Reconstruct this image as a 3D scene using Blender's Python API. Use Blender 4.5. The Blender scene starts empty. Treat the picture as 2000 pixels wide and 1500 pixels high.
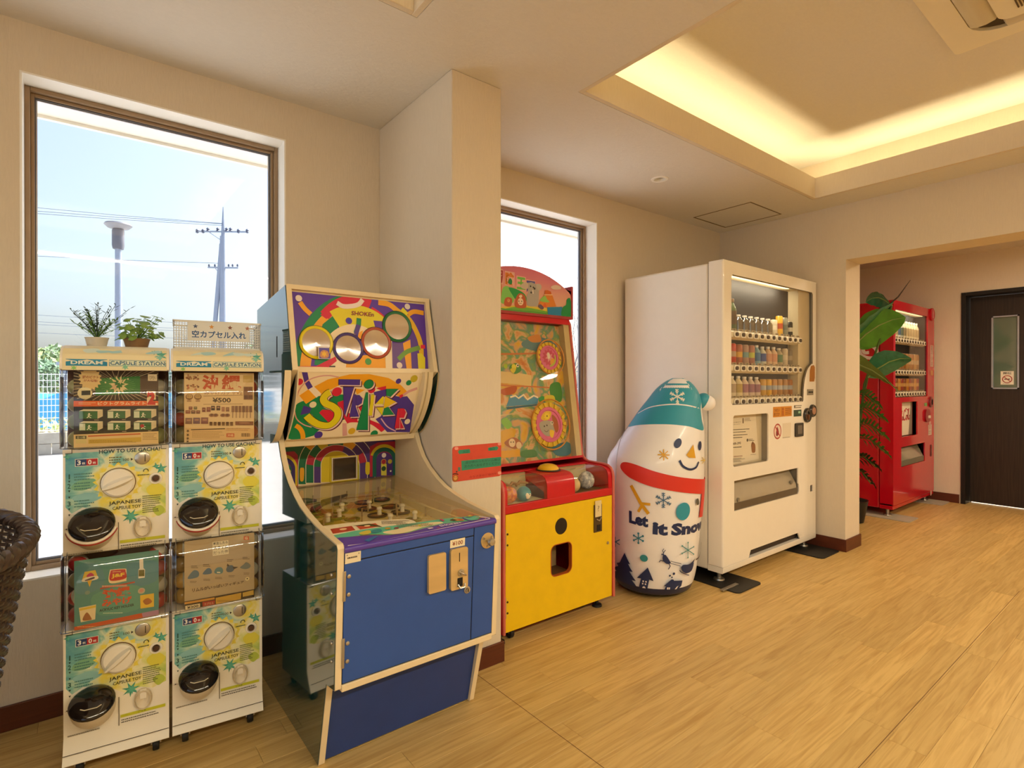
import bpy, bmesh, math, random
import numpy as np
from math import pi, sin, cos, radians, sqrt, atan2
from mathutils import Vector, Matrix
from mathutils.geometry import tessellate_polygon

S = bpy.context.scene
COL = S.collection
random.seed(11)
R = random.random


def U(a, b):
    return a + (b - a) * random.random()


# ------------------------------------------------------------------ camera, sky, sun, exposure
cam_data = bpy.data.cameras.new('camera')
cam_data.sensor_width = 36.0
cam_data.lens = 1072.065 / 2000 * 36.0
cam_data.clip_start = 0.05
cam_data.clip_end = 500
cam = bpy.data.objects.new('camera', cam_data)
COL.objects.link(cam)
_y, _p = radians(38.1919), radians(-0.1852)
cam.location = (0, 0, 1.15)
cam.rotation_euler = (pi / 2 + _p, 0, -_y)
S.camera = cam

S.view_settings.view_transform = 'Standard'
S.view_settings.look = 'None'
S.view_settings.gamma = 1
S.view_settings.exposure = 0.75
S.view_settings.use_curve_mapping = False
try:
    S.cycles.max_bounces = 10
    S.cycles.diffuse_bounces = 6
    S.cycles.glossy_bounces = 5
    S.cycles.transparent_max_bounces = 24
    S.cycles.transmission_bounces = 8
    S.cycles.caustics_reflective = False
    S.cycles.caustics_refractive = False
    S.cycles.sample_clamp_indirect = 6
    S.cycles.use_denoising = True
except Exception:
    pass

SKY_STRENGTH = 0.22
SUN_ENERGY = 7.5
COVE_POWER = 1.5       # watts per metre of strip
DOWN_POWER = 15.0
FILL_BAR_POWER = 36.0
WARM = (1.0, 0.80, 0.44)

world = bpy.data.worlds.new('sky_world')
S.world = world
world.use_nodes = True
wn = world.node_tree.nodes
wn.clear()
_sky = wn.new('ShaderNodeTexSky')
_sky.sky_type = 'NISHITA'
_sky.sun_disc = False
_sky.sun_elevation = radians(38)
_sky.sun_rotation = radians(72)
_sky.air_density = 1.0
_sky.dust_density = 5.0
_sky.ozone_density = 1.2
_bg = wn.new('ShaderNodeBackground')
_bg.inputs['Strength'].default_value = SKY_STRENGTH
_wo = wn.new('ShaderNodeOutputWorld')
_hz = wn.new('ShaderNodeMix')              # thin haze over the whole sky
_hz.data_type = 'RGBA'
_hz.inputs['Factor'].default_value = 0.25
_hz.inputs['B'].default_value = (2.25, 2.65, 3.0, 1)
world.node_tree.links.new(_sky.outputs[0], _hz.inputs['A'])
world.node_tree.links.new(_hz.outputs['Result'], _bg.inputs[0])
world.node_tree.links.new(_bg.outputs[0], _wo.inputs[0])

sun_d = bpy.data.lights.new('sun', 'SUN')
sun_d.energy = SUN_ENERGY
sun_d.color = (1.0, 0.96, 0.90)
sun_d.angle = radians(1.0)
sun = bpy.data.objects.new('sun', sun_d)
COL.objects.link(sun)
_az, _el = radians(76), radians(52)      # azimuth from the window normal (+Y) towards +X
_sd = Vector((sin(_az) * cos(_el), cos(_az) * cos(_el), sin(_el)))
sun.rotation_euler = (-_sd).to_track_quat('-Z', 'Y').to_euler()
sun.location = (20, 10, 20)


# ------------------------------------------------------------------ materials
def lin(h):
    if not isinstance(h, str):
        return tuple(h)[:3]
    h = h.lstrip('#')
    out = []
    for i in (0, 2, 4):
        c = int(h[i:i + 2], 16) / 255
        out.append(c / 12.92 if c <= 0.04045 else ((c + 0.055) / 1.055) ** 2.4)
    return tuple(out)


MATS = {}


def _new(name):
    m = bpy.data.materials.new(name)
    m.use_nodes = True
    nt = m.node_tree
    return m, nt, nt.nodes['Principled BSDF']


def mat(name, col='#ffffff', rough=0.5, metal=0.0, coat=0.0, spec=0.5, vary=0.04, vscale=18.0, bump=0.0, bscale=200.0, emit=None, es=0.0,
        trans=0.0, stretch=None, ior=1.45, sss=0.0):
    """principled material with a faint noise variation of colour and, if asked, a fine bump"""
    if name in MATS:
        return MATS[name]
    m, nt, b = _new(name)
    c = lin(col)
    N = nt.nodes
    L = nt.links
    b.inputs['Roughness'].default_value = rough
    b.inputs['Metallic'].default_value = metal
    b.inputs['Coat Weight'].default_value = coat
    b.inputs['Coat Roughness'].default_value = 0.06
    b.inputs['Specular IOR Level'].default_value = spec
    b.inputs['Transmission Weight'].default_value = trans
    b.inputs['IOR'].default_value = ior
    b.inputs['Base Color'].default_value = (*c, 1)
    if emit:
        b.inputs['Emission Color'].default_value = (*lin(emit), 1)
        b.inputs['Emission Strength'].default_value = es
    if vary or bump:
        tc = N.new('ShaderNodeTexCoord')
        mp = N.new('ShaderNodeMapping')
        if stretch:
            mp.inputs['Scale'].default_value = stretch
        L.new(tc.outputs['Object'], mp.inputs['Vector'])
    if vary:
        nz = N.new('ShaderNodeTexNoise')
        nz.inputs['Scale'].default_value = vscale
        nz.inputs['Detail'].default_value = 4
        L.new(mp.outputs[0], nz.inputs['Vector'])
        mr = N.new('ShaderNodeMapRange')
        mr.inputs['From Min'].default_value = 0.3
        mr.inputs['From Max'].default_value = 0.7
        mr.inputs['To Min'].default_value = 1 - vary
        mr.inputs['To Max'].default_value = 1 + vary
        L.new(nz.outputs[0], mr.inputs[0])
        mx = N.new('ShaderNodeVectorMath')
        mx.operation = 'SCALE'
        mx.inputs[0].default_value = c
        L.new(mr.outputs[0], mx.inputs['Scale'])
        L.new(mx.outputs[0], b.inputs['Base Color'])
    if bump:
        nb = N.new('ShaderNodeTexNoise')
        nb.inputs['Scale'].default_value = bscale
        nb.inputs['Detail'].default_value = 3
        L.new(mp.outputs[0], nb.inputs['Vector'])
        bp = N.new('ShaderNodeBump')
        bp.inputs['Strength'].default_value = bump
        bp.inputs['Distance'].default_value = 0.002
        L.new(nb.outputs[0], bp.inputs['Height'])
        L.new(bp.outputs[0], b.inputs['Normal'])
    MATS[name] = m
    return m


def ink(h, rough=0.42):
    return mat('ink_%s_%d' % (h.lstrip('#'), int(rough * 100)), h, rough=rough, vary=0.0)


def clear(name, tint='#ffffff', mix=0.9, rough=0.02, ior=1.45):
    """thin clear sheet: mostly transparent with a fresnel gloss"""
    if name in MATS:
        return MATS[name]
    m, nt, b = _new(name)
    N, L = nt.nodes, nt.links
    N.remove(b)
    out = [n for n in N if n.type == 'OUTPUT_MATERIAL'][0]
    t = N.new('ShaderNodeBsdfTransparent')
    t.inputs[0].default_value = (*lin(tint), 1)
    g = N.new('ShaderNodeBsdfGlossy')
    g.inputs['Roughness'].default_value = rough
    f = N.new('ShaderNodeLayerWeight')
    f.inputs['Blend'].default_value = 0.5
    pw = N.new('ShaderNodeMath')
    pw.operation = 'POWER'
    pw.inputs[1].default_value = 5.0
    L.new(f.outputs['Facing'], pw.inputs[0])
    mm = N.new('ShaderNodeMath')
    mm.operation = 'MULTIPLY_ADD'
    mm.inputs[1].default_value = 0.9
    mm.inputs[2].default_value = max(0.035, 1 - mix - 0.03)
    mm.use_clamp = True
    L.new(pw.outputs[0], mm.inputs[0])
    x = N.new('ShaderNodeMixShader')
    L.new(mm.outputs[0], x.inputs[0])
    L.new(t.outputs[0], x.inputs[1])
    L.new(g.outputs[0], x.inputs[2])
    L.new(x.outputs[0], out.inputs[0])
    MATS[name] = m
    return m


def ramp_mat(name, stops, scale=6.0, detail=4, rough=0.4, stretch=(1, 1, 1), grad=None, distort=0.6):
    """mottled print: noise (plus an optional linear gradient over object coords) through a colour ramp"""
    if name in MATS:
        return MATS[name]
    m, nt, b = _new(name)
    N, L = nt.nodes, nt.links
    b.inputs['Roughness'].default_value = rough
    tc = N.new('ShaderNodeTexCoord')
    mp = N.new('ShaderNodeMapping')
    mp.inputs['Scale'].default_value = stretch
    L.new(tc.outputs['Object'], mp.inputs['Vector'])
    nz = N.new('ShaderNodeTexNoise')
    nz.inputs['Scale'].default_value = scale
    nz.inputs['Detail'].default_value = detail
    nz.inputs['Distortion'].default_value = distort
    L.new(mp.outputs[0], nz.inputs['Vector'])
    src = nz.outputs[0]
    if grad:
        d = N.new('ShaderNodeVectorMath')
        d.operation = 'DOT_PRODUCT'
        d.inputs[1].default_value = grad[0]
        L.new(tc.outputs['Object'], d.inputs[0])
        a = N.new('ShaderNodeMath')
        a.operation = 'ADD'
        a.inputs[1].default_value = grad[1]
        L.new(d.outputs['Value'], a.inputs[0])
        a2 = N.new('ShaderNodeMath')
        a2.operation = 'MULTIPLY_ADD'
        a2.inputs[1].default_value = grad[2]
        L.new(nz.outputs[0], a2.inputs[0])
        L.new(a.outputs[0], a2.inputs[2])
        src = a2.outputs[0]
    cr = N.new('ShaderNodeValToRGB')
    el = cr.color_ramp.elements
    while len(el) < len(stops):
        el.new(0.5)
    for e, (p, h) in zip(el, stops):
        e.position = p
        e.color = (*lin(h), 1)
    L.new(src, cr.inputs[0])
    L.new(cr.outputs[0], b.inputs['Base Color'])
    MATS[name] = m
    return m


# ------------------------------------------------------------------ objects, parts, labels
def tag(o, label=None, cat=None, group=None, kind=None):
    if label:
        o['label'] = label
    if cat:
        o['category'] = cat
    if group:
        o['group'] = group
    if kind:
        o['kind'] = kind
    return o


def thing(name, label, cat, loc=(0, 0, 0), rz=0.0, group=None):
    o = bpy.data.objects.new(name, None)
    o.empty_display_size = 0.1
    COL.objects.link(o)
    o.location = loc
    o.rotation_euler = (0, 0, rz)
    return tag(o, label, cat, group)


def dup(o, loc=None, rz=None, label=None, parent=None):
    c = o.copy()
    COL.objects.link(c)
    if parent is not None:
        c.parent = parent
    if loc is not None:
        c.location = loc
    if rz is not None:
        c.rotation_euler = (0, 0, rz)
    if label:
        c['label'] = label
    for ch in list(o.children):
        dup(ch, parent=c)
    return c


class MB:
    """collects shapes (world or local coordinates) and links them as ONE mesh object"""

    def __init__(s, off=(0, 0, 0)):
        s.v, s.f, s.m, s.mats = [], [], [], []
        s.off = Vector(off)

    def _mi(s, m):
        if m not in s.mats:
            s.mats.append(m)
        return s.mats.index(m)

    def add(s, vs, fs, m):
        n = len(s.v)
        k = s._mi(m)
        s.v.extend([tuple(Vector(p) - s.off) for p in vs])
        for f in fs:
            s.f.append([i + n for i in f])
            s.m.append(k)
        return s

    def box(s, a, b, m):
        x0, x1 = sorted((a[0], b[0]))
        y0, y1 = sorted((a[1], b[1]))
        z0, z1 = sorted((a[2], b[2]))
        vs = [(x0, y0, z0), (x1, y0, z0), (x1, y1, z0), (x0, y1, z0), (x0, y0, z1), (x1, y0, z1), (x1, y1, z1), (x0, y1, z1)]
        return s.add(vs, [(0, 3, 2, 1), (4, 5, 6, 7), (0, 1, 5, 4), (1, 2, 6, 5), (2, 3, 7, 6), (3, 0, 4, 7)], m)

    def prism(s, pts, O, A, B, Nn, d0, d1, m, m_side=None):
        """polygon pts in the (A,B) plane at O, extruded along Nn from d0 to d1"""
        O, A, B, Nn = Vector(O), Vector(A), Vector(B), Vector(Nn)
        ar = sum(pts[i][0] * pts[(i + 1) % len(pts)][1] - pts[(i + 1) % len(pts)][0] * pts[i][1] for i in range(len(pts)))
        flip = (ar * A.cross(B).dot(Nn) * (1 if d1 > d0 else -1)) < 0
        if flip:
            pts = pts[::-1]
        n = len(pts)
        vs = [O + A * p[0] + B * p[1] + Nn * d0 for p in pts] + [O + A * p[0] + B * p[1] + Nn * d1 for p in pts]
        s.add(vs, [tuple(range(n))[::-1], tuple(range(n, 2 * n))], m)
        s.add(vs, [(i, (i + 1) % n, n + (i + 1) % n, n + i) for i in range(n)], m_side or m)
        return s

    def plate(s, outer, holes, O, A, B, Nn, d0, d1, m, m_side=None):
        """flat plate with holes, thickness d0..d1 along Nn"""
        O, A, B, Nn = Vector(O), Vector(A), Vector(B), Vector(Nn)
        loops = [outer] + holes
        tri = tessellate_polygon([[Vector((p[0], p[1], 0)) for p in lp] for lp in loops])
        flat = [p for lp in loops for p in lp]
        for d in (d0, d1):
            s.add([O + A * p[0] + B * p[1] + Nn * d for p in flat], tri, m)
        for lp in loops:
            n = len(lp)
            vs = [O + A * p[0] + B * p[1] + Nn * d0 for p in lp] + [O + A * p[0] + B * p[1] + Nn * d1 for p in lp]
            s.add(vs, [(i, (i + 1) % n, n + (i + 1) % n, n + i) for i in range(n)], m_side or m)
        return s

    def cyl(s, p0, p1, r0, m, r1=None, n=20, caps=True):
        p0, p1 = Vector(p0), Vector(p1)
        r1 = r0 if r1 is None else r1
        d = (p1 - p0).normalized()
        a = d.orthogonal().normalized()
        b = d.cross(a)
        vs = []
        for p, r in ((p0, r0), (p1, r1)):
            for i in range(n):
                t = 2 * pi * i / n
                vs.append(p + a * cos(t) * r + b * sin(t) * r)
        fs = [(i, (i + 1) % n, n + (i + 1) % n, n + i) for i in range(n)]
        if caps:
            fs += [tuple(range(n))[::-1], tuple(range(n, 2 * n))]
        return s.add(vs, fs, m)

    def tube(s, path, r, m, n=8, closed=False, rs=None):
        path = [Vector(p) for p in path]
        k = len(path)
        vs = []
        prev = None
        for i, p in enumerate(path):
            if closed:
                d = path[(i + 1) % k] - path[i - 1]
            else:
                d = path[min(i + 1, k - 1)] - path[max(i - 1, 0)]
            d.normalize()
            if prev is None:
                a = d.orthogonal().normalized()
            else:
                a = (prev - d * prev.dot(d))
                a = a.normalized() if a.length > 1e-6 else d.orthogonal().normalized()
            prev = a
            b = d.cross(a)
            rr = rs[i] if rs else r
            for j in range(n):
                t = 2 * pi * j / n
                vs.append(p + a * cos(t) * rr + b * sin(t) * rr)
        fs = []
        for i in range(k if closed else k - 1):
            i2 = (i + 1) % k
            for j in range(n):
                fs.append((i * n + j, i * n + (j + 1) % n, i2 * n + (j + 1) % n, i2 * n + j))
        if not closed:
            fs += [tuple(range(n))[::-1], tuple((k - 1) * n + j for j in range(n))]
        return s.add(vs, fs, m)

    def lathe(s, prof, O, m, n=24, axis=(0, 0, 1), caps=True, sx=1.0, sy=1.0):
        """prof = [(r, h)...] around axis through O"""
        O = Vector(O)
        d = Vector(axis).normalized()
        if abs(d.z) > 0.99:
            a, b = Vector((1, 0, 0)), Vector((0, 1, 0)) * (1 if d.z > 0 else -1)
        else:
            a = Vector((0, 0, 1)).cross(d).normalized()
            b = d.cross(a)
        vs, fs = [], []
        for r, h in prof:
            for j in range(n):
                t = 2 * pi * j / n
                vs.append(O + d * h + a * cos(t) * r * sx + b * sin(t) * r * sy)
        for i in range(len(prof) - 1):
            for j in range(n):
                fs.append((i * n + j, i * n + (j + 1) % n, (i + 1) * n + (j + 1) % n, (i + 1) * n + j))
        if caps:
            if prof[0][0] > 1e-5:
                fs.append(tuple(range(n))[::-1])
            if prof[-1][0] > 1e-5:
                fs.append(tuple((len(prof) - 1) * n + j for j in range(n)))
        return s.add(vs, fs, m)

    def ball(s, c, r, m, n=16, k=10, sc=(1, 1, 1), rot=None, h0=-1.0, h1=1.0):
        c = Vector(c)
        vs, fs = [], []
        t0, t1 = math.asin(h0), math.asin(h1)
        for i in range(k + 1):
            t = t0 + (t1 - t0) * i / k
            for j in range(n):
                p = 2 * pi * j / n
                v = Vector((cos(t) * cos(p) * r * sc[0], cos(t) * sin(p) * r * sc[1], sin(t) * r * sc[2]))
                if rot:
                    v = rot @ v
                vs.append(c + v)
        for i in range(k):
            for j in range(n):
                fs.append((i * n + j, i * n + (j + 1) % n, (i + 1) * n + (j + 1) % n, (i + 1) * n + j))
        return s.add(vs, fs, m)

    def quad(s, a, b, c, d, m):
        return s.add([a, b, c, d], [(0, 1, 2, 3)], m)

    def build(s, name, parent=None, bevel=0.0, smooth=True, ang=35, label=None, kind=None, loc=None, seg=2):
        me = bpy.data.meshes.new(name)
        me.from_pydata(s.v, [], s.f)
        for m in s.mats:
            me.materials.append(m)
        me.polygons.foreach_set('material_index', s.m)
        me.update()
        if smooth:
            me.polygons.foreach_set('use_smooth', [True] * len(me.polygons))
            me.set_sharp_from_angle(angle=radians(ang))
        o = bpy.data.objects.new(name, me)
        COL.objects.link(o)
        if parent is not None:
            o.parent = parent
        if loc is not None:
            o.location = loc
        if bevel:
            b = o.modifiers.new('bevel', 'BEVEL')
            b.width = bevel
            b.segments = seg
            b.limit_method = 'ANGLE'
            b.angle_limit = radians(40)
            b.harden_normals = False
        if label:
            o['label'] = label
        if kind:
            o['kind'] = kind
        return o


def rrect(x0, y0, x1, y1, r, n=5):
    """rounded rectangle outline"""
    r = min(r, (x1 - x0) / 2 - 1e-5, (y1 - y0) / 2 - 1e-5)
    out = []
    for cx, cy, a in ((x1 - r, y0 + r, -90), (x1 - r, y1 - r, 0), (x0 + r, y1 - r, 90), (x0 + r, y0 + r, 180)):
        for i in range(n + 1):
            t = radians(a + 90 * i / n)
            out.append((cx + cos(t) * r, cy + sin(t) * r))
    return out


def ell(cx, cy, rx, ry=None, n=28, a0=0, a1=360):
    ry = rx if ry is None else ry
    full = abs(a1 - a0) >= 359.9
    return [(cx + cos(radians(a0 + (a1 - a0) * i / (n if full else n - 1))) * rx,
             cy + sin(radians(a0 + (a1 - a0) * i / (n if full else n - 1))) * ry) for i in range(n)]


def spline(pts, k=6, closed=False):
    """Catmull-Rom through pts (2-D or 3-D)"""
    P = [np.array(p, float) for p in pts]
    n = len(P)
    out = []
    rng = range(n if closed else n - 1)
    for i in rng:
        p1, p2 = P[i], P[(i + 1) % n]
        p0 = P[i - 1] if (closed or i > 0) else 2 * p1 - p2
        p3 = P[(i + 2) % n] if (closed or i + 2 < n) else 2 * p2 - p1
        for j in range(k):
            t = j / k
            out.append(tuple(0.5 * ((2 * p1) + (p2 - p0) * t + (2 * p0 - 5 * p1 + 4 * p2 - p3) * t * t + (3 * p1 - p0 - 3 * p2 + p3) * t ** 3)))
    if not closed:
        out.append(tuple(P[-1]))
    return out


# ------------------------------------------------------------------ flat print (lettering, labels, pictures)
_TXT = {}


def text_mesh(t, bold):
    key = (t, bold)
    if key in _TXT:
        return _TXT[key]
    c = bpy.data.curves.new('lettering', 'FONT')
    c.body = t
    c.resolution_u = 2
    c.offset = bold
    o = bpy.data.objects.new('lettering', c)
    COL.objects.link(o)
    dg = bpy.context.evaluated_depsgraph_get()
    me = bpy.data.meshes.new_from_object(o.evaluated_get(dg))
    vs = [(v.co.x, v.co.y) for v in me.vertices]
    fs = [tuple(p.vertices) for p in me.polygons]
    bpy.data.objects.remove(o)
    bpy.data.curves.remove(c)
    bpy.data.meshes.remove(me)
    xs = [v[0] for v in vs] or [0]
    ys = [v[1] for v in vs] or [0]
    _TXT[key] = (vs, fs, (min(xs), min(ys), max(xs), max(ys)))
    return _TXT[key]


def homography(src, dst):
    A, b = [], []
    for (x, y), (u, v) in zip(src, dst):
        A.append([x, y, 1, 0, 0, 0, -u * x, -u * y])
        b.append(u)
        A.append([0, 0, 0, x, y, 1, -v * x, -v * y])
        b.append(v)
    return np.append(np.linalg.solve(np.array(A, float), np.array(b, float)), 1).reshape(3, 3)


class Art:
    """layered flat print; local x to the right, y up, z out of the surface. quad/rect: measured corners of a print -> its true size"""

    def __init__(s, quad=None, rect=None, eps=0.00005, clip=None):
        s.H = homography(quad, rect) if quad else None
        s.v, s.f, s.m, s.mats = [], [], [], []
        s.z = 0.0001
        s.eps = eps
        s.clip = clip

    def T(s, p):
        if s.H is None:
            return (p[0], p[1])
        w = s.H @ np.array([p[0], p[1], 1.0])
        return (w[0] / w[2], w[1] / w[2])

    def sc(s, x, y):
        if s.H is None:
            return 1.0
        a, b, c = s.T((x, y)), s.T((x + 1, y)), s.T((x, y + 1))
        return sqrt(abs((b[0] - a[0]) * (c[1] - a[1]) - (b[1] - a[1]) * (c[0] - a[0])))

    def _c(s, p):
        if s.clip:
            x0, y0, x1, y1 = s.clip
            return (min(max(p[0], x0), x1), min(max(p[1], y0), y1))
        return p

    def raw(s, pts, faces, c):
        m = ink(c) if isinstance(c, str) else c
        if m not in s.mats:
            s.mats.append(m)
        k = s.mats.index(m)
        n = len(s.v)
        s.z += s.eps
        s.v.extend([(*s._c(p), s.z) for p in pts])
        for f in faces:
            s.f.append([i + n for i in f])
            s.m.append(k)
        return s

    def poly(s, pts, c):
        q = [s.T(p) for p in pts]
        ar = sum(q[i][0] * q[(i + 1) % len(q)][1] - q[(i + 1) % len(q)][0] * q[i][1] for i in range(len(q)))
        if ar < 0:
            q = q[::-1]
        return s.raw(q, [tuple(range(len(q)))], c)

    def rect(s, x0, y0, x1, y1, c):
        return s.poly([(x0, y0), (x1, y0), (x1, y1), (x0, y1)], c)

    def circ(s, x, y, r, c, ry=None, n=22):
        k = s.sc(x, y)
        cx, cy = s.T((x, y))
        return s.raw(ell(cx, cy, r * k, (ry or r) * k, n), [tuple(range(n))], c)

    def blob(s, pts, c, k=5):
        return s.poly(spline(pts, k, True), c)

    def line(s, pts, w, c, smooth=False, closed=False):
        if smooth:
            pts = spline(pts, 6, closed)
        if closed:
            pts = list(pts) + [pts[0]]
        k = s.sc(*pts[0])
        q = [np.array(s.T(p)) for p in pts]
        a, b = [], []
        for i, p in enumerate(q):
            d = q[min(i + 1, len(q) - 1)] - q[max(i - 1, 0)]
            l = np.linalg.norm(d) or 1
            nrm = np.array([-d[1], d[0]]) / l
            ww = (w[0] + (w[1] - w[0]) * i / (len(q) - 1)) if isinstance(w, tuple) else w
            a.append(tuple(p + nrm * ww * k / 2))
            b.append(tuple(p - nrm * ww * k / 2))
        n = len(q)
        return s.raw(a + b, [(n + i, n + i + 1, i + 1, i) for i in range(n - 1)], c)

    def arc(s, cx, cy, r, w, a0, a1, c, ry=None, n=20):
        ry = r if ry is None else ry
        return s.line([(cx + cos(radians(a0 + (a1 - a0) * i / n)) * r, cy + sin(radians(a0 + (a1 - a0) * i / n)) * ry) for i in range(n + 1)], w, c)

    def star(s, x, y, r0, r1, n, c, rot=90):
        return s.poly([(x + cos(radians(rot + 180 * i / n)) * (r0 if i % 2 == 0 else r1), y + sin(radians(rot + 180 * i / n)) * (r0 if i % 2 == 0 else r1)) for i in range(2 * n)], c)

    def text(s, t, quad, c, bold=0.0, outline=None, ow=0.03):
        """lettering fitted in a box: quad = (x0,y0,x1,y1) with (x0,y0) the lower-left, or four corners ll, lr, ur, ul"""
        if len(quad) == 4 and not hasattr(quad[0], '__len__'):
            x0, y0, x1, y1 = quad
            quad = [(x0, y0), (x1, y0), (x1, y1), (x0, y1)]
        Q = [np.array(s.T(p)) for p in quad]
        if outline:
            s._txt(t, Q, outline, bold + ow, text_mesh(t, bold)[2])
        return s._txt(t, Q, c, bold)

    def _txt(s, t, Q, c, bold, bb=None):
        vs, fs, b0 = text_mesh(t, bold)
        bb = bb or b0
        w, h = (bb[2] - bb[0]) or 1, (bb[3] - bb[1]) or 1
        out = []
        for x, y in vs:
            u, v = (x - bb[0]) / w, (y - bb[1]) / h
            p = Q[0] * (1 - u) * (1 - v) + Q[1] * u * (1 - v) + Q[2] * u * v + Q[3] * (1 - u) * v
            out.append(tuple(p))
        return s.raw(out, fs, c)

    def scrib(s, x0, y0, x1, y1, rows, c, fill=0.75, seg=9, rnd=None):
        """rows of print too small to read, as broken fine lines"""
        rg = rnd or random
        for i in range(rows):
            y = y0 + (y1 - y0) * (i + 0.5) / rows
            h = abs(y1 - y0) / rows * 0.42
            x = x0
            end = x0 + (x1 - x0) * rg.uniform(0.7, 1.0)
            pts, fs = [], []
            while abs(x - x0) < abs(end - x0):
                w = (x1 - x0) / seg * rg.uniform(0.3, 1.0)
                xe = x + w * fill
                n = len(pts)
                pts += [s.T((x, y - h / 2)), s.T((xe, y - h / 2)), s.T((xe, y + h / 2)), s.T((x, y + h / 2))]
                fs.append((n, n + 1, n + 2, n + 3))
                x += w
            s.raw(pts, fs, c)
        return s

    def build(s, name, parent, O=(0, 0, 0), X=(1, 0, 0), Y=(0, 0, 1), label=None, fn=None, cut=0, lim=0.035):
        """place on the surface: O origin, X right, Y up (parent's space); fn maps (x,y,z)->point for curved surfaces"""
        me = bpy.data.meshes.new(name)
        zm = min(1.0, 0.003 / max(s.z, 1e-6)) if s.H is not None else 1.0
        v, f, m = [(p[0], p[1], p[2] * zm) for p in s.v], s.f, s.m
        me.from_pydata(v, [], f)
        for mm in s.mats:
            me.materials.append(mm)
        me.polygons.foreach_set('material_index', m)
        if fn:
            bm = bmesh.new()
            bm.from_mesh(me)
            bmesh.ops.triangulate(bm, faces=bm.faces[:])
            for _ in range(cut):
                ed = [e for e in bm.edges if e.calc_length() > lim]
                if not ed:
                    break
                bmesh.ops.subdivide_edges(bm, edges=ed, cuts=1, use_grid_fill=False)
                bmesh.ops.triangulate(bm, faces=[x for x in bm.faces if len(x.verts) > 3])
            for vv in bm.verts:
                vv.co = fn(vv.co.x, vv.co.y, vv.co.z)
            bm.to_mesh(me)
            bm.free()
        me.update()
        o = bpy.data.objects.new(name, me)
        COL.objects.link(o)
        o.parent = parent
        if not fn:
            X, Y = Vector(X).normalized(), Vector(Y).normalized()
            Z = X.cross(Y).normalized()
            M = Matrix((X, Y, Z)).transposed().to_4x4()
            M.translation = Vector(O)
            o.matrix_basis = M
        if label:
            o['label'] = label
        return o

# ================================================================== THE ROOM
D, CZ = 2.454, 2.356            # window wall plane, ceiling height
BX, BT = 4.072, 0.24            # back wall plane and thickness
FX = 6.563                      # far wall of the next room
NX, NY = -2.3, -3.6             # walls behind the camera
P0, P1, PY = 1.125, 1.363, 1.804
W1 = (-0.157, 0.695, 0.482, 2.190)
W2 = (1.780, 2.631, 0.482, 2.182)


def paper(name, col, sc, strength, bump_scale=1.0, vary=0.03):
    m, nt, b = _new(name)
    N, L = nt.nodes, nt.links
    b.inputs['Roughness'].default_value = 0.85
    b.inputs['Specular IOR Level'].default_value = 0.25
    tc = N.new('ShaderNodeTexCoord')
    mp = N.new('ShaderNodeMapping')
    mp.inputs['Scale'].default_value = sc
    L.new(tc.outputs['Object'], mp.inputs['Vector'])
    nz = N.new('ShaderNodeTexNoise')
    nz.inputs['Scale'].default_value = bump_scale
    nz.inputs['Detail'].default_value = 3
    nz.inputs['Distortion'].default_value = 0.8
    L.new(mp.outputs[0], nz.inputs['Vector'])
    bp = N.new('ShaderNodeBump')
    bp.inputs['Strength'].default_value = strength
    bp.inputs['Distance'].default_value = 0.003
    L.new(nz.outputs[0], bp.inputs['Height'])
    L.new(bp.outputs[0], b.inputs['Normal'])
    mr = N.new('ShaderNodeMapRange')
    mr.inputs['To Min'].default_value = 1 - vary
    mr.inputs['To Max'].default_value = 1 + vary
    L.new(nz.outputs[0], mr.inputs[0])
    sx = N.new('ShaderNodeVectorMath')
    sx.operation = 'SCALE'
    sx.inputs[0].default_value = lin(col)
    L.new(mr.outputs[0], sx.inputs['Scale'])
    L.new(sx.outputs[0], b.inputs['Base Color'])
    return m


M_wall = paper('wallpaper', '#d9cdb8', (170, 170, 22), 0.35, vary=0.05)
M_ceil = paper('ceiling_paper', '#dbd7d0', (42, 90, 60), 0.45, vary=0.04)
M_base = mat('dark_wood_skirting', '#5a2a16', rough=0.4, vary=0.15, vscale=9, stretch=(1, 1, 12))
M_white = mat('white_paint', '#f1efe9', rough=0.45, vary=0.01)
M_bronze = mat('bronze_aluminium', '#9c8468', rough=0.4, metal=0.2, vary=0.03)
M_dark = mat('dark_gap', '#14110f', rough=0.7, vary=0)
M_gasket = mat('grey_gasket', '#57585f', rough=0.5, vary=0)
M_alu = mat('pale_aluminium', '#b9bac2', rough=0.32, metal=0.6, vary=0.02)
M_glass = clear('window_glass', '#fbfdff', 0.93)

# floor: a slab with separate vinyl-wood planks laid on it along the length of the room
Mp, _nt, _b = _new('wood_plank')
_N, _L = _nt.nodes, _nt.links
_tc = _N.new('ShaderNodeTexCoord')
_oi = _N.new('ShaderNodeObjectInfo')
_rv = _N.new('ShaderNodeVectorMath')
_rv.operation = 'SCALE'
_rv.inputs[0].default_value = (37.0, 11.0, 5.0)
_L.new(_oi.outputs['Random'], _rv.inputs['Scale'])
_ad = _N.new('ShaderNodeVectorMath')
_L.new(_tc.outputs['Object'], _ad.inputs[0])
_L.new(_rv.outputs[0], _ad.inputs[1])
_mp = _N.new('ShaderNodeMapping')
_mp.inputs['Scale'].default_value = (1.6, 26, 26)
_L.new(_ad.outputs[0], _mp.inputs['Vector'])
_nz = _N.new('ShaderNodeTexNoise')
_nz.inputs['Scale'].default_value = 2.2
_nz.inputs['Detail'].default_value = 6
_nz.inputs['Distortion'].default_value = 1.1
_L.new(_mp.outputs[0], _nz.inputs['Vector'])
_cr = _N.new('ShaderNodeValToRGB')
_cr.color_ramp.elements[0].position = 0.27
_cr.color_ramp.elements[0].color = (*lin('#b38e4e'), 1)
_cr.color_ramp.elements[1].position = 0.62
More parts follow.
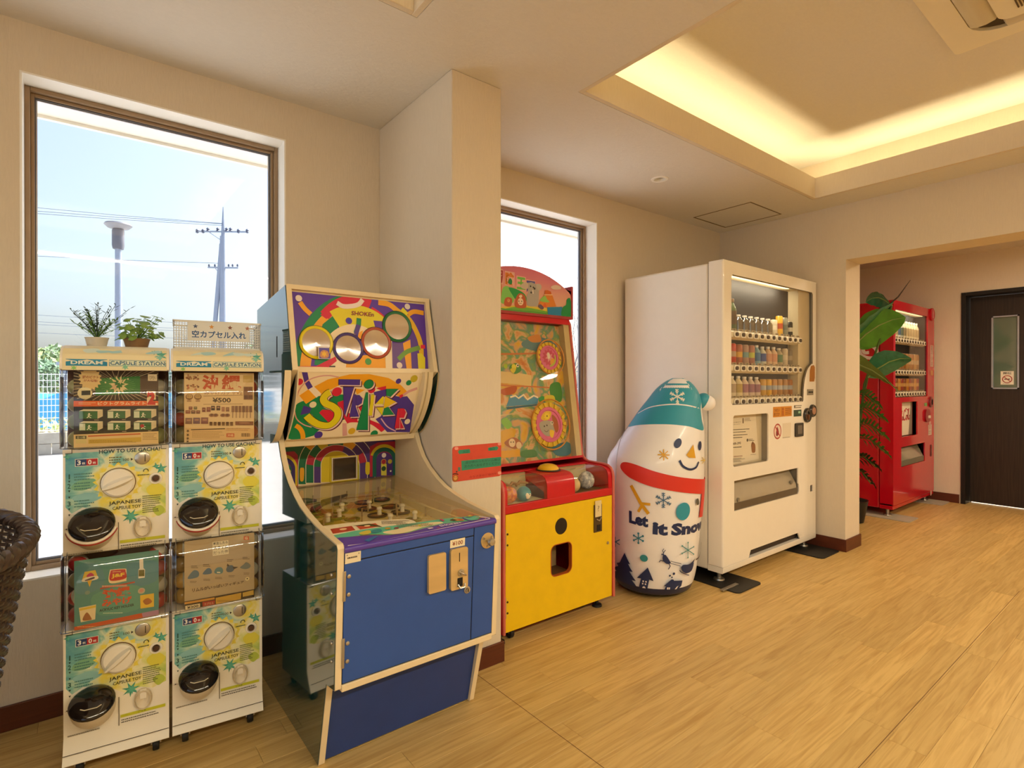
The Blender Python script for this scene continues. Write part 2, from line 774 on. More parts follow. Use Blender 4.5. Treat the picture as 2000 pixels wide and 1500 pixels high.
_cr.color_ramp.elements[1].color = (*lin('#cfae6c'), 1)
_L.new(_nz.outputs[0], _cr.inputs[0])
_mr = _N.new('ShaderNodeMapRange')
_mr.inputs['To Min'].default_value = 0.90
_mr.inputs['To Max'].default_value = 1.08
_L.new(_oi.outputs['Random'], _mr.inputs[0])
_sc = _N.new('ShaderNodeVectorMath')
_sc.operation = 'SCALE'
_L.new(_cr.outputs[0], _sc.inputs[0])
_L.new(_mr.outputs[0], _sc.inputs['Scale'])
_L.new(_sc.outputs[0], _b.inputs['Base Color'])
_b.inputs['Roughness'].default_value = 0.42
_b.inputs['Specular IOR Level'].default_value = 0.45
_bp = _N.new('ShaderNodeBump')
_bp.inputs['Strength'].default_value = 0.12
_bp.inputs['Distance'].default_value = 0.001
_L.new(_nz.outputs[0], _bp.inputs['Height'])
_L.new(_bp.outputs[0], _b.inputs['Normal'])
M_plank = Mp

fl = MB().box((NX, NY, -0.10), (FX + 0.6, D + 0.15, -0.004), mat('floor_screed', '#7a5228', rough=0.8))
floor = tag(fl.build('floor', smooth=False), kind='structure')
PL, PW = 0.92, 0.102


def plank_mesh(l):
    b = MB()
    g = 0.0003
    x, y, z, c = l / 2 - g, PW / 2 - g, 0.0, 0.0006
    vs = [(-x, -y, -0.0045), (x, -y, -0.0045), (x, y, -0.0045), (-x, y, -0.0045),
          (-x, -y, z - c), (x, -y, z - c), (x, y, z - c), (-x, y, z - c),
          (-x + c, -y + c, z), (x - c, -y + c, z), (x - c, y - c, z), (-x + c, y - c, z)]
    b.add(vs, [(0, 1, 5, 4), (1, 2, 6, 5), (2, 3, 7, 6), (3, 0, 4, 7), (4, 5, 9, 8), (5, 6, 10, 9), (6, 7, 11, 10), (7, 4, 8, 11), (8, 9, 10, 11)], M_plank)
    return b


_p0 = plank_mesh(PL).build('plank', floor, smooth=False)
_first = True
_rg = random.Random(5)
_far = MB()
nrow = 0
y = D + 0.02
while y > NY:
    y -= PW
    x = NX - _rg.uniform(0, PL)
    while x < FX + 0.2:
        cx, cy = x + PL / 2, y + PW / 2
        # which planks the photograph shows: nearest ones become objects
        d = cx * 0.618 + cy * 0.786
        r = cx * 0.786 - cy * 0.618
        vis = d > 1.0 and -1.05 < r / d < 1.02 and d < 4.6 and x + PL > -0.8
        if vis and nrow < 290:
            nrow += 1
            if _first:
                o = _p0
                _first = False
            else:
                o = _p0.copy()
                COL.objects.link(o)
            o.location = (cx, cy, 0)
        else:
            g = 0.0004
            _far.quad((x + g, y + g, -0.0002), (x + PL - g, y + g, -0.0002), (x + PL - g, y + PW - g, -0.0002), (x + g, y + PW - g, -0.0002), M_plank)
        x += PL
for q in ((1.2235, -0.6, 1.2258, 1.80), (0.85, 0.6435, 4.06, 0.6458)):
    MB().quad((q[0], q[1], 0.0003), (q[2], q[1], 0.0003), (q[2], q[3], 0.0003), (q[0], q[3], 0.0003), mat('seam_brown', '#6a4a26', rough=0.7, vary=0)).build('floor_seam', floor, smooth=False)
_far.build('plank_field', floor, smooth=False, kind='stuff')

# window wall with its two openings
w = MB()
w.plate([(NX - 0.2, 0), (FX + 0.5, 0), (FX + 0.5, 2.9), (NX - 0.2, 2.9)],
        [[(a, c), (b, c), (b, d), (a, d)] for a, b, c, d in (W1, W2)],
        (0, D, 0), (1, 0, 0), (0, 0, 1), (0, 1, 0), 0, 0.15, M_wall)
tag(w.build('wall_left', smooth=False), kind='structure')
w = MB().box((P0, PY, 0), (P1, D, CZ), M_wall)
tag(w.build('wall_pillar', bevel=0.004), kind='structure')
# back wall with the wide opening to the next room
OY, OZ = 1.524, 1.979
w = MB().plate([(D, 0), (D, 2.9), (NY, 2.9), (NY, 0), (-0.9, 0), (-0.9, OZ), (OY, OZ), (OY, 0)], [], (BX, 0, 0), (0, 1, 0), (0, 0, 1), (1, 0, 0), 0, BT, M_wall)
tag(w.build('wall_back', smooth=False), kind='structure')
W3 = (-2.9, 1.9, 0.12, 2.20)      # unseen wide window added in the left wall to let in more daylight
w = MB().plate([(NY, 0), (D, 0), (D, 2.9), (NY, 2.9)], [[(W3[0], W3[2]), (W3[1], W3[2]), (W3[1], W3[3]), (W3[0], W3[3])]], (NX, 0, 0), (0, 1, 0), (0, 0, 1), (-1, 0, 0), 0, 0.15, M_wall)
tag(w.build('wall_front', smooth=False), kind='structure')
tag(MB().box((NX - 0.15, NY - 0.15, 0), (FX + 0.6, NY, 2.9), M_wall).build('wall_right', smooth=False), kind='structure')
# far wall of the next room with the door opening
DY0, DY1, DZ = 0.36, 1.456, 1.995
w = MB().plate([(D, 0), (D, 2.9), (NY, 2.9), (NY, 0), (DY0, 0), (DY0, DZ), (DY1, DZ), (DY1, 0)], [], (FX, 0, 0), (0, 1, 0), (0, 0, 1), (1, 0, 0), 0, 0.2, M_wall)
tag(w.build('wall_far', smooth=False), kind='structure')

# ceiling with lit coffers
COFF = [(1.651, 3.793, -1.0, 1.604), (-1.285, 0.857, -1.0, 1.604), (1.651, 3.793, -3.35, -1.75), (-1.285, 0.857, -3.35, -1.75)]
UZ, LIP, CE = 2.665, 2.491, 0.23
c = MB().plate([(NX - 0.1, NY - 0.1), (FX + 0.5, NY - 0.1), (FX + 0.5, D + 0.05), (NX - 0.1, D + 0.05)],
               [[(a - 0.0225, e - 0.0225), (b + 0.0225, e - 0.0225), (b + 0.0225, f + 0.0225), (a - 0.0225, f + 0.0225)] for a, b, e, f in COFF] + [ell(2.708, 2.024, 0.036, n=24)] + [[(3.527, 1.900), (3.955, 1.900), (3.955, 2.340), (3.527, 2.340)]],
               (0, 0, CZ), (1, 0, 0), (0, 1, 0), (0, 0, 1), 0, 0.02, M_ceil)
ceiling = tag(c.build('ceiling', smooth=False), kind='structure')
for a, b, e, f in COFF:
    lip = MB()
    t = 0.022
    lip.box((a - t, e - t, CZ + 0.0003), (a, f + t, LIP), M_wall).box((b, e - t, CZ + 0.0003), (b + t, f + t, LIP), M_wall)
    lip.box((a, e - t, CZ + 0.0003), (b, e, LIP), M_wall).box((a, f, CZ + 0.0003), (b, f + t, LIP), M_wall)
    lip.build('coffer_lip', ceiling, bevel=0.002)
    up = MB()
    A, B2, E2, F2 = a - CE, b + CE, e - CE, f + CE
    up.box((A, E2, UZ), (B2, F2, UZ + 0.02), M_ceil)
    for q in ((A - 0.02, E2 - 0.02, A, F2 + 0.02), (B2, E2 - 0.02, B2 + 0.02, F2 + 0.02), (A, E2 - 0.02, B2, E2), (A, F2, B2, F2 + 0.02)):
        up.box((q[0], q[1], CZ + 0.02), (q[2], q[3], UZ + 0.02), M_wall)
    up.build('coffer_tray', ceiling, smooth=False)
    # hidden strip lamps lying on the coffer ledge
    for (x0, y0, x1, y1, nx, ny) in ((a, f, b, f, 0, -1), (a, e, b, e, 0, 1), (a, e, a, f, 1, 0), (b, e, b, f, -1, 0)):
        ln = abs(x1 - x0) + abs(y1 - y0)
        ld = bpy.data.lights.new('cove_strip', 'AREA')
        ld.shape = 'RECTANGLE'
        ld.size, ld.size_y = ln, 0.03
        ld.energy = COVE_POWER * ln
        ld.color = WARM
        lo = bpy.data.objects.new('cove_strip', ld)
        COL.objects.link(lo)
        lo.location = ((x0 + x1) / 2 - nx * 0.10, (y0 + y1) / 2 - ny * 0.10, CZ + 0.06)
        zz = -Vector((nx * 0.25, ny * 0.25, 1.0)).normalized()     # light leaves along -Z
        xx = Vector((abs(ny), abs(nx), 0))
        yy = zz.cross(xx).normalized()
        Mx = Matrix((xx, yy, zz)).transposed().to_4x4()
        Mx.translation = lo.location
        lo.matrix_world = Mx
# closed roof above the coffers
tag(MB().box((NX - 0.2, NY - 0.2, 2.9), (FX + 0.7, D + 0.15, 3.0), M_ceil).build('roof', smooth=False), kind='structure')

# skirting boards
def skirting(name, pts):
    b = MB()
    for (x0, y0), (x1, y1) in pts:
        b.box((x0, y0, 0), (x1, y1, 0.083), M_base)
    return tag(b.build(name, bevel=0.002), kind='structure')


k = 0.010
skirting('baseboard_left', [((NX, D - k), (P0, D)), ((P1, D - k), (BX, D)), ((BX + BT, D - k), (FX, D))])
skirting('baseboard_pillar', [((P0 - k, PY), (P0, D - k)), ((P0 - k, PY - k), (P1 + k, PY)), ((P1, PY), (P1 + k, D - k))])
skirting('baseboard_back', [((BX - k, OY), (BX, D - k)), ((BX - k, OY - k), (BX + BT + k, OY)), ((BX + BT, OY), (BX + BT + k, D - k))])
skirting('baseboard_far', [((FX - k, DY1 + 0.012), (FX, D - k)), ((FX - k, NY), (FX, DY0 - 0.012))])
skirting('baseboard_right', [((NX, NY), (FX, NY + k))])

# windows
for n, (a, b, c0, d0) in ((1, W1), (2, W2)):
    fr = MB()
    yo, yi = 2.548, 2.606
    fo = 0.015

    def ring(x0, z0, x1, z1, wd, y0, y1, m, bb):
        bb.box((x0, y0, z0), (x0 + wd, y1, z1), m).box((x1 - wd, y0, z0), (x1, y1, z1), m)
        bb.box((x0 + wd, y0, z0), (x1 - wd, y1, z0 + wd), m).box((x0 + wd, y0, z1 - wd), (x1 - wd, y1, z1), m)

    e = 0.006
    ring(a + e, c0 + e, b - e, d0 - e, fo, yo, yi, M_bronze, fr)
    win = tag(fr.build('window_%d' % n, bevel=0.002), kind='structure')
    s = MB()
    ring(a + e + fo, c0 + e + fo, b - e - fo, d0 - e - fo, 0.011, yo + 0.018, yi - 0.008, M_bronze, s)
    s.build('sash', win, bevel=0.0015)
    s = MB()
    ring(a + e + fo + 0.011, c0 + e + fo + 0.011, b - e - fo - 0.011, d0 - e - fo - 0.011, 0.0035, yo + 0.026, yi - 0.014, M_gasket, s)
    ring(a + e + fo + 0.0145, c0 + e + fo + 0.0145, b - e - fo - 0.0145, d0 - e - fo - 0.0145, 0.0035, yo + 0.034, yi - 0.014, M_alu, s)
    s.build('glazing_bead', win)
    MB().box((a + 0.034, 2.5835, c0 + 0.034), (b - 0.034, 2.5875, d0 - 0.034), M_glass).build('glass_pane', win, smooth=False)
    s = MB()
    ring(a, c0, b, d0, e, D - 0.0015, yo + 0.001, M_white, s)
    s.box((a, yi, c0 - 0.002), (b, yi + 0.08, c0 + 0.006), M_alu)
    s.build('reveal_lining', win)

f3 = MB()  # frame of the unseen window added for daylight
for yy in (W3[0], -1.3, 0.3, W3[1] - 0.04):
    f3.box((NX - 0.13, yy, W3[2]), (NX - 0.07, yy + 0.04, W3[3]), M_bronze)
f3.box((NX - 0.13, W3[0], W3[2]), (NX - 0.07, W3[1], W3[2] + 0.04), M_bronze).box((NX - 0.13, W3[0], W3[3] - 0.04), (NX - 0.07, W3[1], W3[3]), M_bronze)
win = tag(f3.build('window_3', smooth=False), kind='structure')
MB().box((NX - 0.105, W3[0] + 0.04, W3[2] + 0.04), (NX - 0.10, W3[1] - 0.04, W3[3] - 0.04), M_glass).build('glass_pane', win, smooth=False)

# the dark door at the end of the next room
M_blk = mat('black_door_frame', '#17130f', rough=0.45, vary=0.1)
M_drk = mat('dark_oak_veneer', '#2e2219', rough=0.42, vary=0.35, vscale=3.0, stretch=(1, 30, 1.3), bump=0.2, bscale=3)
fr = MB()
j = 0.035
fr.box((FX - 0.012, DY1 - j, 0), (FX + 0.2, DY1 - 0.0005, DZ - 0.0005), M_blk).box((FX - 0.012, DY0 + 0.0005, 0), (FX + 0.2, DY0 + j, DZ - 0.0005), M_blk)
fr.box((FX - 0.012, DY0 + j, DZ - j), (FX + 0.2, DY1 - j, DZ - 0.0005), M_blk)
door = tag(fr.build('door_1', bevel=0.002), kind='structure')
GY0, GY1, GZ0, GZ1 = 1.070, 1.263, 1.088, 1.764
lf = MB().plate([(DY1 - j - 0.003, 0.008), (DY0 + j + 0.003, 0.008), (DY0 + j + 0.003, DZ - j - 0.003), (DY1 - j - 0.003, DZ - j - 0.003)],
                [[(GY0, GZ0), (GY1, GZ0), (GY1, GZ1), (GY0, GZ1)]], (FX + 0.137, 0, 0), (0, 1, 0), (0, 0, 1), (1, 0, 0), 0, 0.04, M_drk)
lf.build('door_leaf', door, smooth=False)
b = MB()
for q in ((GY0, GZ0, GY0 + 0.012, GZ1), (GY1 - 0.012, GZ0, GY1, GZ1), (GY0, GZ0, GY1, GZ0 + 0.012), (GY0, GZ1 - 0.012, GY1, GZ1)):
    b.box((FX + 0.132, q[0], q[1]), (FX + 0.15, q[2], q[3]), M_alu)
b.build('window_bead', door)
MB().box((FX + 0.150, GY0 + 0.01, GZ0 + 0.01), (FX + 0.156, GY1 - 0.01, GZ1 - 0.01),
         mat('mirror_green_glass', '#5f6f62', rough=0.05, spec=1.0, coat=1.0, vary=0)).build('glass_pane', door, smooth=False)
a = Art()
a.rect(-0.046, -0.062, 0.046, 0.062, '#e9e2cf')
a.text('禁煙', (-0.03, 0.032, 0.03, 0.054), '#3c3a36', 0.02)
a.circ(0, -0.012, 0.036, '#9a2f27').circ(0, -0.012, 0.029, '#e9e2cf')
a.rect(-0.02, -0.016, 0.02, -0.008, '#2a2826')
a.line([(-0.021, 0.009), (0.021, -0.033)], 0.006, '#9a2f27')
a.scrib(-0.03, -0.056, 0.03, -0.048, 1, '#77736a')
a.build('no_smoking_notice', door, (FX + 0.1497, 1.154, 1.19), (0, -1, 0), (0, 0, 1))
h = MB()
h.cyl((FX + 0.137, 0.47, 0.95), (FX + 0.085, 0.47, 0.95), 0.011, M_alu).tube([(FX + 0.09, 0.47, 0.95), (FX + 0.088, 0.53, 0.95), (FX + 0.09, 0.58, 0.95)], 0.01, M_alu)
h.build('door_handle', door)

# ceiling fittings
t = thing('downlight', 'small round unlit recessed downlight in the white ceiling beside the coffer', 'light', (2.708, 2.024, CZ))
MB().lathe([(0.032, 0.012), (0.034, -0.003), (0.049, -0.003), (0.051, 0.0)], (0, 0, 0), M_white, caps=False).build('trim_ring', t)
MB().lathe([(0.001, 0.06), (0.026, 0.055), (0.035, 0.0)], (0, 0, 0), mat('dull_reflector', '#dedcd4', rough=0.4), caps=False).build('reflector', t)
MB().ball((0, 0, 0.045), 0.016, mat('frosted_bulb', '#dfdcd4', rough=0.3), n=12, k=6).build('bulb', t)
t = thing('ceiling_hatch', 'square papered access hatch with brown edge near the ceiling corner', 'hatch', (3.741, 2.12, CZ))
MB().box((-0.203, -0.209, -0.001), (0.203, 0.209, 0.012), M_ceil).build('hatch_panel', t, smooth=False)
f = MB()
mf = mat('brown_hatch_edge', '#7d6a4e', rough=0.5, metal=0.2)
for q in ((-0.2135, -0.2195, -0.206, 0.2195), (0.206, -0.2195, 0.2135, 0.2195), (-0.206, -0.2195, 0.206, -0.212), (-0.206, 0.212, 0.206, 0.2195)):
    f.box((q[0], q[1], -0.002), (q[2], q[3], 0.014), mf)
f.build('hatch_frame', t, smooth=False)

# air conditioner cassette in the lit coffer
t = thing('air_conditioner', 'white ceiling cassette air conditioner set into the lit coffer', 'air conditioner', (2.72, 0.30, UZ))
M_ac = mat('ivory_plastic', '#e6dfcb', rough=0.35, vary=0.01)
M_ac2 = mat('grey_ivory_plastic', '#c9bfa8', rough=0.4, vary=0.01)
h = 0.42
oct_ = [(h - 0.09, -0.30), (h - 0.09, 0.30), (0.30, h - 0.09), (-0.30, h - 0.09), (-h + 0.09, 0.30), (-h + 0.09, -0.30), (-0.30, -h + 0.09), (0.30, -h + 0.09)]
MB().plate(rrect(-h, -h, h, h, 0.02), [rrect(-0.33, -0.33, 0.33, 0.33, 0.12)], (0, 0, 0), (1, 0, 0), (0, 1, 0), (0, 0, 1), -0.026, 0.0, M_ac).build('panel_frame', t, bevel=0.004)
MB().box((-0.335, -0.335, -0.012), (0.335, 0.335, -0.001), mat('ac_throat', '#4a4033', rough=0.8)).build('air_throat', t, smooth=False)
for kk in range(4):
    an = kk * pi / 2
    Rm = Matrix.Rotation(an, 3, 'Z')
    f = MB()
    prof = [(0.330, -0.018), (0.325, -0.030), (0.305, -0.038), (0.275, -0.040), (0.245, -0.034), (0.235, -0.02)]
    vs, fs = [], []
    ends = [(-0.23, 0.0), (-0.22, 1.0), (0.22, 1.0), (0.23, 0.0)]
    for yy, s_ in ends:
        for x_, z_ in prof:
            vs.append(Rm @ Vector((0.2825 + (x_ - 0.2825) * (0.7 + 0.3 * s_), yy, -0.02 + (z_ + 0.02) * s_)))
    npf = len(prof)
    for i in range(len(ends) - 1):
        for q in range(npf - 1):
            fs.append((i * npf + q, i * npf + q + 1, (i + 1) * npf + q + 1, (i + 1) * npf + q))
    f.add(vs, fs, M_ac2)
    f.build('air_flap', t, ang=60)
MB().prism(rrect(-0.232, -0.232, 0.232, 0.232, 0.05), (0, 0, 0), (1, 0, 0), (0, 1, 0), (0, 0, 1), -0.048, -0.014, M_ac).build('centre_grille', t, bevel=0.006)
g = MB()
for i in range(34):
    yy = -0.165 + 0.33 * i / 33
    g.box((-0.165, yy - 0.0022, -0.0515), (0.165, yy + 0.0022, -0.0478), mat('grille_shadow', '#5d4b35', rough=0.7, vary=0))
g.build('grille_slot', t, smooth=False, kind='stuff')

# added linear fill lamps behind the camera, brightening the room; none are seen
for i, (x, y) in enumerate(((2.55, -1.375), (-0.15, -1.375))):
    t = thing('added_fill_lamp', 'long slim added fill lamp between the coffers, %s' % ('nearer the back wall', 'nearer the front wall')[i], 'light', (x, y, CZ))
    MB().box((-1.25, -0.05, -0.022), (1.25, 0.05, -0.0002), M_white).build('fill_lamp_housing', t, bevel=0.003)
    MB().box((-1.23, -0.04, -0.030), (1.23, 0.04, -0.0222), mat('fill_diffuser', '#fff0d8', emit='#ffdcae', es=3.0, vary=0)).build('diffuser', t, smooth=False)
    ld = bpy.data.lights.new('added_fill_light', 'AREA')
    ld.shape = 'RECTANGLE'
    ld.size, ld.size_y = 2.46, 0.08
    ld.energy = FILL_BAR_POWER
    ld.color = (1.0, 0.91, 0.69)
    lo = bpy.data.objects.new('added_fill_light', ld)
    COL.objects.link(lo)
    lo.location = (x, y, CZ - 0.036)

# lamps of the next room
for i, (x, y) in enumerate(((5.3, 0.35), (5.3, -1.4))):
    t = thing('ceiling_lamp', 'round white ceiling lamp in the next room, ' + ('nearer the red vending machine', 'farther from the red vending machine')[i], 'light', (x, y, CZ))
    MB().lathe([(0.15, 0.0), (0.15, -0.03), (0.12, -0.055), (0.0, -0.06)], (0, 0, 0), mat('lamp_opal', '#fff3df', rough=0.4, emit='#ffd9a0', es=6.0, vary=0)).build('lamp_shade', t)
    ld = bpy.data.lights.new('ceiling_lamp_light', 'AREA')
    ld.shape = 'DISK'
    ld.size = 0.26
    ld.energy = DOWN_POWER
    ld.color = (1.0, 0.78, 0.56)
    lo = bpy.data.objects.new('ceiling_lamp_light', ld)
    COL.objects.link(lo)
    lo.location = (x, y, CZ - 0.07)

# ================================================================== OUTSIDE THE WINDOWS
GZ = -0.12
M_lot = mat('pale_concrete', '#c0bcb6', rough=0.9, vary=0.05, vscale=3.0)
g = MB().quad((-60, D + 0.15, GZ), (90, D + 0.15, GZ), (90, 120, GZ), (-60, 120, GZ), M_lot)
g.quad((-60, -60, GZ), (NX - 0.15, -60, GZ), (NX - 0.15, D + 0.15, GZ), (-60, D + 0.15, GZ), M_lot)
tag(g.build('ground', smooth=False), kind='structure')
# eaves over the windows
e = MB().box((-4, 2.604, 2.235), (8, 2.985, 2.42), mat('eaves_paint', '#e9e6df', rough=0.6, vary=0.01)).box((-4, 2.93, 2.222), (8, 2.95, 2.235), M_white)
tag(e.build('trim_1', smooth=False), kind='structure')

# low block wall carrying a white mesh fence
t = thing('mesh_fence', 'white wire mesh fence on a low grey block wall across the lot', 'fence', (0, 12.64, GZ))
M_block = mat('grey_block', '#a9a59b', rough=0.9, vary=0.12, vscale=8, bump=0.2, bscale=60)
first = None
for i in range(24):
    for r in range(2):
        if first is None:
            first = MB().box((-0.195, -0.06, 0.002), (0.195, 0.06, 0.186), M_block).build('block', t, bevel=0.006)
            o = first
        else:
            o = dup(first, parent=t)
        o.location = (-2.6 + i * 0.4 + (0.2 if r else 0), 0, r * 0.19)
M_fw = mat('white_wire', '#eef1f2', rough=0.4)
f = MB()
x = -2.6
while x < 7.0:
    f.box((x - 0.004, -0.004, 0.40), (x + 0.004, 0.004, 1.43), M_fw)
    x += 0.055
for z in [0.42 + 0.11 * i for i in range(10)]:
    f.box((-2.6, -0.008, z - 0.006), (7.0, -0.002, z + 0.006), M_fw)
f.build('wire_mesh', t, smooth=False, kind='stuff')
for i in range(6):
    MB().cyl((-2.4 + i * 1.8, 0.03, 0.38), (-2.4 + i * 1.8, 0.03, 1.46), 0.022, M_fw, n=10).build('fence_post', t)

# street lamp
t = thing('street_lamp', 'slim grey street lamp with a flat round head seen through the big window', 'street lamp', (0.66, 14.76, GZ))
M_pole = mat('blue_grey_pole', '#8592a8', rough=0.5)
M_pold = mat('dark_lamp_head', '#5b5f6c', rough=0.45)
MB().lathe([(0.075, 0), (0.06, 4.2)], (0, 0, 0), M_pole, n=14).build('pole', t)
MB().lathe([(0.10, 4.18), (0.115, 4.25), (0.115, 4.58), (0.10, 4.62)], (0, 0, 0), M_pold, n=16).build('lamp_body', t)
MB().lathe([(0.0, 4.60), (0.20, 4.64), (0.26, 4.70), (0.24, 4.73), (0.0, 4.77)], (0, 0, 0), mat('lamp_disc', '#7c7f8a', rough=0.4), n=24, caps=False).build('lamp_head', t)

# utility pole
t = thing('utility_pole', 'concrete utility pole with crossarms and a leaning brace beyond the lot', 'utility pole', (5.72, 31.1, GZ))
MB().lathe([(0.20, 0), (0.13, 8.7)], (0, 0, 0), M_pole, n=12).build('pole', t)
MB().lathe([(0.10, 8.7), (0.02, 10.2)], (0.02, 0, 0), M_pole, n=8).build('tip', t)
MB().cyl((-0.62, 0.3, 0.0), (-0.05, 0, 8.3), 0.11, M_pole, n=10).build('brace', t)
M_ins = mat('dark_insulator', '#3c4a66', rough=0.4)
ax = Vector((0.786, -0.618, 0))
for z, w0, w1, nm in ((8.95, -1.35, 1.30, 'crossarm'), (7.12, -0.75, 0.80, 'crossarm')):
    a = MB()
    a.cyl(ax * w0 + Vector((0, 0, z)), ax * w1 + Vector((0, 0, z - 0.03)), 0.045, M_pole, n=8)
    a.cyl(ax * w0 * 0.5 + Vector((0, 0, z - 0.05)), Vector((0, 0, z - 0.5)), 0.02, M_pole, n=6)
    co = a.build(nm, t)
    for k in ((-1.3, -1.0, -0.75, -0.25, 0.2, 0.4, 0.8, 1.25) if z > 8 else (-0.7, -0.4, 0.3, 0.5, 0.75)):
        MB().lathe([(0.03, -0.05), (0.09, 0.0), (0.05, 0.05), (0.09, 0.09), (0.03, 0.16)] if z > 8 else [(0.02, 0), (0.05, 0.05), (0.03, 0.13)],
                   ax * k + Vector((0, 0, z + (0.03 if k not in (-1.3, -1.0, 0.8, 1.25) else -0.04))), M_ins, n=8).build('insulator', co)
M_wire = mat('distant_wire', '#5f6f88', rough=0.6, vary=0)
for i, (z0, z1, y0) in enumerate(((10.25, 9.02, 33), (9.95, 9.05, 33), (9.80, 8.98, 33), (7.65, 7.1, 33), (6.3, 6.3, 53), (5.8, 5.85, 53), (5.6, 5.65, 53), (5.0, 5.0, 53))):
    b = MB()
    xs = [-14, -9, -5, -2, 1.5, 5.7] if i < 4 else [-16, -6, 0, 8, 16]
    x1 = xs[-1]
    pts = []
    for x in xs:
        u = (x - xs[0]) / (x1 - xs[0])
        yy = y0 + (8 if i < 4 else 0) * (1 - u) - (2 if i < 4 else 0) * u
        pts.append((x, yy, z0 + (z0 - z1) * 0.6 * (0.5 - u) * 2 * 0.5 + (z1 - z0) * u * 0.55 - 0.25 * 4 * u * (1 - u)))
    b.tube(pts, 0.012 if i < 4 else 0.014, M_wire, n=5)
    tag(b.build('power_line'), ('highest', 'second highest', 'third highest', 'fourth highest', 'fifth highest', 'sixth highest', 'seventh highest', 'lowest')[i] + ' thin grey power line in the big window', 'power line', 'power lines in the sky')


# hedges and trees beyond the fence
def leafmass(n, rx, ry, rz, size, m, seed, cz=0.0, lobes=7):
    """a crown of small leaf faces clustered in lobes"""
    rg = random.Random(seed)
    L = [(rg.uniform(-.6, .6) * rx, rg.uniform(-.6, .6) * ry, rg.uniform(-.5, .6) * rz, rg.uniform(.35, .6)) for _ in range(lobes)]
    vs, fs = [], []
    for i in range(n):
        lx, ly, lz, lr = rg.choice(L)
        v = Vector((rg.gauss(0, 1), rg.gauss(0, 1), rg.gauss(0, 1))).normalized() * rg.uniform(0.75, 1.0)
        c = Vector((lx + v.x * lr * rx, ly + v.y * lr * ry, max(lz + v.z * lr * rz, -rz) + cz))
        a = Vector((rg.uniform(-1, 1), rg.uniform(-1, 1), rg.uniform(-1, 1))).normalized() * size
        b = a.orthogonal().normalized() * size * 0.5
        k = len(vs)
        vs += [c - a, c - b, c + a, c + b]
        fs.append((k, k + 1, k + 2, k + 3))
    return MB().add(vs, fs, m)


GREENS = [mat('foliage_%d' % i, h, rough=0.8, vary=0.35, vscale=1.2) for i, h in enumerate(('#9ab48c', '#7a9a7c', '#b0c084', '#86a6a2'))]
M_bark = mat('bark', '#6d6458', rough=0.9, vary=0.2)
spots = [(-4.6, 39, 2.2, 2.9, 0), (-3.0, 40, 2.0, 3.5, 2), (-1.5, 39, 1.7, 3.6, 0), (-0.2, 38.5, 1.8, 3.4, 2), (1.6, 40, 2.2, 3.2, 0), (3.6, 39, 2.0, 3.3, 3),
         (6.9, 36, 2.0, 3.2, 0), (8.6, 35, 2.2, 3.6, 1), (-0.75, 25, 0.9, 2.25, 1), (-1.75, 24, 0.6, 1.7, 2), (-0.05, 26, 0.8, 2.1, 3), (10.5, 34, 2.4, 4.0, 1)]
LB = ['wide pale green tree on the far left of the hedge line', 'yellowish green tree behind the wire fence, left of the tallest one', 'tallest grey green tree above the fence, left of the capsule machines',
      'yellowish tree just behind the left capsule machine top', 'grey green tree hidden low behind the potted plants', 'blue green tree behind the plastic basket',
      'pale green tree seen between basket and pinball machine', 'darker green tree beside the pinball machine side', 'dark round shrub just behind the white fence',
      'bright green shrub at the left edge of the window view', 'blue green shrub beside the grey block hut', 'dark green tree far behind the pinball machine']
for i, (x, y, r, h, gi) in enumerate(spots):
    t = thing('tree' if y > 30 else 'shrub', LB[i], 'tree' if y > 30 else 'shrub', (x, y, GZ), group='trees beyond the fence')
    MB().cyl((0, 0, 0), (0.05, 0, h * 0.55), 0.12 if y > 30 else 0.05, M_bark, r1=0.05, n=7).build('trunk', t)
    leafmass(900, r, r, h * 0.46, 0.22 if y > 30 else 0.10, GREENS[gi], 40 + i, h * 0.54).build('crown', t, smooth=False)
# bare shrub outside the second window
t = thing('bare_tree', 'bare twiggy tree outside the second window behind the yellow machine', 'tree', (6.6, 6.9, GZ))
tw = MB()
rg = random.Random(3)
M_twig = mat('grey_twig', '#80808c', rough=0.8)


def twig(p, d, l, r, depth):
    pts = [p]
    q = Vector(p)
    dd = Vector(d)
    for _ in range(4):
        dd = (dd + Vector((rg.uniform(-.35, .35), rg.uniform(-.35, .35), rg.uniform(-.15, .3)))).normalized()
        q = q + dd * l / 4
        pts.append(tuple(q))
    tw.tube(pts, r, M_twig, n=5, rs=[r * (1 - 0.13 * i) for i in range(5)])
    if depth:
        for _ in range(3):
            k = rg.randint(1, 4)
            twig(pts[k], (dd + Vector((rg.uniform(-1, 1), rg.uniform(-1, 1), rg.uniform(-.2, .9)))).normalized(), l * rg.uniform(.5, .75), r * 0.6, depth - 1)


for k in range(5):
    a_ = U(0, 6.28)
    twig((0.1 * cos(a_), 0.1 * sin(a_), 0), (cos(a_) * .35, sin(a_) * .35, 1), 1.9, 0.022, 3)
tw.build('branches', t)
leafmass(160, 0.9, 0.9, 1.5, 0.035, GREENS[3], 77, 2.2).build('leaves', t, smooth=False, kind='stuff')
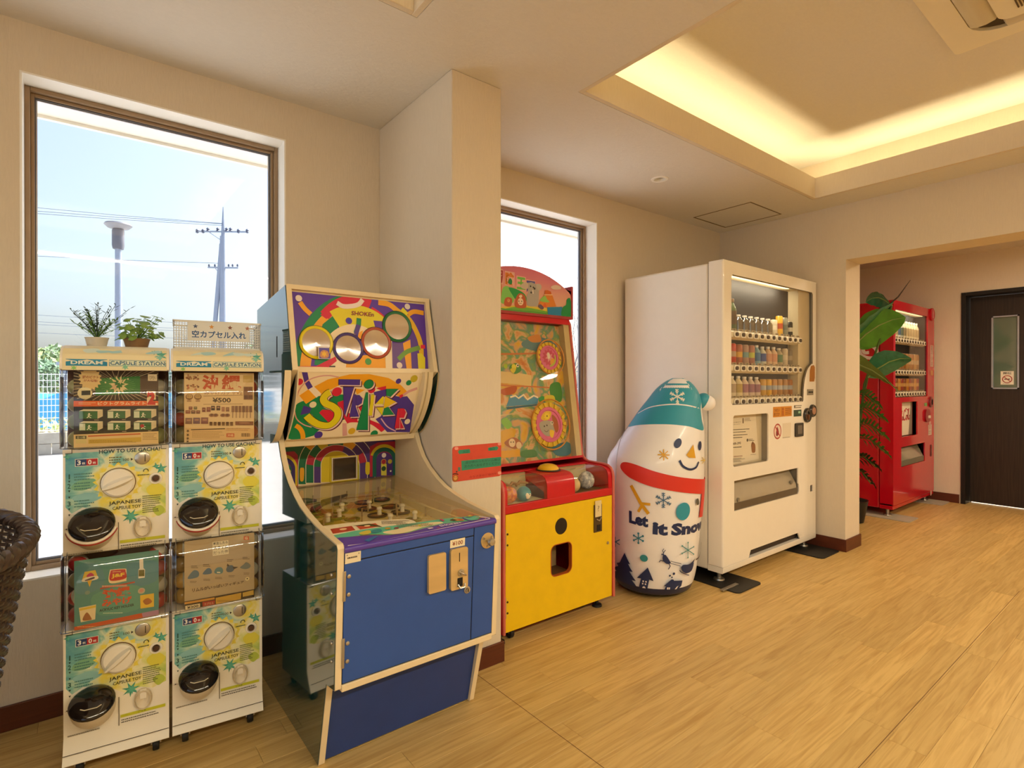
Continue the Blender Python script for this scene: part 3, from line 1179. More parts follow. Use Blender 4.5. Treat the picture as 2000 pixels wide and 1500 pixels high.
# block hut and blue cover beyond the fence
t = thing('block_hut', 'small grey block hut behind the fence on the left', 'hut', (-0.05, 21.0, GZ))
MB().box((-0.42, -0.4, 0), (0.7, 0.6, 1.78), mat('hut_block', '#8d8f9a', rough=0.9, vary=0.15, vscale=5)).build('hut_wall', t, smooth=False)
MB().box((-0.50, -0.46, 1.78), (0.78, 0.66, 1.86), mat('hut_roof', '#a3a5ad', rough=0.8)).build('hut_roof', t, smooth=False)
b = MB()
rg = random.Random(9)
nx, ny = 26, 8
vs = [(-3.0 + 5.5 * i / nx, -0.8 + 1.6 * j / ny, (0.0 if j in (0, ny) else 1) * (0.92 + 0.10 * sin(i * .9 + j) + rg.uniform(-.04, .04)) * (1 if 0 < j < ny else 0)) for j in range(ny + 1) for i in range(nx + 1)]
fs = [(j * (nx + 1) + i, j * (nx + 1) + i + 1, (j + 1) * (nx + 1) + i + 1, (j + 1) * (nx + 1) + i) for j in range(ny) for i in range(nx)]
b.add(vs, fs, mat('blue_sheet', '#3fa9e0', rough=0.5, vary=0.12, vscale=2))
o = tag(b.build('blue_tarpaulin', loc=(-0.4, 17.6, GZ)), 'bright blue tarpaulin heap behind the white fence', 'tarpaulin')
t = thing('rubble_mound', 'low grassy stony mound between fence and blue tarpaulin', 'mound', (-1.7, 14.6, GZ))
leafmass(700, 1.8, 0.8, 0.30, 0.07, GREENS[2], 91, 0.30, 9).build('weeds', t, smooth=False, kind='stuff')
MB().ball((0, 0, 0), 1, mat('mound_soil', '#a79c86', rough=0.95, vary=0.2), sc=(1.95, 0.9, 0.42), h0=0.0).build('soil', t)

# ================================================================== CAPSULE TOY DISPENSERS
GA = radians(-6.5)
GU = Vector((cos(GA), sin(GA), 0))
GN = Vector((sin(GA), -cos(GA), 0))
G0 = Vector((-0.04, 2.036, 0))


def gw(u, y, z):
    """dispenser coordinates (u along the front, y inwards) to the room"""
    p = G0 + GU * u - GN * y
    return (p.x, p.y, z)


M_gp = mat('cream_plastic', '#efe7d4', rough=0.38, vary=0.012)
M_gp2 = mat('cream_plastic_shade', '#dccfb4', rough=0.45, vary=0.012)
M_cov = clear('clear_plastic', '#fbfaf6', 0.90, 0.05)
M_rim = clear('clear_plastic_edge', '#c9d2e0', 0.62, 0.15)
M_smoke = mat('smoked_plastic', '#1d1511', rough=0.08, coat=0.6, vary=0)
M_wc = ramp_mat('watercolour_print', [(0.0, '#3f8fa8'), (0.22, '#7fbcae'), (0.36, '#d9e2c0'), (0.50, '#ecd94e'), (0.62, '#f2ebc0'), (0.78, '#d7dc6a'), (0.92, '#86b767'), (1.0, '#3f9a78')],
                 scale=14, rough=0.4, grad=((2.3, -1.0, 0), -0.13, 0.95), distort=1.0)
M_wc2 = ramp_mat('header_print', [(0.0, '#e8dcb0'), (0.10, '#ebe0bc'), (0.26, '#ece2cc'), (0.5, '#e6e0cf'), (0.72, '#c9dad6'), (1.0, '#9cc6cc')],
                  scale=16, rough=0.35, grad=((-0.5, 9.0, 0), -0.18, 0.55), distort=1.2)
M_blk_w = mat('black_rubber', '#191817', rough=0.55, vary=0.05)
M_steel = mat('brushed_steel', '#b8b2a6', rough=0.3, metal=0.9, vary=0.05, vscale=40)
M_brs = mat('warm_plate_metal', '#c8b48a', rough=0.35, metal=0.75, vary=0.05)
M_rec = mat('brown_window_back', '#5b3c2c', rough=0.6, vary=0.1)


def caster(parent, x, y, zt, r, name='caster', lock=False):
    """swivel caster: fork plus wheel reaching the floor"""
    m = MB()
    m.lathe([(0.012, zt - 0.0), (0.012, zt - 0.012), (0.004, zt - 0.012)], (x, y, 0), M_steel, n=10)
    m.box((x - r * 0.62, y - r * 0.5, r * 1.1), (x - r * 0.45, y + r * 0.5, zt - 0.008), M_steel).box((x + r * 0.45, y - r * 0.5, r * 1.1), (x + r * 0.62, y + r * 0.5, zt - 0.008), M_steel)
    o = m.build(name, parent)
    MB().lathe([(r * 0.3, -r * 0.40), (r * 0.92, -r * 0.40), (r, -r * 0.25), (r, r * 0.25), (r * 0.92, r * 0.40), (r * 0.3, r * 0.40)], (x, y, r + 0.0008), M_blk_w, axis=(1, 0, 0), n=18).build('wheel', o)
    return o


def gacha_print(a, price, upper):
    """art local: x 0..0.258 across, y 0..0.31 up the front panel"""
    a.poly([(0.006, 0.30), (0.006, 0.145), (0.02, 0.125), (0.045, 0.14), (0.10, 0.128), (0.128, 0.105), (0.15, 0.09), (0.185, 0.10), (0.215, 0.088), (0.25, 0.10), (0.25, 0.30)], M_wc)
    a.blob([(0.03, 0.215), (0.07, 0.222), (0.075, 0.205), (0.05, 0.19), (0.02, 0.195)], '#7fb58e').blob([(0.02, 0.17), (0.06, 0.182), (0.09, 0.165), (0.05, 0.15)], '#8fc2bd')
    a.star(0.130, 0.205, 0.062, 0.050, 17, '#eedb57').star(0.130, 0.205, 0.054, 0.047, 13, '#f4e9a6')
    a.blob([(0.20, 0.18), (0.225, 0.195), (0.248, 0.175), (0.235, 0.155), (0.21, 0.158)], '#e3d84e').blob([(0.215, 0.115), (0.235, 0.125), (0.248, 0.108), (0.23, 0.092)], '#b9c84f')
    for cx, cy, r, n, rot in ((0.160, 0.100, 0.024, 7, 60), (0.238, 0.238, 0.018, 5, 20), (0.225, 0.247, 0.011, 4, 10), (0.010, 0.29, 0.010, 4, 0)):
        a.star(cx, cy, r, r * 0.36, n, '#4a9c84', rot)
        a.star(cx + 0.002, cy - 0.001, r * 0.7, r * 0.25, n, '#5fb49a', rot + 12)
    if upper:
        a.text('HOW TO USE GACHA?', (0.084, 0.2935, 0.236, 0.3055), '#14474e', 0.018)
    a.scrib(0.108, 0.262, 0.140, 0.284, 3, '#6d6a3a', seg=4)
    a.text('100', (0.142, 0.268, 0.157, 0.276), '#5d5a36', 0.01)
    a.poly([(0.161, 0.268), (0.167, 0.272), (0.161, 0.276)], '#26231c')
    a.rect(0.028, 0.260, 0.082, 0.282, '#e4dcc8').rect(0.0295, 0.2615, 0.0545, 0.2805, '#23406f').rect(0.0545, 0.2615, 0.0805, 0.2805, '#b3282c')
    a.text(price, (0.033, 0.264, 0.0415, 0.278), '#f4efe0', 0.03).text('0', (0.058, 0.264, 0.0665, 0.278), '#f4efe0', 0.03)
    a.text('枚', (0.044, 0.265, 0.052, 0.272), '#f4efe0', 0.01).text('枚', (0.069, 0.265, 0.077, 0.272), '#f4efe0', 0.01)
    for i, (n, y) in enumerate((('1', 0.232), ('2', 0.205), ('3', 0.154))):
        a.text(n, (0.0135 if n == '1' else 0.011, y - 0.007, 0.0165 if n == '1' else 0.018, y + 0.007), '#2f5a4a', 0.012)
        a.scrib(0.026, y + 0.010, 0.072, y - 0.014, 3, '#5a8d83', seg=8)
    for y in (0.218, 0.190, 0.172, 0.138, 0.121):
        a.poly([(0.0125, y + 0.003), (0.0175, y + 0.003), (0.015, y - 0.003)], '#2c3a30')
    a.arc(0.199, 0.234, 0.006, 0.0022, -20, 200, '#3a4a36')
    a.scrib(0.178, 0.219, 0.208, 0.226, 1, '#4a5a3e', seg=9)
    a.text('JAPANESE', (0.107, 0.136, 0.187, 0.150), '#26301f', 0.006)
    a.text('CAPSULE TOY', (0.116, 0.124, 0.186, 0.1335), '#26301f', 0.006)
    a.scrib(0.190, 0.160, 0.236, 0.105, 9, '#6f7446', seg=10)
    a.rect(0.134, 0.022, 0.248, 0.031, '#c9c934')
    a.text('ご注意', (0.178, 0.0235, 0.198, 0.0295), '#5f6420', 0.0)
    a.scrib(0.136, 0.018, 0.246, 0.004, 2, '#6b665a', seg=16)
    a.scrib(0.01, 0.012, 0.11, 0.003, 1, '#8a8474', seg=20)
    a.rect(0.1295, 0.0, 0.1315, 0.086, '#6f6553')
    a.rect(0.004, 0.0805, 0.024, 0.0815, '#8f846c').poly([(0.006, 0.0835), (0.011, 0.0835), (0.0085, 0.0795)], '#4c2f22')
    a.rect(0.0, 0.302, 0.022, 0.3105, '#efe7d4').rect(0.0205, 0.2985, 0.022, 0.3105, '#3b3327').rect(0.006, 0.2985, 0.022, 0.300, '#3b3327')
    a.rect(0.238, 0.302, 0.258, 0.3105, '#efe7d4').rect(0.238, 0.2985, 0.2395, 0.3105, '#3b3327').rect(0.238, 0.2985, 0.252, 0.300, '#3b3327')


def card_ul():
    a = Art([(172, 53), (1715, 30), (1713, 1375), (170, 1440)], [(0, .228), (.205, .228), (.205, 0), (0, 0)], clip=(0, 0, .205, .228))
    a.poly([(172, 53), (1715, 30), (1713, 1375), (170, 1440)], '#3a2a1e')
    for i in range(44):
        an = 2 * pi * i / 44 + 0.05
        a.line([(940 + cos(an) * 160, 300 + sin(an) * 90), (940 + cos(an) * 900, 300 + sin(an) * 420)], (4, 14), '#bfae86')
    a.poly([(170, 590), (1715, 560), (1715, 1390), (170, 1440)], '#1c1712')
    a.poly([(560, 200), (1375, 140), (1375, 450), (560, 500)], '#2f7a34')
    for i in range(26):
        an = 2 * pi * i / 26
        a.line([(960, 310), (960 + cos(an) * 330, 310 + sin(an) * 150)], 6, '#6fae5c')
    a.poly([(1380, 140), (1715, 120), (1715, 440), (1380, 450)], '#55402f')
    a.star(980, 310, 185, 95, 11, '#e6d49a').star(980, 290, 120, 60, 9, '#2f7a34', 80).star(1010, 240, 60, 25, 6, '#e6d49a').star(900, 340, 75, 30, 6, '#e0b98a').star(1050, 370, 60, 25, 6, '#e6d49a')
    for x, y in ((830, 190), (1150, 195), (770, 420), (910, 430), (990, 440), (740, 265)):
        a.star(x, y, 22, 10, 5, '#f0e2b0')
    a.star(465, 205, 215, 170, 17, '#e8c988')
    a.text('謎のピクト', (330, 205, 620, 150), '#a8482c', 0.02).text('が大増殖!', (350, 262, 600, 215), '#a8482c', 0.02)
    a.circ(372, 460, 118, '#e6d9a8').poly([(310, 420), (470, 410), (470, 490), (310, 500)], '#2a2a1c')
    a.rect(1520, 100, 1690, 220, '#e9d9b2')
    a.text('OPEN', (1545, 200, 1660, 130), '#7c5f38', 0.0)
    a.poly([(170, 598), (1715, 580), (1715, 665), (170, 700)], '#e8692a')
    a.scrib(260, 615, 560, 665, 2, '#f6cf9a', seg=12)
    a.text('ピクトグラムライト', [(600, 672), (1475, 655), (1475, 592), (600, 606)], '#f7e2b4', 0.02)
    P2 = [(1495, 405), (1665, 405), (1665, 560), (1560, 560), (1560, 620), (1700, 620), (1700, 660), (1500, 665), (1500, 520), (1600, 500), (1600, 460), (1495, 470)]
    a.poly(P2, '#f4dcae')
    a.text('2', (1505, 655, 1660, 412), '#cf3428', 0.06)
    for r in range(2):
        for cidx in range(3):
            x, y = (265, 770, 1250)[cidx], (745 if r == 0 else 955) - cidx * 8
            w = 390
            a.poly([(x, y + 30), (x + 80, y), (x + w + 35, y), (x + w - 40, y + 30)], '#e9dfb8')
            a.poly([(x + w - 60, y + 35), (x + w + 35, y), (x + w + 35, y + 120), (x + w - 60, y + 165)], '#d9c79a')
            a.poly([(x, y + 35), (x + w - 60, y + 35), (x + w - 60, y + 165), (x, y + 165)], '#2f6b35')
            if (r, cidx) != (0, 0):
                a.poly([(x + 8, y + 42), (x + 110, y + 42), (x + 110, y + 158), (x + 8, y + 158)], '#d8dcb8')
            a.circ(x + 180, y + 80, 16, '#e9e6c4')
            a.line([(x + 180, y + 95), (x + 170, y + 125), (x + 140, y + 150)], 16, '#e9e6c4').line([(x + 170, y + 125), (x + 215, y + 150)], 14, '#e9e6c4').line([(x + 150, y + 100), (x + 225, y + 108)], 12, '#e9e6c4')
            if (r, cidx) == (1, 2):
                a.circ(x + 160, y + 95, 34, '#b33a35')
            a.scrib(x + 270, y + 176, x + 350, y + 196, 1, '#d8c89a', seg=5)
    a.poly([(170, 1190), (1715, 1130), (1715, 1390), (170, 1440)], '#e2c385')
    a.rect(205, 1210, 395, 1265, '#4d4a22').rect(205, 1265, 395, 1345, '#d8c47c')
    a.text('全12種', (225, 1258, 375, 1218), '#e9d9a0', 0.0)
    a.poly([(425, 1205), (1380, 1165), (1380, 1190), (425, 1230)], '#c8602e').poly([(430, 1275), (1390, 1235), (1390, 1320), (430, 1350)], '#cfa93c')
    a.scrib(450, 1285, 1370, 1335, 3, '#8a6a20', seg=22).scrib(1420, 1160, 1690, 1290, 5, '#9a7a4c', seg=10)
    return a


def card_ur():
    a = Art([(228, 78), (1492, 95), (1475, 1262), (265, 1335)], [(0, .222), (.2, .222), (.2, 0), (0, 0)], clip=(0, 0, .2, .222))
    a.poly([(228, 78), (1492, 95), (1475, 1262), (265, 1335)], '#e6c893')
    a.text('沖', (560, 395, 850, 120), '#c8582e', 0.05)
    a.text('縄', (915, 390, 1265, 120), '#c8582e', 0.05)
    a.circ(690, 205, 24, '#f3dcb4').circ(790, 205, 24, '#f3dcb4').circ(690, 205, 10, '#7a3018').circ(790, 205, 10, '#7a3018')
    a.text('みやげガチャV2', (605, 482, 1275, 415), '#8c4a2e', 0.0)
    a.line([(590, 505), (1285, 490)], 8, '#8a5a34').line([(590, 655), (1290, 645)], 8, '#8a5a34')
    a.text('¥500', (750, 622, 1080, 535), '#4e3a24', 0.03)
    for x, y in ((335, 170), (440, 175), (330, 355), (440, 350)):
        for k in range(9):
            a.circ(x + U(-55, 55), y + U(-45, 45), U(10, 24), random.choice(('#a8714a', '#b98a5c', '#8a5c3c', '#c47a58')))
    for x in (335, 490):
        a.circ(x, 520, 62, '#8a6238').circ(x, 515, 48, '#c9a468').line([(x - 25, 545), (x, 560), (x + 25, 545)], 10, '#6a4526').rect(x - 40, 585, x + 40, 605, '#a9805a').circ(x - 18, 505, 7, '#5a3a20').circ(x + 18, 505, 7, '#5a3a20')
    a.rect(1300, 130, 1470, 260, '#caa95e').rect(1305, 340, 1465, 570, '#8a6348')
    for i in range(3):
        for j in range(2):
            a.rect(1315 + j * 75, 350 + i * 72, 1380 + j * 75, 410 + i * 72, ('#7a5038', '#9a7454', '#6c4a3a')[i])
    for x, y, w, h, c in ((330, 695, 65, 55, '#8a4a30'), (420, 695, 60, 50, '#6a6a38'), (275, 760, 85, 60, '#9a5a3c'), (375, 762, 75, 58, '#6c4a34'), (465, 762, 70, 58, '#7c5238'), (570, 712, 60, 78, '#7a3c26'), (650, 705, 70, 82, '#8a4630'),
                          (730, 680, 65, 80, '#3a2a20'), (825, 680, 65, 80, '#4a2f22'), (915, 700, 55, 80, '#a8745a'), (990, 705, 60, 75, '#8f6244'), (275, 895, 120, 105, '#8f6a54'), (415, 890, 120, 105, '#7a5a5c'), (555, 885, 125, 110, '#8a5a50'),
                          (1155, 950, 310, 65, '#8a5a40')):
        a.rect(x, y, x + w, y + h, c)
        a.rect(x + w * .2, y + h * .25, x + w * .8, y + h * .5, '#b98a66')
    for x in (740, 810, 940, 1015):
        a.circ(x, 845, 46, '#9a6840', ry=32).circ(x, 840, 26, '#6c4428', ry=20)
    for i in range(6):
        a.rect(705 + i * 72, 960, 755 + i * 72, 1025, ('#6c4a2c', '#7c5a38')[i % 2])
        a.rect(1090 + i * 62, 680, 1138 + i * 62, 790, ('#8a6040', '#7a5236')[i % 2]).line([(1112 + i * 62, 790), (1108 + i * 62, 890)], 14, '#a07c58')
    a.rect(280, 1070, 1465, 1265, '#dcb67c')
    a.line([(380, 1100), (975, 1078)], 18, '#3c2a1c')
    a.scrib(400, 1115, 960, 1240, 6, '#a8844e', seg=22)
    for y in (1120, 1190, 1250, 1305):
        a.star(325, y, 32, 14, 5, '#5a4026')
    a.rect(1000, 1155, 1135, 1220, '#c4502e').text('沖縄', (1015, 1212, 1120, 1165), '#f0d4a0', 0.0)
    for i in range(11):
        a.rect(1255 + i * 14, 1150, 1255 + i * 14 + (9 if i % 3 else 5), 1210, '#6a4a30')
    a.scrib(1000, 1060, 1440, 1110, 2, '#b07a4a', seg=14)
    return a


def card_ll():
    a = Art([(120, 215), (1490, 95), (1495, 1230), (130, 1490)], [(0, .2), (.205, .2), (.205, 0), (0, 0)], clip=(0, 0, .205, .2))
    a.poly([(120, 215), (1490, 95), (1495, 1230), (130, 1490)], '#57938a')
    a.blob([(140, 330), (500, 280), (640, 600), (420, 800), (140, 780)], '#5a8f96').blob([(1000, 320), (1460, 290), (1470, 620), (1100, 700)], '#538d98').blob([(450, 850), (1150, 700), (1250, 1080), (560, 1220)], '#63a08a')
    a.poly([(130, 1425), (1230, 1195), (1495, 1140), (1495, 1230), (130, 1490)], '#cf5b28').poly([(1230, 1195), (1495, 1140), (1495, 1230), (1250, 1275)], '#b98aa0')
    a.scrib(180, 1405, 1180, 1440, 1, '#f0b070', seg=26)
    a.blob([(715, 430), (760, 400), (960, 395), (985, 430), (985, 600), (960, 620), (715, 640)], '#f3d9a6').blob([(728, 440), (770, 412), (950, 407), (972, 440), (972, 570), (728, 600)], '#c8362a')
    a.text('A&W', (765, 462, 935, 425), '#f1d08a', 0.0) if False else a.scrib(765, 430, 935, 455, 1, '#f1d08a', seg=7)
    a.text('J&F', [(742, 570), (955, 545), (955, 465), (742, 485)], '#f4cf3c', 0.04)
    a.poly([(560, 725), (1120, 630), (1120, 655), (560, 750)], '#b8402c')
    a.scrib(590, 735, 1090, 660, 1, '#e9a58c', seg=20)
    a.text('沖縄', [(590, 920), (1055, 870), (1055, 700), (590, 765)], '#d8532c', 0.06)
    a.text('みやげ', [(590, 1080), (1075, 1010), (1075, 885), (590, 935)], '#d8532c', 0.04)
    a.text('ACRYLIC KEY HOLDER', [(550, 1160), (1110, 1065), (1110, 1020), (550, 1110)], '#26302c', 0.02)
    a.scrib(610, 1165, 930, 1200, 1, '#cfe0c0', seg=14)
    a.poly([(250, 590), (300, 420), (480, 395), (520, 520)], '#e2c14a').blob([(330, 500), (400, 440), (460, 490), (400, 530)], '#c23468').blob([(250, 590), (300, 530), (500, 500), (515, 560), (330, 600)], '#efe3c4').blob([(310, 570), (450, 520), (460, 550), (330, 585)], '#5d4a52')
    a.poly([(345, 585), (425, 570), (385, 700)], '#e9b93a')
    a.poly([(205, 1075), (495, 1020), (480, 1290), (240, 1340)], '#f1dca8').poly([(215, 1090), (490, 1035), (487, 1075), (220, 1130)], '#e8c43c').blob([(270, 1300), (340, 1160), (420, 1270), (400, 1300)], '#a86a3a')
    a.poly([(1190, 240), (1250, 235), (1255, 400), (1280, 430), (1275, 570), (1175, 580), (1175, 430), (1195, 400)], '#efe6d2').rect(1180, 430, 1270, 545, '#6d6a34')
    a.poly([(1205, 880), (1420, 850), (1420, 1085), (1210, 1115)], '#edc240').blob([(1250, 980), (1330, 930), (1390, 1000), (1300, 1050)], '#b06a34')
    a.circ(1225, 800, 55, '#c9b89a').circ(1225, 795, 32, '#d99a82').circ(350, 800, 40, '#7d9a8e')
    a.rect(120, 215, 1490, 216, '#57938a')
    return a


def card_lr():
    a = Art([(215, 300), (1482, 115), (1482, 1235), (240, 1475)], [(0, .215), (.2, .215), (.2, 0), (0, 0)], clip=(0, 0, .2, .215))
    a.poly([(215, 300), (1482, 115), (1482, 1235), (240, 1475)], '#c2ab82')
    a.blob([(300, 500), (1400, 250), (1450, 900), (800, 1000), (280, 1050)], '#bda885')
    a.poly([(725, 300), (1010, 258), (1020, 500), (730, 542)], '#efe2bc')
    a.text('転生したら', [(742, 352), (1000, 318), (1000, 268), (742, 306)], '#3c3222', 0.02)
    a.text('スライム', [(742, 435), (1005, 398), (1005, 345), (742, 378)], '#3c3222', 0.03)
    a.text('だった件', [(742, 522), (1010, 482), (1010, 425), (742, 462)], '#4a3a28', 0.0)
    a.rect(1290, 185, 1385, 250, '#d9633c').text('G', (1310, 242, 1365, 195), '#f3dcb0', 0.06)
    a.scrib(1250, 270, 1430, 310, 1, '#c98a68', seg=8)
    a.blob([(290, 945), (330, 860), (400, 795), (470, 810), (490, 870), (450, 920)], '#5b7686').blob([(555, 860), (620, 770), (680, 755), (715, 800), (700, 850)], '#4d6c86').blob([(760, 820), (800, 750), (880, 735), (920, 780), (900, 840), (800, 850)], '#5f8688')
    a.blob([(975, 770), (1010, 710), (1090, 700), (1120, 760), (1080, 810), (1000, 815)], '#4f6474').poly([(1090, 720), (1195, 725), (1110, 770)], '#4a4038').poly([(985, 720), (995, 670), (1040, 705)], '#4a3a30')
    a.blob([(1225, 735), (1290, 680), (1340, 640), (1415, 690), (1390, 740), (1310, 760)], '#75807c')
    a.rect(810, 815, 870, 835, '#e9dfc0')
    for x, y in ((345, 745), (560, 715), (990, 620), (1270, 575)):
        a.scrib(x, y - 35, x + 125, y + 20, 2, '#5e5340', seg=7)
    for x, y in ((330, 975), (570, 935), (780, 900), (1020, 865), (1290, 815)):
        a.scrib(x, y, x + 120, y + 40, 2, '#6c5f48', seg=7)
    a.text('リムルがいっぱいフィギュア', [(370, 1175), (1295, 1000), (1295, 955), (370, 1105)], '#4b3524', 0.02)
    a.circ(1355, 925, 36, '#e9d9a0').circ(1355, 922, 12, '#4a4030')
    a.poly([(225, 1335), (1482, 1100), (1482, 1235), (240, 1475)], '#3d2c18')
    a.poly([(235, 1345), (770, 1250), (775, 1285), (240, 1380)], '#d99a3c')
    a.poly([(250, 1405), (515, 1358), (515, 1435), (255, 1475)], '#ead9a8')
    a.text('¥300', [(285, 1458), (485, 1420), (485, 1375), (285, 1412)], '#4a3a26', 0.03)
    a.poly([(555, 1335), (780, 1298), (775, 1380), (560, 1415)], '#b5412c')
    a.text('カプセル', [(590, 1392), (755, 1362), (755, 1322), (590, 1352)], '#e9c48a', 0.0)
    a.poly([(790, 1260), (1250, 1165), (1240, 1275), (795, 1370)], '#d9a93c').poly([(1270, 1165), (1470, 1115), (1470, 1195), (1275, 1235)], '#d9b04c')
    a.scrib(820, 1290, 1220, 1330, 3, '#8f6a24', seg=18)
    return a


def chute(parent, cx, cz, upper):
    """capsule outlet: protruding cream bowl with a smoked lid on its upper front"""
    rx, N1 = 0.054, 30
    th = radians(45 if upper else 62)
    C = Vector((cx, -0.055 * sin(th), cz + 0.053 - 0.055 * cos(th)))
    Vv = Vector((0, sin(th), cos(th)))
    Nn = Vector((0, -cos(th), sin(th)))
    bowl, lid = MB(), MB()
    vs, fs = [], []
    for k in range(8):
        s = k / 7
        for j in range(N1):
            p = 2 * pi * j / N1
            w0 = Vector((cx + cos(p) * rx * 0.97, 0.0, cz - 0.009 + sin(p) * 0.062))
            w1 = C + Vector((1, 0, 0)) * cos(p) * rx + Vv * sin(p) * 0.055
            q = w0.lerp(w1, s)
            bul = sin(pi * s) * 0.35
            if sin(p) < 0:
                q.y += (w1.y - w0.y) * bul * 0.55
            vs.append(q)
    for k in range(7):
        for j in range(N1):
            fs.append((k * N1 + j, k * N1 + (j + 1) % N1, (k + 1) * N1 + (j + 1) % N1, (k + 1) * N1 + j))
    bowl.add(vs, fs, M_gp2)
    vs, fs = [], []
    for k, (r_, h_) in enumerate(((1.02, -0.003), (1.02, 0.002), (0.97, 0.005), (0.8, 0.010), (0.5, 0.014), (0.02, 0.016))):
        for j in range(N1):
            p = 2 * pi * j / N1
            vs.append(C + Vector((1, 0, 0)) * cos(p) * rx * r_ + Vv * sin(p) * 0.055 * r_ + Nn * h_)
        if k:
            for j in range(N1):
                fs.append(((k - 1) * N1 + j, (k - 1) * N1 + (j + 1) % N1, k * N1 + (j + 1) % N1, k * N1 + j))
    lid.add(vs, fs, M_smoke)
    ob = bowl.build('capsule_outlet', parent, ang=60)
    ol = lid.build('outlet_lid', ob, ang=60)
    hb = C + Vv * -0.030 + Nn * 0.014
    MB().tube([hb + Vector((-0.024, 0, 0)) + Vv * 0.006, hb + Vector((-0.014, 0, 0)), hb + Vector((0.014, 0, 0)), hb + Vector((0.024, 0, 0)) + Vv * 0.006], 0.0013, M_gp2, n=6).build('lid_handle', ob)
    if upper:
        r = MB()
        pts = [tuple(C + Vector((1, 0, 0)) * cos(radians(a_)) * rx * 1.06 + Vv * sin(radians(a_)) * 0.060 - Nn * 0.010) for a_ in range(195, 346, 6)]
        r.tube(pts, 0.0055, mat('red_ring', '#a83226', rough=0.4), n=8)
        r.tube([(p[0], p[1] - 0.003, p[2] + 0.0035) for p in pts], 0.004, mat('white_ring', '#e8dcc6', rough=0.4), n=8)
        r.build('outlet_sticker', ob)


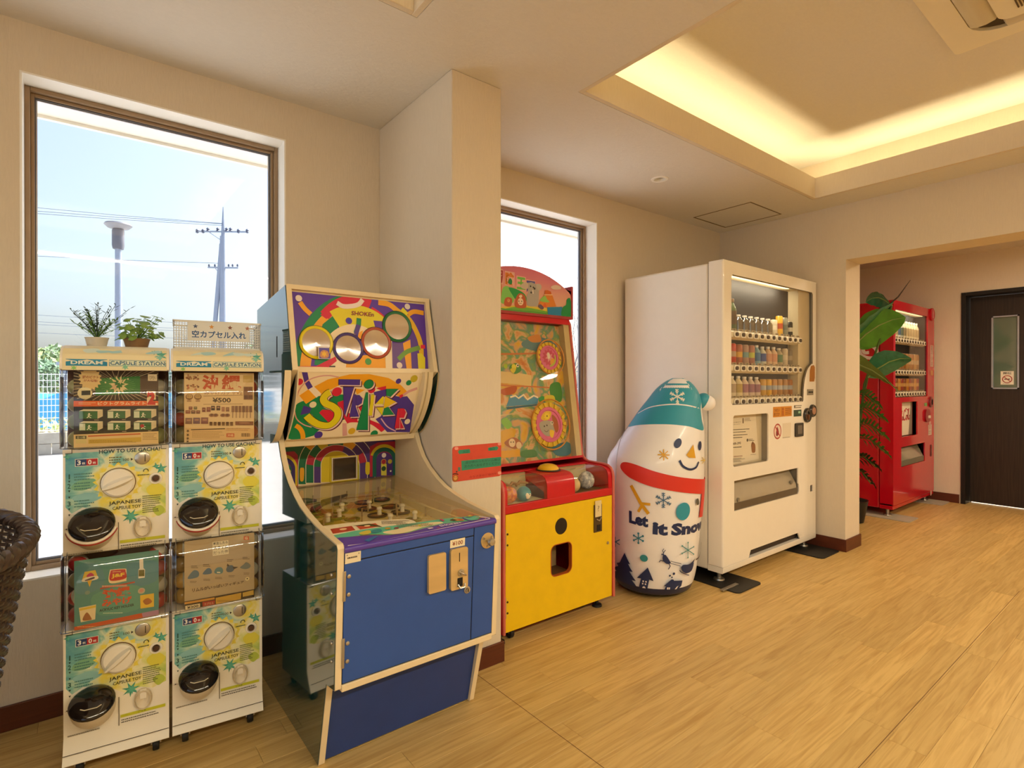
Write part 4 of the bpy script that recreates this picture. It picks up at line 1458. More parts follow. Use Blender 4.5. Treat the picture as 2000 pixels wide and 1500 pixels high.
def gacha_unit(t, z0, price, upper, card):
    a = Art()
    gacha_print(a, price, upper)
    a.build('panel_print', t, (0, -0.0002, z0), (1, 0, 0), (0, 0, 1))
    # dial
    m = MB()
    cx, cz = 0.130, z0 + 0.205
    m.lathe([(0.044, 0.0), (0.044, 0.004), (0.0425, 0.004)], (cx, 0, cz), mat('dial_ring', '#6d4f2f', rough=0.4), axis=(0, -1, 0), n=32)
    m.lathe([(0.0425, 0.0), (0.0415, 0.014), (0.036, 0.018), (0.0, 0.0185)], (cx, 0, cz), M_gp, axis=(0, -1, 0), n=32)
    d = m.build('dial', t)
    an = radians(22 if upper else 40)
    ax_ = Vector((cos(an), 0, sin(an)))
    px = Vector((-sin(an), 0, cos(an)))
    g = MB()
    vs, fs = [], []
    for i in range(9):
        s = -1 + 2 * i / 8
        w = 0.014 * sqrt(max(0.05, 1 - s * s * 0.85))
        h = 0.034 - 0.004 * s * s
        c = Vector((cx, 0, cz)) + ax_ * s * 0.0395
        vs += [c + px * w + Vector((0, -0.016, 0)), c + px * w * 0.35 + Vector((0, -h, 0)), c - px * w * 0.35 + Vector((0, -h, 0)), c - px * w + Vector((0, -0.016, 0))]
    for i in range(8):
        for j in range(3):
            fs.append((i * 4 + j, i * 4 + j + 1, i * 4 + 5 + j, i * 4 + 4 + j))
    fs += [(3, 2, 1, 0), (32, 33, 34, 35)]
    g.add(vs, fs, M_gp)
    g.build('dial_grip', d, ang=60)
    # coin slot and return button
    m = MB()
    m.lathe([(0.020, 0.0), (0.0195, 0.003), (0.017, 0.0045), (0.0, 0.0045)], (0.190, 0, z0 + 0.274), M_steel, axis=(0, -1, 0), n=24)
    m.box((0.1960, -0.0049, z0 + 0.263), (0.1980, -0.0040, z0 + 0.285), M_dark)
    m.build('coin_slot', t)
    m = MB()
    m.lathe([(0.018, 0.0), (0.017, 0.004), (0.012, 0.005), (0.011, 0.001), (0.0, 0.001)], (0.224, 0, z0 + 0.209), M_gp, axis=(0, -1, 0), n=22)
    m.lathe([(0.010, 0.0), (0.009, 0.008), (0.0, 0.009)], (0.224, 0, z0 + 0.209), mat('bronze_button', '#5a4436', rough=0.35, metal=0.5), axis=(0, -1, 0), n=16)
    m.build('return_button', t)
    chute(t, 0.071, z0 + 0.083, upper)
    # coin return pocket: recessed cup
    m = MB()
    vs, fs = [], []
    N1 = 24
    rings = [(1.0, 0.0), (0.97, -0.004), (0.9, -0.001), (0.78, 0.010), (0.55, 0.016), (0.05, 0.018)]
    for r_, y_ in rings:
        for j in range(N1):
            p = 2 * pi * j / N1
            vs.append((0.191 + cos(p) * 0.0235 * r_, y_ - 0.0045 if r_ > 0.8 else y_ - 0.0225, z0 + 0.064 + sin(p) * 0.033 * r_))
    for i in range(len(rings) - 1):
        for j in range(N1):
            fs.append((i * N1 + j, i * N1 + (j + 1) % N1, (i + 1) * N1 + (j + 1) % N1, (i + 1) * N1 + j))
    m.add(vs, fs, M_gp2)
    m.box((0.183, -0.009, z0 + 0.066), (0.199, -0.003, z0 + 0.095), M_gp)
    m.build('coin_return', t)
    # display window: recess lining, card, clear cover
    zb, zt = z0 + 0.310, z0 + 0.540
    MB().quad((0.0, 0.089, zb), (0.258, 0.089, zb), (0.258, 0.089, zt), (0.0, 0.089, zt), M_rec).build('window_back', t, smooth=False)
    c = card()
    mxx = max(v[0] for v in c.v)
    mxy = max(v[1] for v in c.v)
    c.build('display_card', t, (0.129 - mxx / 2 + (0.004 if mxx < .204 else 0), -0.010, zb + 0.003), (1, 0, 0), (0, 0.0, 1))
    m = MB()
    prof = [(0.034, 0.0), (0.040, 0.05), (0.041, 0.13), (0.038, 0.165), (0.030, 0.195), (0.016, 0.22), (0.002, 0.232)]
    vs, fs = [], []
    for p_, z_ in prof:
        q = [(-0.004, 0.045), (-0.004, min(0.02, -(p_ - 0.016))), (-0.0005, -(p_ - 0.004)), (0.010, -p_), (0.248, -p_), (0.2585, -(p_ - 0.004)), (0.262, min(0.02, -(p_ - 0.016))), (0.262, 0.045)]
        vs += [(x_, y_, zb + 0.007 + z_ * 0.955) for x_, y_ in q]
    for i in range(len(prof) - 1):
        for j in range(7):
            fs.append((i * 8 + j, i * 8 + j + 1, i * 8 + 9 + j, i * 8 + 8 + j))
    m.add(vs, fs, M_cov)
    cov = m.build('window_cover', t, ang=50)
    r = MB()
    r.tube(vs[0:8], 0.0017, M_rim, n=6)
    r.tube([vs[i * 8 + 3] for i in range(len(prof))], 0.0012, M_rim, n=6).tube([vs[i * 8 + 4] for i in range(len(prof))], 0.0012, M_rim, n=6)
    r.box((-0.0045, -0.012, zb + 0.007), (-0.003, 0.045, zb + 0.21), M_rim).box((0.261, -0.012, zb + 0.007), (0.2625, 0.045, zb + 0.2), M_rim)
    r.build('cover_rim', cov)


def gacha_column(u0, label, cu, cl, pu, pl):
    p = G0 + GU * u0
    t = thing('capsule_toy_dispenser', label, 'vending machine', (p.x, p.y, 0), GA, 'capsule toy dispensers under the big window')
    W = 0.258
    b = MB()
    prof = [(-0.030, 0.055), (-0.012, 0.088), (0.0, 0.122), (0.0, 0.431), (0.09, 0.431), (0.09, 0.648), (0.0, 0.648), (0.0, 0.955), (0.09, 0.955), (0.09, 1.185), (0.108, 1.185), (0.108, 0.956), (0.215, 0.956), (0.215, 0.647), (0.108, 0.647), (0.108, 0.432), (0.215, 0.432), (0.215, 0.055)]
    b.prism(prof, (0, 0, 0), (0, 1, 0), (0, 0, 1), (1, 0, 0), 0.0, W, M_gp)
    b.build('body', t, bevel=0.003)
    MB().box((0.001, -0.031, 0.087), (W - 0.001, -0.0295, 0.088), M_dark).build('base_seam', t)
    gacha_unit(t, 0.645, pu, True, cu)
    gacha_unit(t, 0.121, pl, False, cl)
    # rounded header with its print
    arc_ = [(-0.034, 1.185), (-0.034, 1.212), (-0.029, 1.230), (-0.016, 1.246), (0.006, 1.255), (0.04, 1.2575), (0.215, 1.2575), (0.215, 1.185)]
    MB().prism(arc_, (0, 0, 0), (0, 1, 0), (0, 0, 1), (1, 0, 0), -0.002, W + 0.002, M_gp).build('header_sign', t, bevel=0.004, ang=50)
    s_, acc = [0.0], 0.0
    for i in range(1, 6):
        acc += sqrt((arc_[i][0] - arc_[i - 1][0]) ** 2 + (arc_[i][1] - arc_[i - 1][1]) ** 2)
        s_.append(acc)

    def fn(x, y, z):
        y = min(max(y, 0), s_[-1])
        for i in range(5):
            if y <= s_[i + 1] + 1e-9:
                k = (y - s_[i]) / (s_[i + 1] - s_[i])
                p0, p1 = Vector(arc_[i]), Vector(arc_[i + 1])
                d = (p1 - p0).normalized()
                q = p0 + (p1 - p0) * k
                n_ = Vector((-d.y, d.x))
                q = q + n_ * (z + 0.0012)
                return (x, q.x, q.y)
        return (x, arc_[5][0], arc_[5][1])

    a = Art()
    for i in range(5):
        a.rect(0.004, s_[i], W - 0.004, s_[i + 1], M_wc2)
    a.rect(0.012, 0.012, 0.107, 0.031, '#1f86a8')
    a.text('DREAM', (0.023, 0.0165, 0.096, 0.027), '#e6ead8', 0.03)
    a.rect(0.111, 0.0125, 0.252, 0.030, '#2b7f9c').rect(0.1125, 0.0138, 0.2505, 0.0287, '#d7e0c4')
    a.text('CAPSULE STATION', (0.114, 0.0155, 0.249, 0.0272), '#1c5f80', 0.02)
    for cx, cy, r_, c in ((0.238, 0.048, 0.018, '#5fae9a'), (0.222, 0.058, 0.010, '#3f8f7c'), (0.15, 0.010, 0.010, '#7fbf9e'), (0.03, 0.006, 0.008, '#8fc86a'), (0.235, 0.040, 0.010, '#87c4b2')):
        a.star(cx, cy, r_, r_ * 0.45, 6, c, 25)
    for k in range(7):
        a.blob([(0.02 + 0.03 * k, 0.055 + U(-.01, .01)), (0.05 + 0.03 * k, 0.060 + U(-.008, .008)), (0.06 + 0.03 * k, 0.056), (0.03 + 0.03 * k, 0.050)], random.choice(('#a8cfd2', '#cfe0d8', '#e6d9b4')))
    a.build('header_print', t, fn=fn, cut=3, lim=0.012)
    MB().box((0.0, -0.0335, 1.1835), (W, -0.002, 1.1852), mat('header_shadow_gap', '#4a2c20', rough=0.6)).build('header_lip', t)
    for x in (0.035, W - 0.035):
        for y in (0.028, 0.185):
            caster(t, x, y, 0.056, 0.022)
    return t


gacha_column(0.0, 'left capsule toy dispenser column with a green pictogram card in its upper window', card_ul, card_ll, '3', '3')
gacha_column(0.2665, 'right capsule toy dispenser column with a yen 500 souvenir card on top', card_ur, card_lr, '5', '3')

# capsules showing beside the cards
CAP_TOP = clear('capsule_shell', '#f4f7f4', 0.86, 0.04)
wins = (('upper left', 0.0, 0.955, ('#c9cf9a', '#8a9a5c', '#d8d2b0')), ('upper right', 0.2665, 0.955, ('#8a8458', '#b03a2c', '#c8b888')),
        ('lower left', 0.0, 0.431, ('#b5282a', '#c43a2e', '#a8a07a')), ('lower right', 0.2665, 0.431, ('#b08a3c', '#c49a48', '#9a7838')))
cnames = {'#c9cf9a': 'pale green', '#8a9a5c': 'olive', '#d8d2b0': 'cream', '#8a8458': 'khaki', '#b03a2c': 'red', '#c8b888': 'beige', '#b5282a': 'red', '#c43a2e': 'bright red', '#a8a07a': 'grey green',
          '#b08a3c': 'amber', '#c49a48': 'yellow amber', '#9a7838': 'brown amber'}
for wn_, u0, zb, cols in wins:
    for side, ux in (('left', 0.029), ('right', 0.229)):
        for k in range(4):
            c = cols[(k + (side == 'right')) % 3]
            t = MB()
            rt = Matrix.Rotation(U(0, 3), 3, 'X') @ Matrix.Rotation(U(0, 3), 3, 'Y')
            t.ball((0, 0, 0), 0.0255, mat('capsule_' + c[1:], c, rough=0.25, coat=0.3, vary=0), n=16, k=6, h1=0.0, rot=rt)
            t.ball((0, 0, 0), 0.0255, mat('capsule_milky', '#d8d4c2', rough=0.15, coat=0.5, vary=0) if k % 2 else mat('capsule_' + c[1:], c), n=16, k=6, h0=0.0, rot=rt)
            o = t.build('capsule', loc=gw(u0 + ux, 0.058 - 0.004 * (k % 2), zb + 0.0265 + k * 0.0512))
            tag(o, '%s toy capsule, %s %s of the card, %s dispenser window' % (cnames[c], ('lowest', 'second lowest', 'second highest', 'highest')[k], side, wn_), 'capsule', 'toy capsules in the dispenser windows')

# on top of the dispensers: two little plants and a basket
GREENA = mat('grass_green_leaf', '#6f9a3c', rough=0.55, vary=0.25, vscale=40)
GREENB = mat('ivy_green_leaf', '#7fa04c', rough=0.5, vary=0.25, vscale=40)
GREEND = mat('dark_sprig', '#3a4f3a', rough=0.6)


def potted(name, lab, u, y, pw, col):
    t = thing(name, lab, 'plant', gw(u, y, 1.2578), GA)
    p = MB().lathe([(pw * 0.8, 0.0), (pw, 0.028), (pw * 1.05, 0.030), (pw * 1.0, 0.026)], (0, 0, 0), mat('pot_' + col[1:], col, rough=0.6), n=20)
    p.build('pot', t)
    return t


t = potted('grassy_plant', 'small fine-leaved artificial plant in a pale pot on the left dispenser', 0.070, 0.10, 0.030, '#cfc8b6')
rg = random.Random(2)
b1, b2 = MB(), MB()
for i in range(34):
    an, tl = rg.uniform(0, 2 * pi), rg.uniform(0.1, 0.9)
    L_ = rg.uniform(0.05, 0.125)
    d = Vector((cos(an) * tl, sin(an) * tl * 0.7, 1)).normalized()
    pts = [Vector((0, 0, 0.025)) + d * L_ * s + Vector((cos(an), sin(an), -0.3)) * 0.02 * s * s for s in (0, .35, .7, 1)]
    tall = L_ > 0.09
    m = GREEND if tall else GREENA
    b1.tube(pts, 0.0009, m, n=4)
    for k in range(9):
        s = 0.25 + 0.75 * k / 8
        c = pts[0].lerp(pts[3], s)
        a_ = rg.uniform(0, 2 * pi)
        o_ = (Vector((cos(a_), sin(a_), 0.55))).normalized() * rg.uniform(0.014, 0.024)
        w_ = o_.cross(Vector((0, 0, 1))).normalized() * 0.0024
        b2.add([c, c + o_ * 0.5 + w_, c + o_, c + o_ * 0.5 - w_], [(0, 1, 2, 3)], m)
b1.build('stem', t, kind='stuff')
b2.build('foliage', t, smooth=False, kind='stuff')
t = potted('ivy_plant', 'small artificial ivy plant in a brown pot between grass plant and basket', 0.172, 0.095, 0.036, '#8a6a44')
b1 = MB()
IVY = [(0, -0.5), (0.28, -0.42), (0.5, -0.05), (0.22, 0.1), (0.12, 0.5), (0, 0.62), (-0.12, 0.5), (-0.22, 0.1), (-0.5, -0.05), (-0.28, -0.42)]
proto = None
for i in range(58):
    an, el = rg.uniform(0, 2 * pi), rg.uniform(0.05, 1.45)
    r_ = rg.uniform(0.035, 0.085)
    c = Vector((cos(an) * cos(el) * r_, sin(an) * cos(el) * r_ * 0.7, 0.028 + abs(sin(el)) * r_ * 0.85))
    if i < 7:
        c = Vector((0.02 + rg.uniform(-.03, .07), rg.uniform(-.03, .03), 0.09 + rg.uniform(0, .022)))
    b1.tube([(0, 0, 0.024), tuple(c * 0.6 + Vector((0, 0, 0.012))), tuple(c)], 0.0008, GREENA, n=4)
    nrm = (c - Vector((0, 0, 0.0)) + Vector((0, -0.05, 0.03))).normalized()
    x_ = nrm.orthogonal().normalized()
    q = Matrix.Rotation(rg.uniform(0, 6.28), 3, nrm)
    x_ = q @ x_
    y_ = nrm.cross(x_)
    if proto is None:
        vs = [(p[0], p[1], -0.25 * abs(p[0]) * 0.6) for p in IVY] + [(0, 0.05, 0.03)]
        proto = MB().add(vs, [(i_, (i_ + 1) % 10, 10) for i_ in range(10)], GREENB).build('leaf', t, smooth=False)
        o = proto
    else:
        o = proto.copy()
        COL.objects.link(o)
    sz = rg.uniform(0.020, 0.030)
    Mx = Matrix((x_ * sz, y_ * sz, nrm * sz)).transposed().to_4x4()
    Mx.translation = c
    o.matrix_basis = Mx
b1.build('stem', t, kind='stuff')

t = thing('plastic_basket', 'white mesh plastic basket with a blue Japanese notice on the right dispenser', 'basket', gw(0.272, 0.035, 1.2582), GA)
M_bk = mat('grey_white_plastic', '#d9d9d3', rough=0.5)
b = MB()
bw, bd, bh = 0.252, 0.17, 0.092
for (x0, y0, x1, y1) in ((0, 0, bw, 0), (0, bd, bw, bd), (0, 0, 0, bd), (bw, 0, bw, bd)):
    L_ = abs(x1 - x0) + abs(y1 - y0)
    n = int(L_ / 0.0075)
    for i in range(n + 1):
        s = i / n
        x, y = x0 + (x1 - x0) * s, y0 + (y1 - y0) * s
        b.box((x - 0.0009, y - 0.0009, 0.004), (x + 0.0009, y + 0.0009, bh - 0.006), M_bk)
    for z in [0.012 + 0.0085 * k for k in range(9)]:
        b.box((min(x0, x1) - 0.0007, min(y0, y1) - 0.0007, z), (max(x0, x1) + 0.0007, max(y0, y1) + 0.0007, z + 0.0018), M_bk)
b.build('basket_mesh', t, smooth=False, kind='stuff')
b = MB()
for z0_, z1_, w_ in ((0.0, 0.006, 0.002), (bh - 0.007, bh, 0.003)):
    for (x0, y0, x1, y1) in ((0, 0, bw, 0), (0, bd, bw, bd), (0, 0, 0, bd), (bw, 0, bw, bd)):
        b.box((min(x0, x1) - w_, min(y0, y1) - w_, z0_), (max(x0, x1) + w_, max(y0, y1) + w_, z1_), M_bk)
b.box((0, 0, 0.0), (bw, bd, 0.002), M_bk)
b.build('basket_rim', t)
a = Art()
a.rect(0, 0, 0.180, 0.060, mat('notice_film', '#d6d8d4', rough=0.35))
a.text('空カプセル入れ', (0.012, 0.010, 0.170, 0.034), '#15508a', 0.022)
for x, c in ((0.022, '#4a5a7a'), (0.068, '#c88a3c'), (0.122, '#7a4a3c'), (0.174, '#b0705c')):
    a.star(x, 0.047, 0.008, 0.0035, 5, c)
a.build('notice', t, (0.038, -0.0035, 0.026), (1, 0, 0), (0, 0, 1))

# ================================================================== PINBALL STYLE CABINET
PB = (0.8375, 1.9, 0.0)
t = pin = thing('pinball_machine', 'blue fronted pinball cabinet with colourful lettered panels and sloping glass top', 'arcade machine', PB)
XL, XR = 0.558, 1.117
M_cr = mat('cream_laminate', '#e6d3ab', rough=0.4, vary=0.03)
M_grn = mat('dark_teal_laminate', '#16403c', rough=0.06, spec=0.75, coat=1.0, vary=0.06, vscale=3)
M_blu = mat('blue_laminate', '#2f55a0', rough=0.38, vary=0.04, vscale=14, bump=0.06, bscale=300)
M_blud = mat('navy_laminate', '#27407f', rough=0.42, vary=0.05, vscale=14)
M_wd = mat('pale_wood_plate', '#d2b37a', rough=0.4, metal=0.3, vary=0.12, vscale=5, stretch=(1, 1, 4))
PROF = [(1.645, 0.0015), (1.572, 0.275), (1.510, 0.285), (1.487, 0.690), (1.495, 0.700), (1.566, 0.706), (1.660, 0.716), (1.747, 0.731), (1.820, 0.749), (1.878, 0.772), (1.945, 0.808), (1.994, 0.845),
        (2.030, 0.889), (2.052, 0.930), (2.062, 0.952), (2.085, 0.99), (2.06, 1.04), (2.00, 1.11), (1.93, 1.17), (1.895, 1.192), (1.970, 1.488), (2.355, 1.440), (2.345, 0.84), (2.298, 0.0015)]


def PBm():
    return MB(PB)


for x0, x1, out in ((XL, XL + 0.018, XL - 0.0022), (XR - 0.018, XR, XR + 0.0022)):
    sp = PBm().prism(PROF, (0, 0, 0), (0, 1, 0), (0, 0, 1), (1, 0, 0), x0, x1, M_cr).build('side_panel', t, bevel=0.003, ang=30)
    ins = []
    c_ = Vector((1.95, 0.7))
    for i, p in enumerate(PROF):
        a_, b_ = Vector(PROF[i - 1]), Vector(PROF[(i + 1) % len(PROF)])
        pv = Vector(p)
        d = ((pv - a_).normalized() + (b_ - pv).normalized()).normalized()
        n_ = Vector((-d.y, d.x))
        ins.append(tuple(pv + n_ * -0.004))
    PBm().prism(ins, (0, 0, 0), (0, 1, 0), (0, 0, 1), (1, 0, 0), min(out, x0 if out < x0 else x1), max(out, x0 if out < x0 else x1), M_grn).build('side_laminate', sp, ang=30)

x0, x1 = XL + 0.0185, XR - 0.0185
b = PBm()
b.box((x0, 1.60, 0.29), (x1, 2.33, 0.30), M_cr).box((x0, 2.28, 0.02), (x1, 2.295, 1.42), M_cr)
b.build('inner_carcass', t)


def yf(z):      # front face of the door area leans slightly
    return 1.510 - (z - 0.285) * (0.023 / 0.405)


def front_box(b, xa, za, xb, zb, d0, d1, m):
    vs = []
    for d in (d0, d1):
        vs += [(xa, yf(za) - d, za), (xb, yf(za) - d, za), (xb, yf(zb) - d, zb), (xa, yf(zb) - d, zb)]
    return b.add(vs, [(0, 1, 2, 3), (7, 6, 5, 4), (0, 4, 5, 1), (1, 5, 6, 2), (2, 6, 7, 3), (3, 7, 4, 0)], m)


def ff(x, z, d):
    return (x - PB[0], yf(z) - d - PB[1], z - PB[2])


FX_, FZ_ = (1, 0, 0), (0, -0.0568, 0.9984)
front_box(PBm(), x0, 0.297, x1, 0.674, -0.030, -0.002, M_dark).build('front_backing', t)
door = front_box(PBm(), x0 + 0.002, 0.299, 1.0125, 0.645, -0.018, 0.0, M_blu).build('coin_door', t, bevel=0.002)
front_box(PBm(), 1.0155, 0.299, x1 - 0.001, 0.6745, -0.018, 0.0, M_blu).build('fixed_panel', t, bevel=0.002)
front_box(PBm(), x0 + 0.002, 0.648, 1.0125, 0.6745, -0.018, 0.0, M_blu).build('fixed_panel', t, bevel=0.002)
front_box(PBm(), x0, 0.276, x1, 0.2965, -0.02, 0.003, M_cr).build('bottom_rail', t, bevel=0.002)
MBf = PBm()
MBf.add([(x0, 1.655, 0.006), (x1, 1.655, 0.006), (x1, 1.590, 0.276), (x0, 1.590, 0.276), (x0, 1.675, 0.006), (x1, 1.675, 0.006), (x1, 1.610, 0.276), (x0, 1.610, 0.276)],
        [(0, 1, 2, 3), (7, 6, 5, 4), (0, 4, 5, 1), (1, 5, 6, 2), (2, 6, 7, 3), (3, 7, 4, 0)], M_blud)
MBf.build('kick_panel', t)
# fittings of the door
for zc in (0.580, 0.388):
    hb = front_box(PBm(), x0 - 0.002, zc - 0.043, x0 + 0.006, zc + 0.043, 0.0, 0.0035, M_steel).build('hinge', door, bevel=0.001)
    for dz in (-0.026, 0.026):
        PBm().lathe([(0.006, 0), (0.0055, 0.003), (0.002, 0.0045), (0, 0.0047)], (0.591, yf(zc + dz) - 0.0002, zc + dz), M_steel, axis=(0, -1, 0), n=14).build('bolt', door)
        PBm().lathe([(0.005, 0), (0.004, 0.003), (0, 0.004)], (XL - 0.0022, 1.53, zc + dz), M_steel, axis=(-1, 0, 0), n=12).build('bolt', t)
m = PBm()
m.prism(rrect(0.841, 0.497, 0.903, 0.616, 0.006), (0, 1.490, 0), (1, 0, 0), (0, 0, 1), (0, -1, 0), -0.004, 0.0075, M_wd)
m.build('blank_plate', door, bevel=0.001)
m = PBm()
m.prism(rrect(0.920, 0.489, 0.984, 0.619, 0.007), (0, 1.490, 0), (1, 0, 0), (0, 0, 1), (0, -1, 0), -0.004, 0.009, M_wd)
cp = m.build('coin_plate', door, bevel=0.0015)
m = PBm()
m.box((0.9505, 1.4802, 0.577), (0.9530, 1.4812, 0.605), M_dark).build('coin_slot', cp, smooth=False)
PBm().lathe([(0.012, 0), (0.012, 0.002), (0.006, 0.003), (0.005, 0.012), (0.0, 0.013)], (0.957, 1.4812, 0.540), M_steel, axis=(0, -1, 0), n=16).tube(
    [(0.945, 1.474, 0.548), (0.957, 1.468, 0.540), (0.972, 1.474, 0.531)], 0.003, M_steel, n=6).build('return_lever', cp)
m = PBm().box((0.944, 1.4795, 0.497), (0.963, 1.4812, 0.525), M_dark)
m.tube([(0.942, 1.474, 0.507), (0.946, 1.468, 0.497), (0.962, 1.468, 0.496), (0.967, 1.474, 0.506)], 0.003, M_steel, n=6)
m.build('return_cup', cp)
a = Art()
a.rect(0, 0, 0.056, 0.026, '#eadfbd').text('¥100', (0.008, 0.006, 0.048, 0.020), '#8a3f24', 0.02)
a.build('price_label', door, ff(0.922, 0.622, 0.0006), FX_, FZ_)
PBm().lathe([(0.012, 0), (0.0115, 0.003), (0.008, 0.004), (0.007, 0.0075), (0, 0.0075)], (0.992, yf(0.472), 0.472), M_steel, axis=(0, -1, 0), n=20).box((0.9905, yf(0.472) - 0.0083, 0.467), (0.9935, yf(0.472) - 0.007, 0.477), M_dark).build('door_lock', door)
a = Art()
a.rect(0, 0, 0.046, 0.030, '#e6d9b8')
a.text('ARROW', (0.007, 0.011, 0.038, 0.020), '#3c3024', 0.02) if False else a.scrib(0.007, 0.010, 0.038, 0.021, 1, '#3c3024', seg=5)
a.circ(0.006, 0.024, 0.0018, '#8a7a5a').circ(0.040, 0.024, 0.0018, '#8a7a5a')
a.build('maker_plate', t, ff(0.579, 0.6425, 0.0007), FX_, FZ_)
m = PBm().lathe([(0.026, 0), (0.026, 0.003), (0.0, 0.0035)], (1.067, yf(0.622), 0.622), M_wd, axis=(0, -1, 0), n=26)
for an in (30, 150, 270):
    m.lathe([(0.004, 0), (0.0035, 0.0025), (0, 0.003)], (1.067 + cos(radians(an)) * 0.019, yf(0.622) - 0.0035, 0.622 + sin(radians(an)) * 0.019), M_steel, axis=(0, -1, 0), n=8)
pp = m.build('plunger_plate', t)
PBm().cyl((1.067, yf(0.622), 0.622), (1.067, yf(0.622) - 0.020, 0.622), 0.005, M_steel, n=12).lathe([(0.006, 0.014), (0.012, 0.017), (0.014, 0.025), (0.011, 0.032), (0, 0.034)], (1.067, yf(0.622), 0.622), M_steel, axis=(0, -1, 0), n=20).build('plunger', pp)

# playfield under glass
M_pf = ramp_mat('playfield_print', [(0.0, '#b08b45'), (0.3, '#d8c286'), (0.5, '#e8dcb4'), (0.62, '#dfc95a'), (0.8, '#e9e0bd'), (1.0, '#b9974e')], scale=9, rough=0.3, distort=2.0)


def pfz(y, d=0.0):
    return 0.690 + (y - 1.487) * 0.0628 + d


b = PBm()
b.add([(x0, 1.50, pfz(1.50, -0.058)), (x1, 1.50, pfz(1.50, -0.058)), (x1, 2.236, pfz(2.236, -0.058)), (x0, 2.236, pfz(2.236, -0.058))], [(0, 1, 2, 3)], M_pf)
b.build('playfield', t, smooth=False)
M_bmp = mat('dark_bumper', '#4a3a22', rough=0.4)
M_bmpi = mat('amber_cup', '#a8793a', rough=0.35)
M_bmpl = mat('olive_plate', '#8f8a2e', rough=0.4)
for i, (x, y) in enumerate([(0.949, 1.979), (0.95, 1.888), (0.962, 2.086), (0.862, 1.992), (0.86, 1.895), (0.855, 1.793), (0.886, 2.079), (0.762, 2.009), (0.765, 1.898), (0.726, 1.941), (0.675, 2.0), (0.672, 1.907), (0.675, 2.045), (0.947, 1.783), (0.80, 2.10)]):
    z = pfz(y, -0.058)
    m = PBm()
    r = 0.036 if i < 7 else 0.028
    m.lathe([(r, 0.0), (r, 0.005), (r * 0.75, 0.006), (r * 0.7, 0.003)], (x, y, z), M_bmp if i < 7 else M_bmpl, n=24, caps=False)
    m.lathe([(r * 0.72, 0.0015), (0.0, 0.0015)], (x, y, z), M_bmpi, n=20, caps=False)
    if i % 2 == 1 or i in (4, 5):
        m.lathe([(0.009, 0.0), (0.007, 0.020), (0.011, 0.022), (0.009, 0.030), (0.0, 0.033)], (x + 0.012, y + 0.01, z), mat('milky_cap', '#e9e2c8', rough=0.2), n=14)
    m.build('score_pocket', t)
pins = [(0.60 + 0.034 * i + 0.012 * (j % 2), 1.80 + 0.052 * j) for j in range(8) for i in range(13) if (i * 7 + j * 5) % 4 == 0]
for x, y in pins:
    PBm().cyl((x, y, pfz(y, -0.058)), (x, y, pfz(y, -0.024)), 0.003, M_brs, n=8).build('pin', t)
for x0_, y0_, x1_, y1_ in ((0.66, 2.16, 0.72, 2.14), (0.73, 2.10, 0.85, 2.165), (0.67, 2.03, 0.73, 2.085)):
    m = PBm()
    m.tube([(x0_, y0_, pfz(y0_, -0.04)), ((x0_ + x1_) / 2, (y0_ + y1_) / 2 + 0.004, pfz(y0_, -0.04)), (x1_, y1_, pfz(y1_, -0.04))], 0.011, M_bmp, n=8, rs=[0.012, 0.010, 0.005])
    m.build('flipper', t)
m = PBm()
m.box((1.022, 1.56, pfz(1.6, -0.058)), (1.034, 2.16, pfz(1.6, -0.015)), mat('pale_rail', '#e3d59a', rough=0.35)).build('ball_lane_rail', t)
a = Art(eps=0.0001)
for cx, cy, r, c in ((0.12, 0.40, 0.03, '#c9b33c'), (0.22, 0.50, 0.035, '#d2bf4c'), (0.30, 0.44, 0.03, '#c2ad3a'), (0.17, 0.33, 0.028, '#d8a24c'), (0.38, 0.38, 0.03, '#c9b33c'), (0.27, 0.56, 0.04, '#d8a05c'), (0.14, 0.54, 0.03, '#b98a4a')):
    a.star(cx, cy, r * 1.4, r * 0.9, 6, c)
a.poly([(0.44, 0.28), (0.48, 0.26), (0.46, 0.31)], '#c8603c').line([(0.06, 0.62), (0.12, 0.66), (0.25, 0.68), (0.40, 0.66)], 0.012, '#b5873e', True).line([(0.04, 0.30), (0.06, 0.45), (0.05, 0.58)], 0.010, '#b98a44', True)
a.build('playfield_print', t, (x0 - PB[0], 1.5 - PB[1], pfz(1.5, -0.0575)), (1, 0, 0), (0, 1, 0.0628))
b = PBm()
b.add([(x0, 1.492, pfz(1.492)), (x1, 1.492, pfz(1.492)), (x1, 2.236, pfz(2.236)), (x0, 2.236, pfz(2.236))], [(0, 1, 2, 3)], clear('playfield_glass', '#fdf8ea', 0.90, 0.03))
b.build('glass_top', t, smooth=False)
b = PBm()
for xa, xb in ((x0, x0 + 0.012), (x1 - 0.012, x1)):
    b.box((xa, 1.50, 0.62), (xb, 2.236, pfz(1.5, -0.004)), M_cr)
b.build('glass_ledge', t)
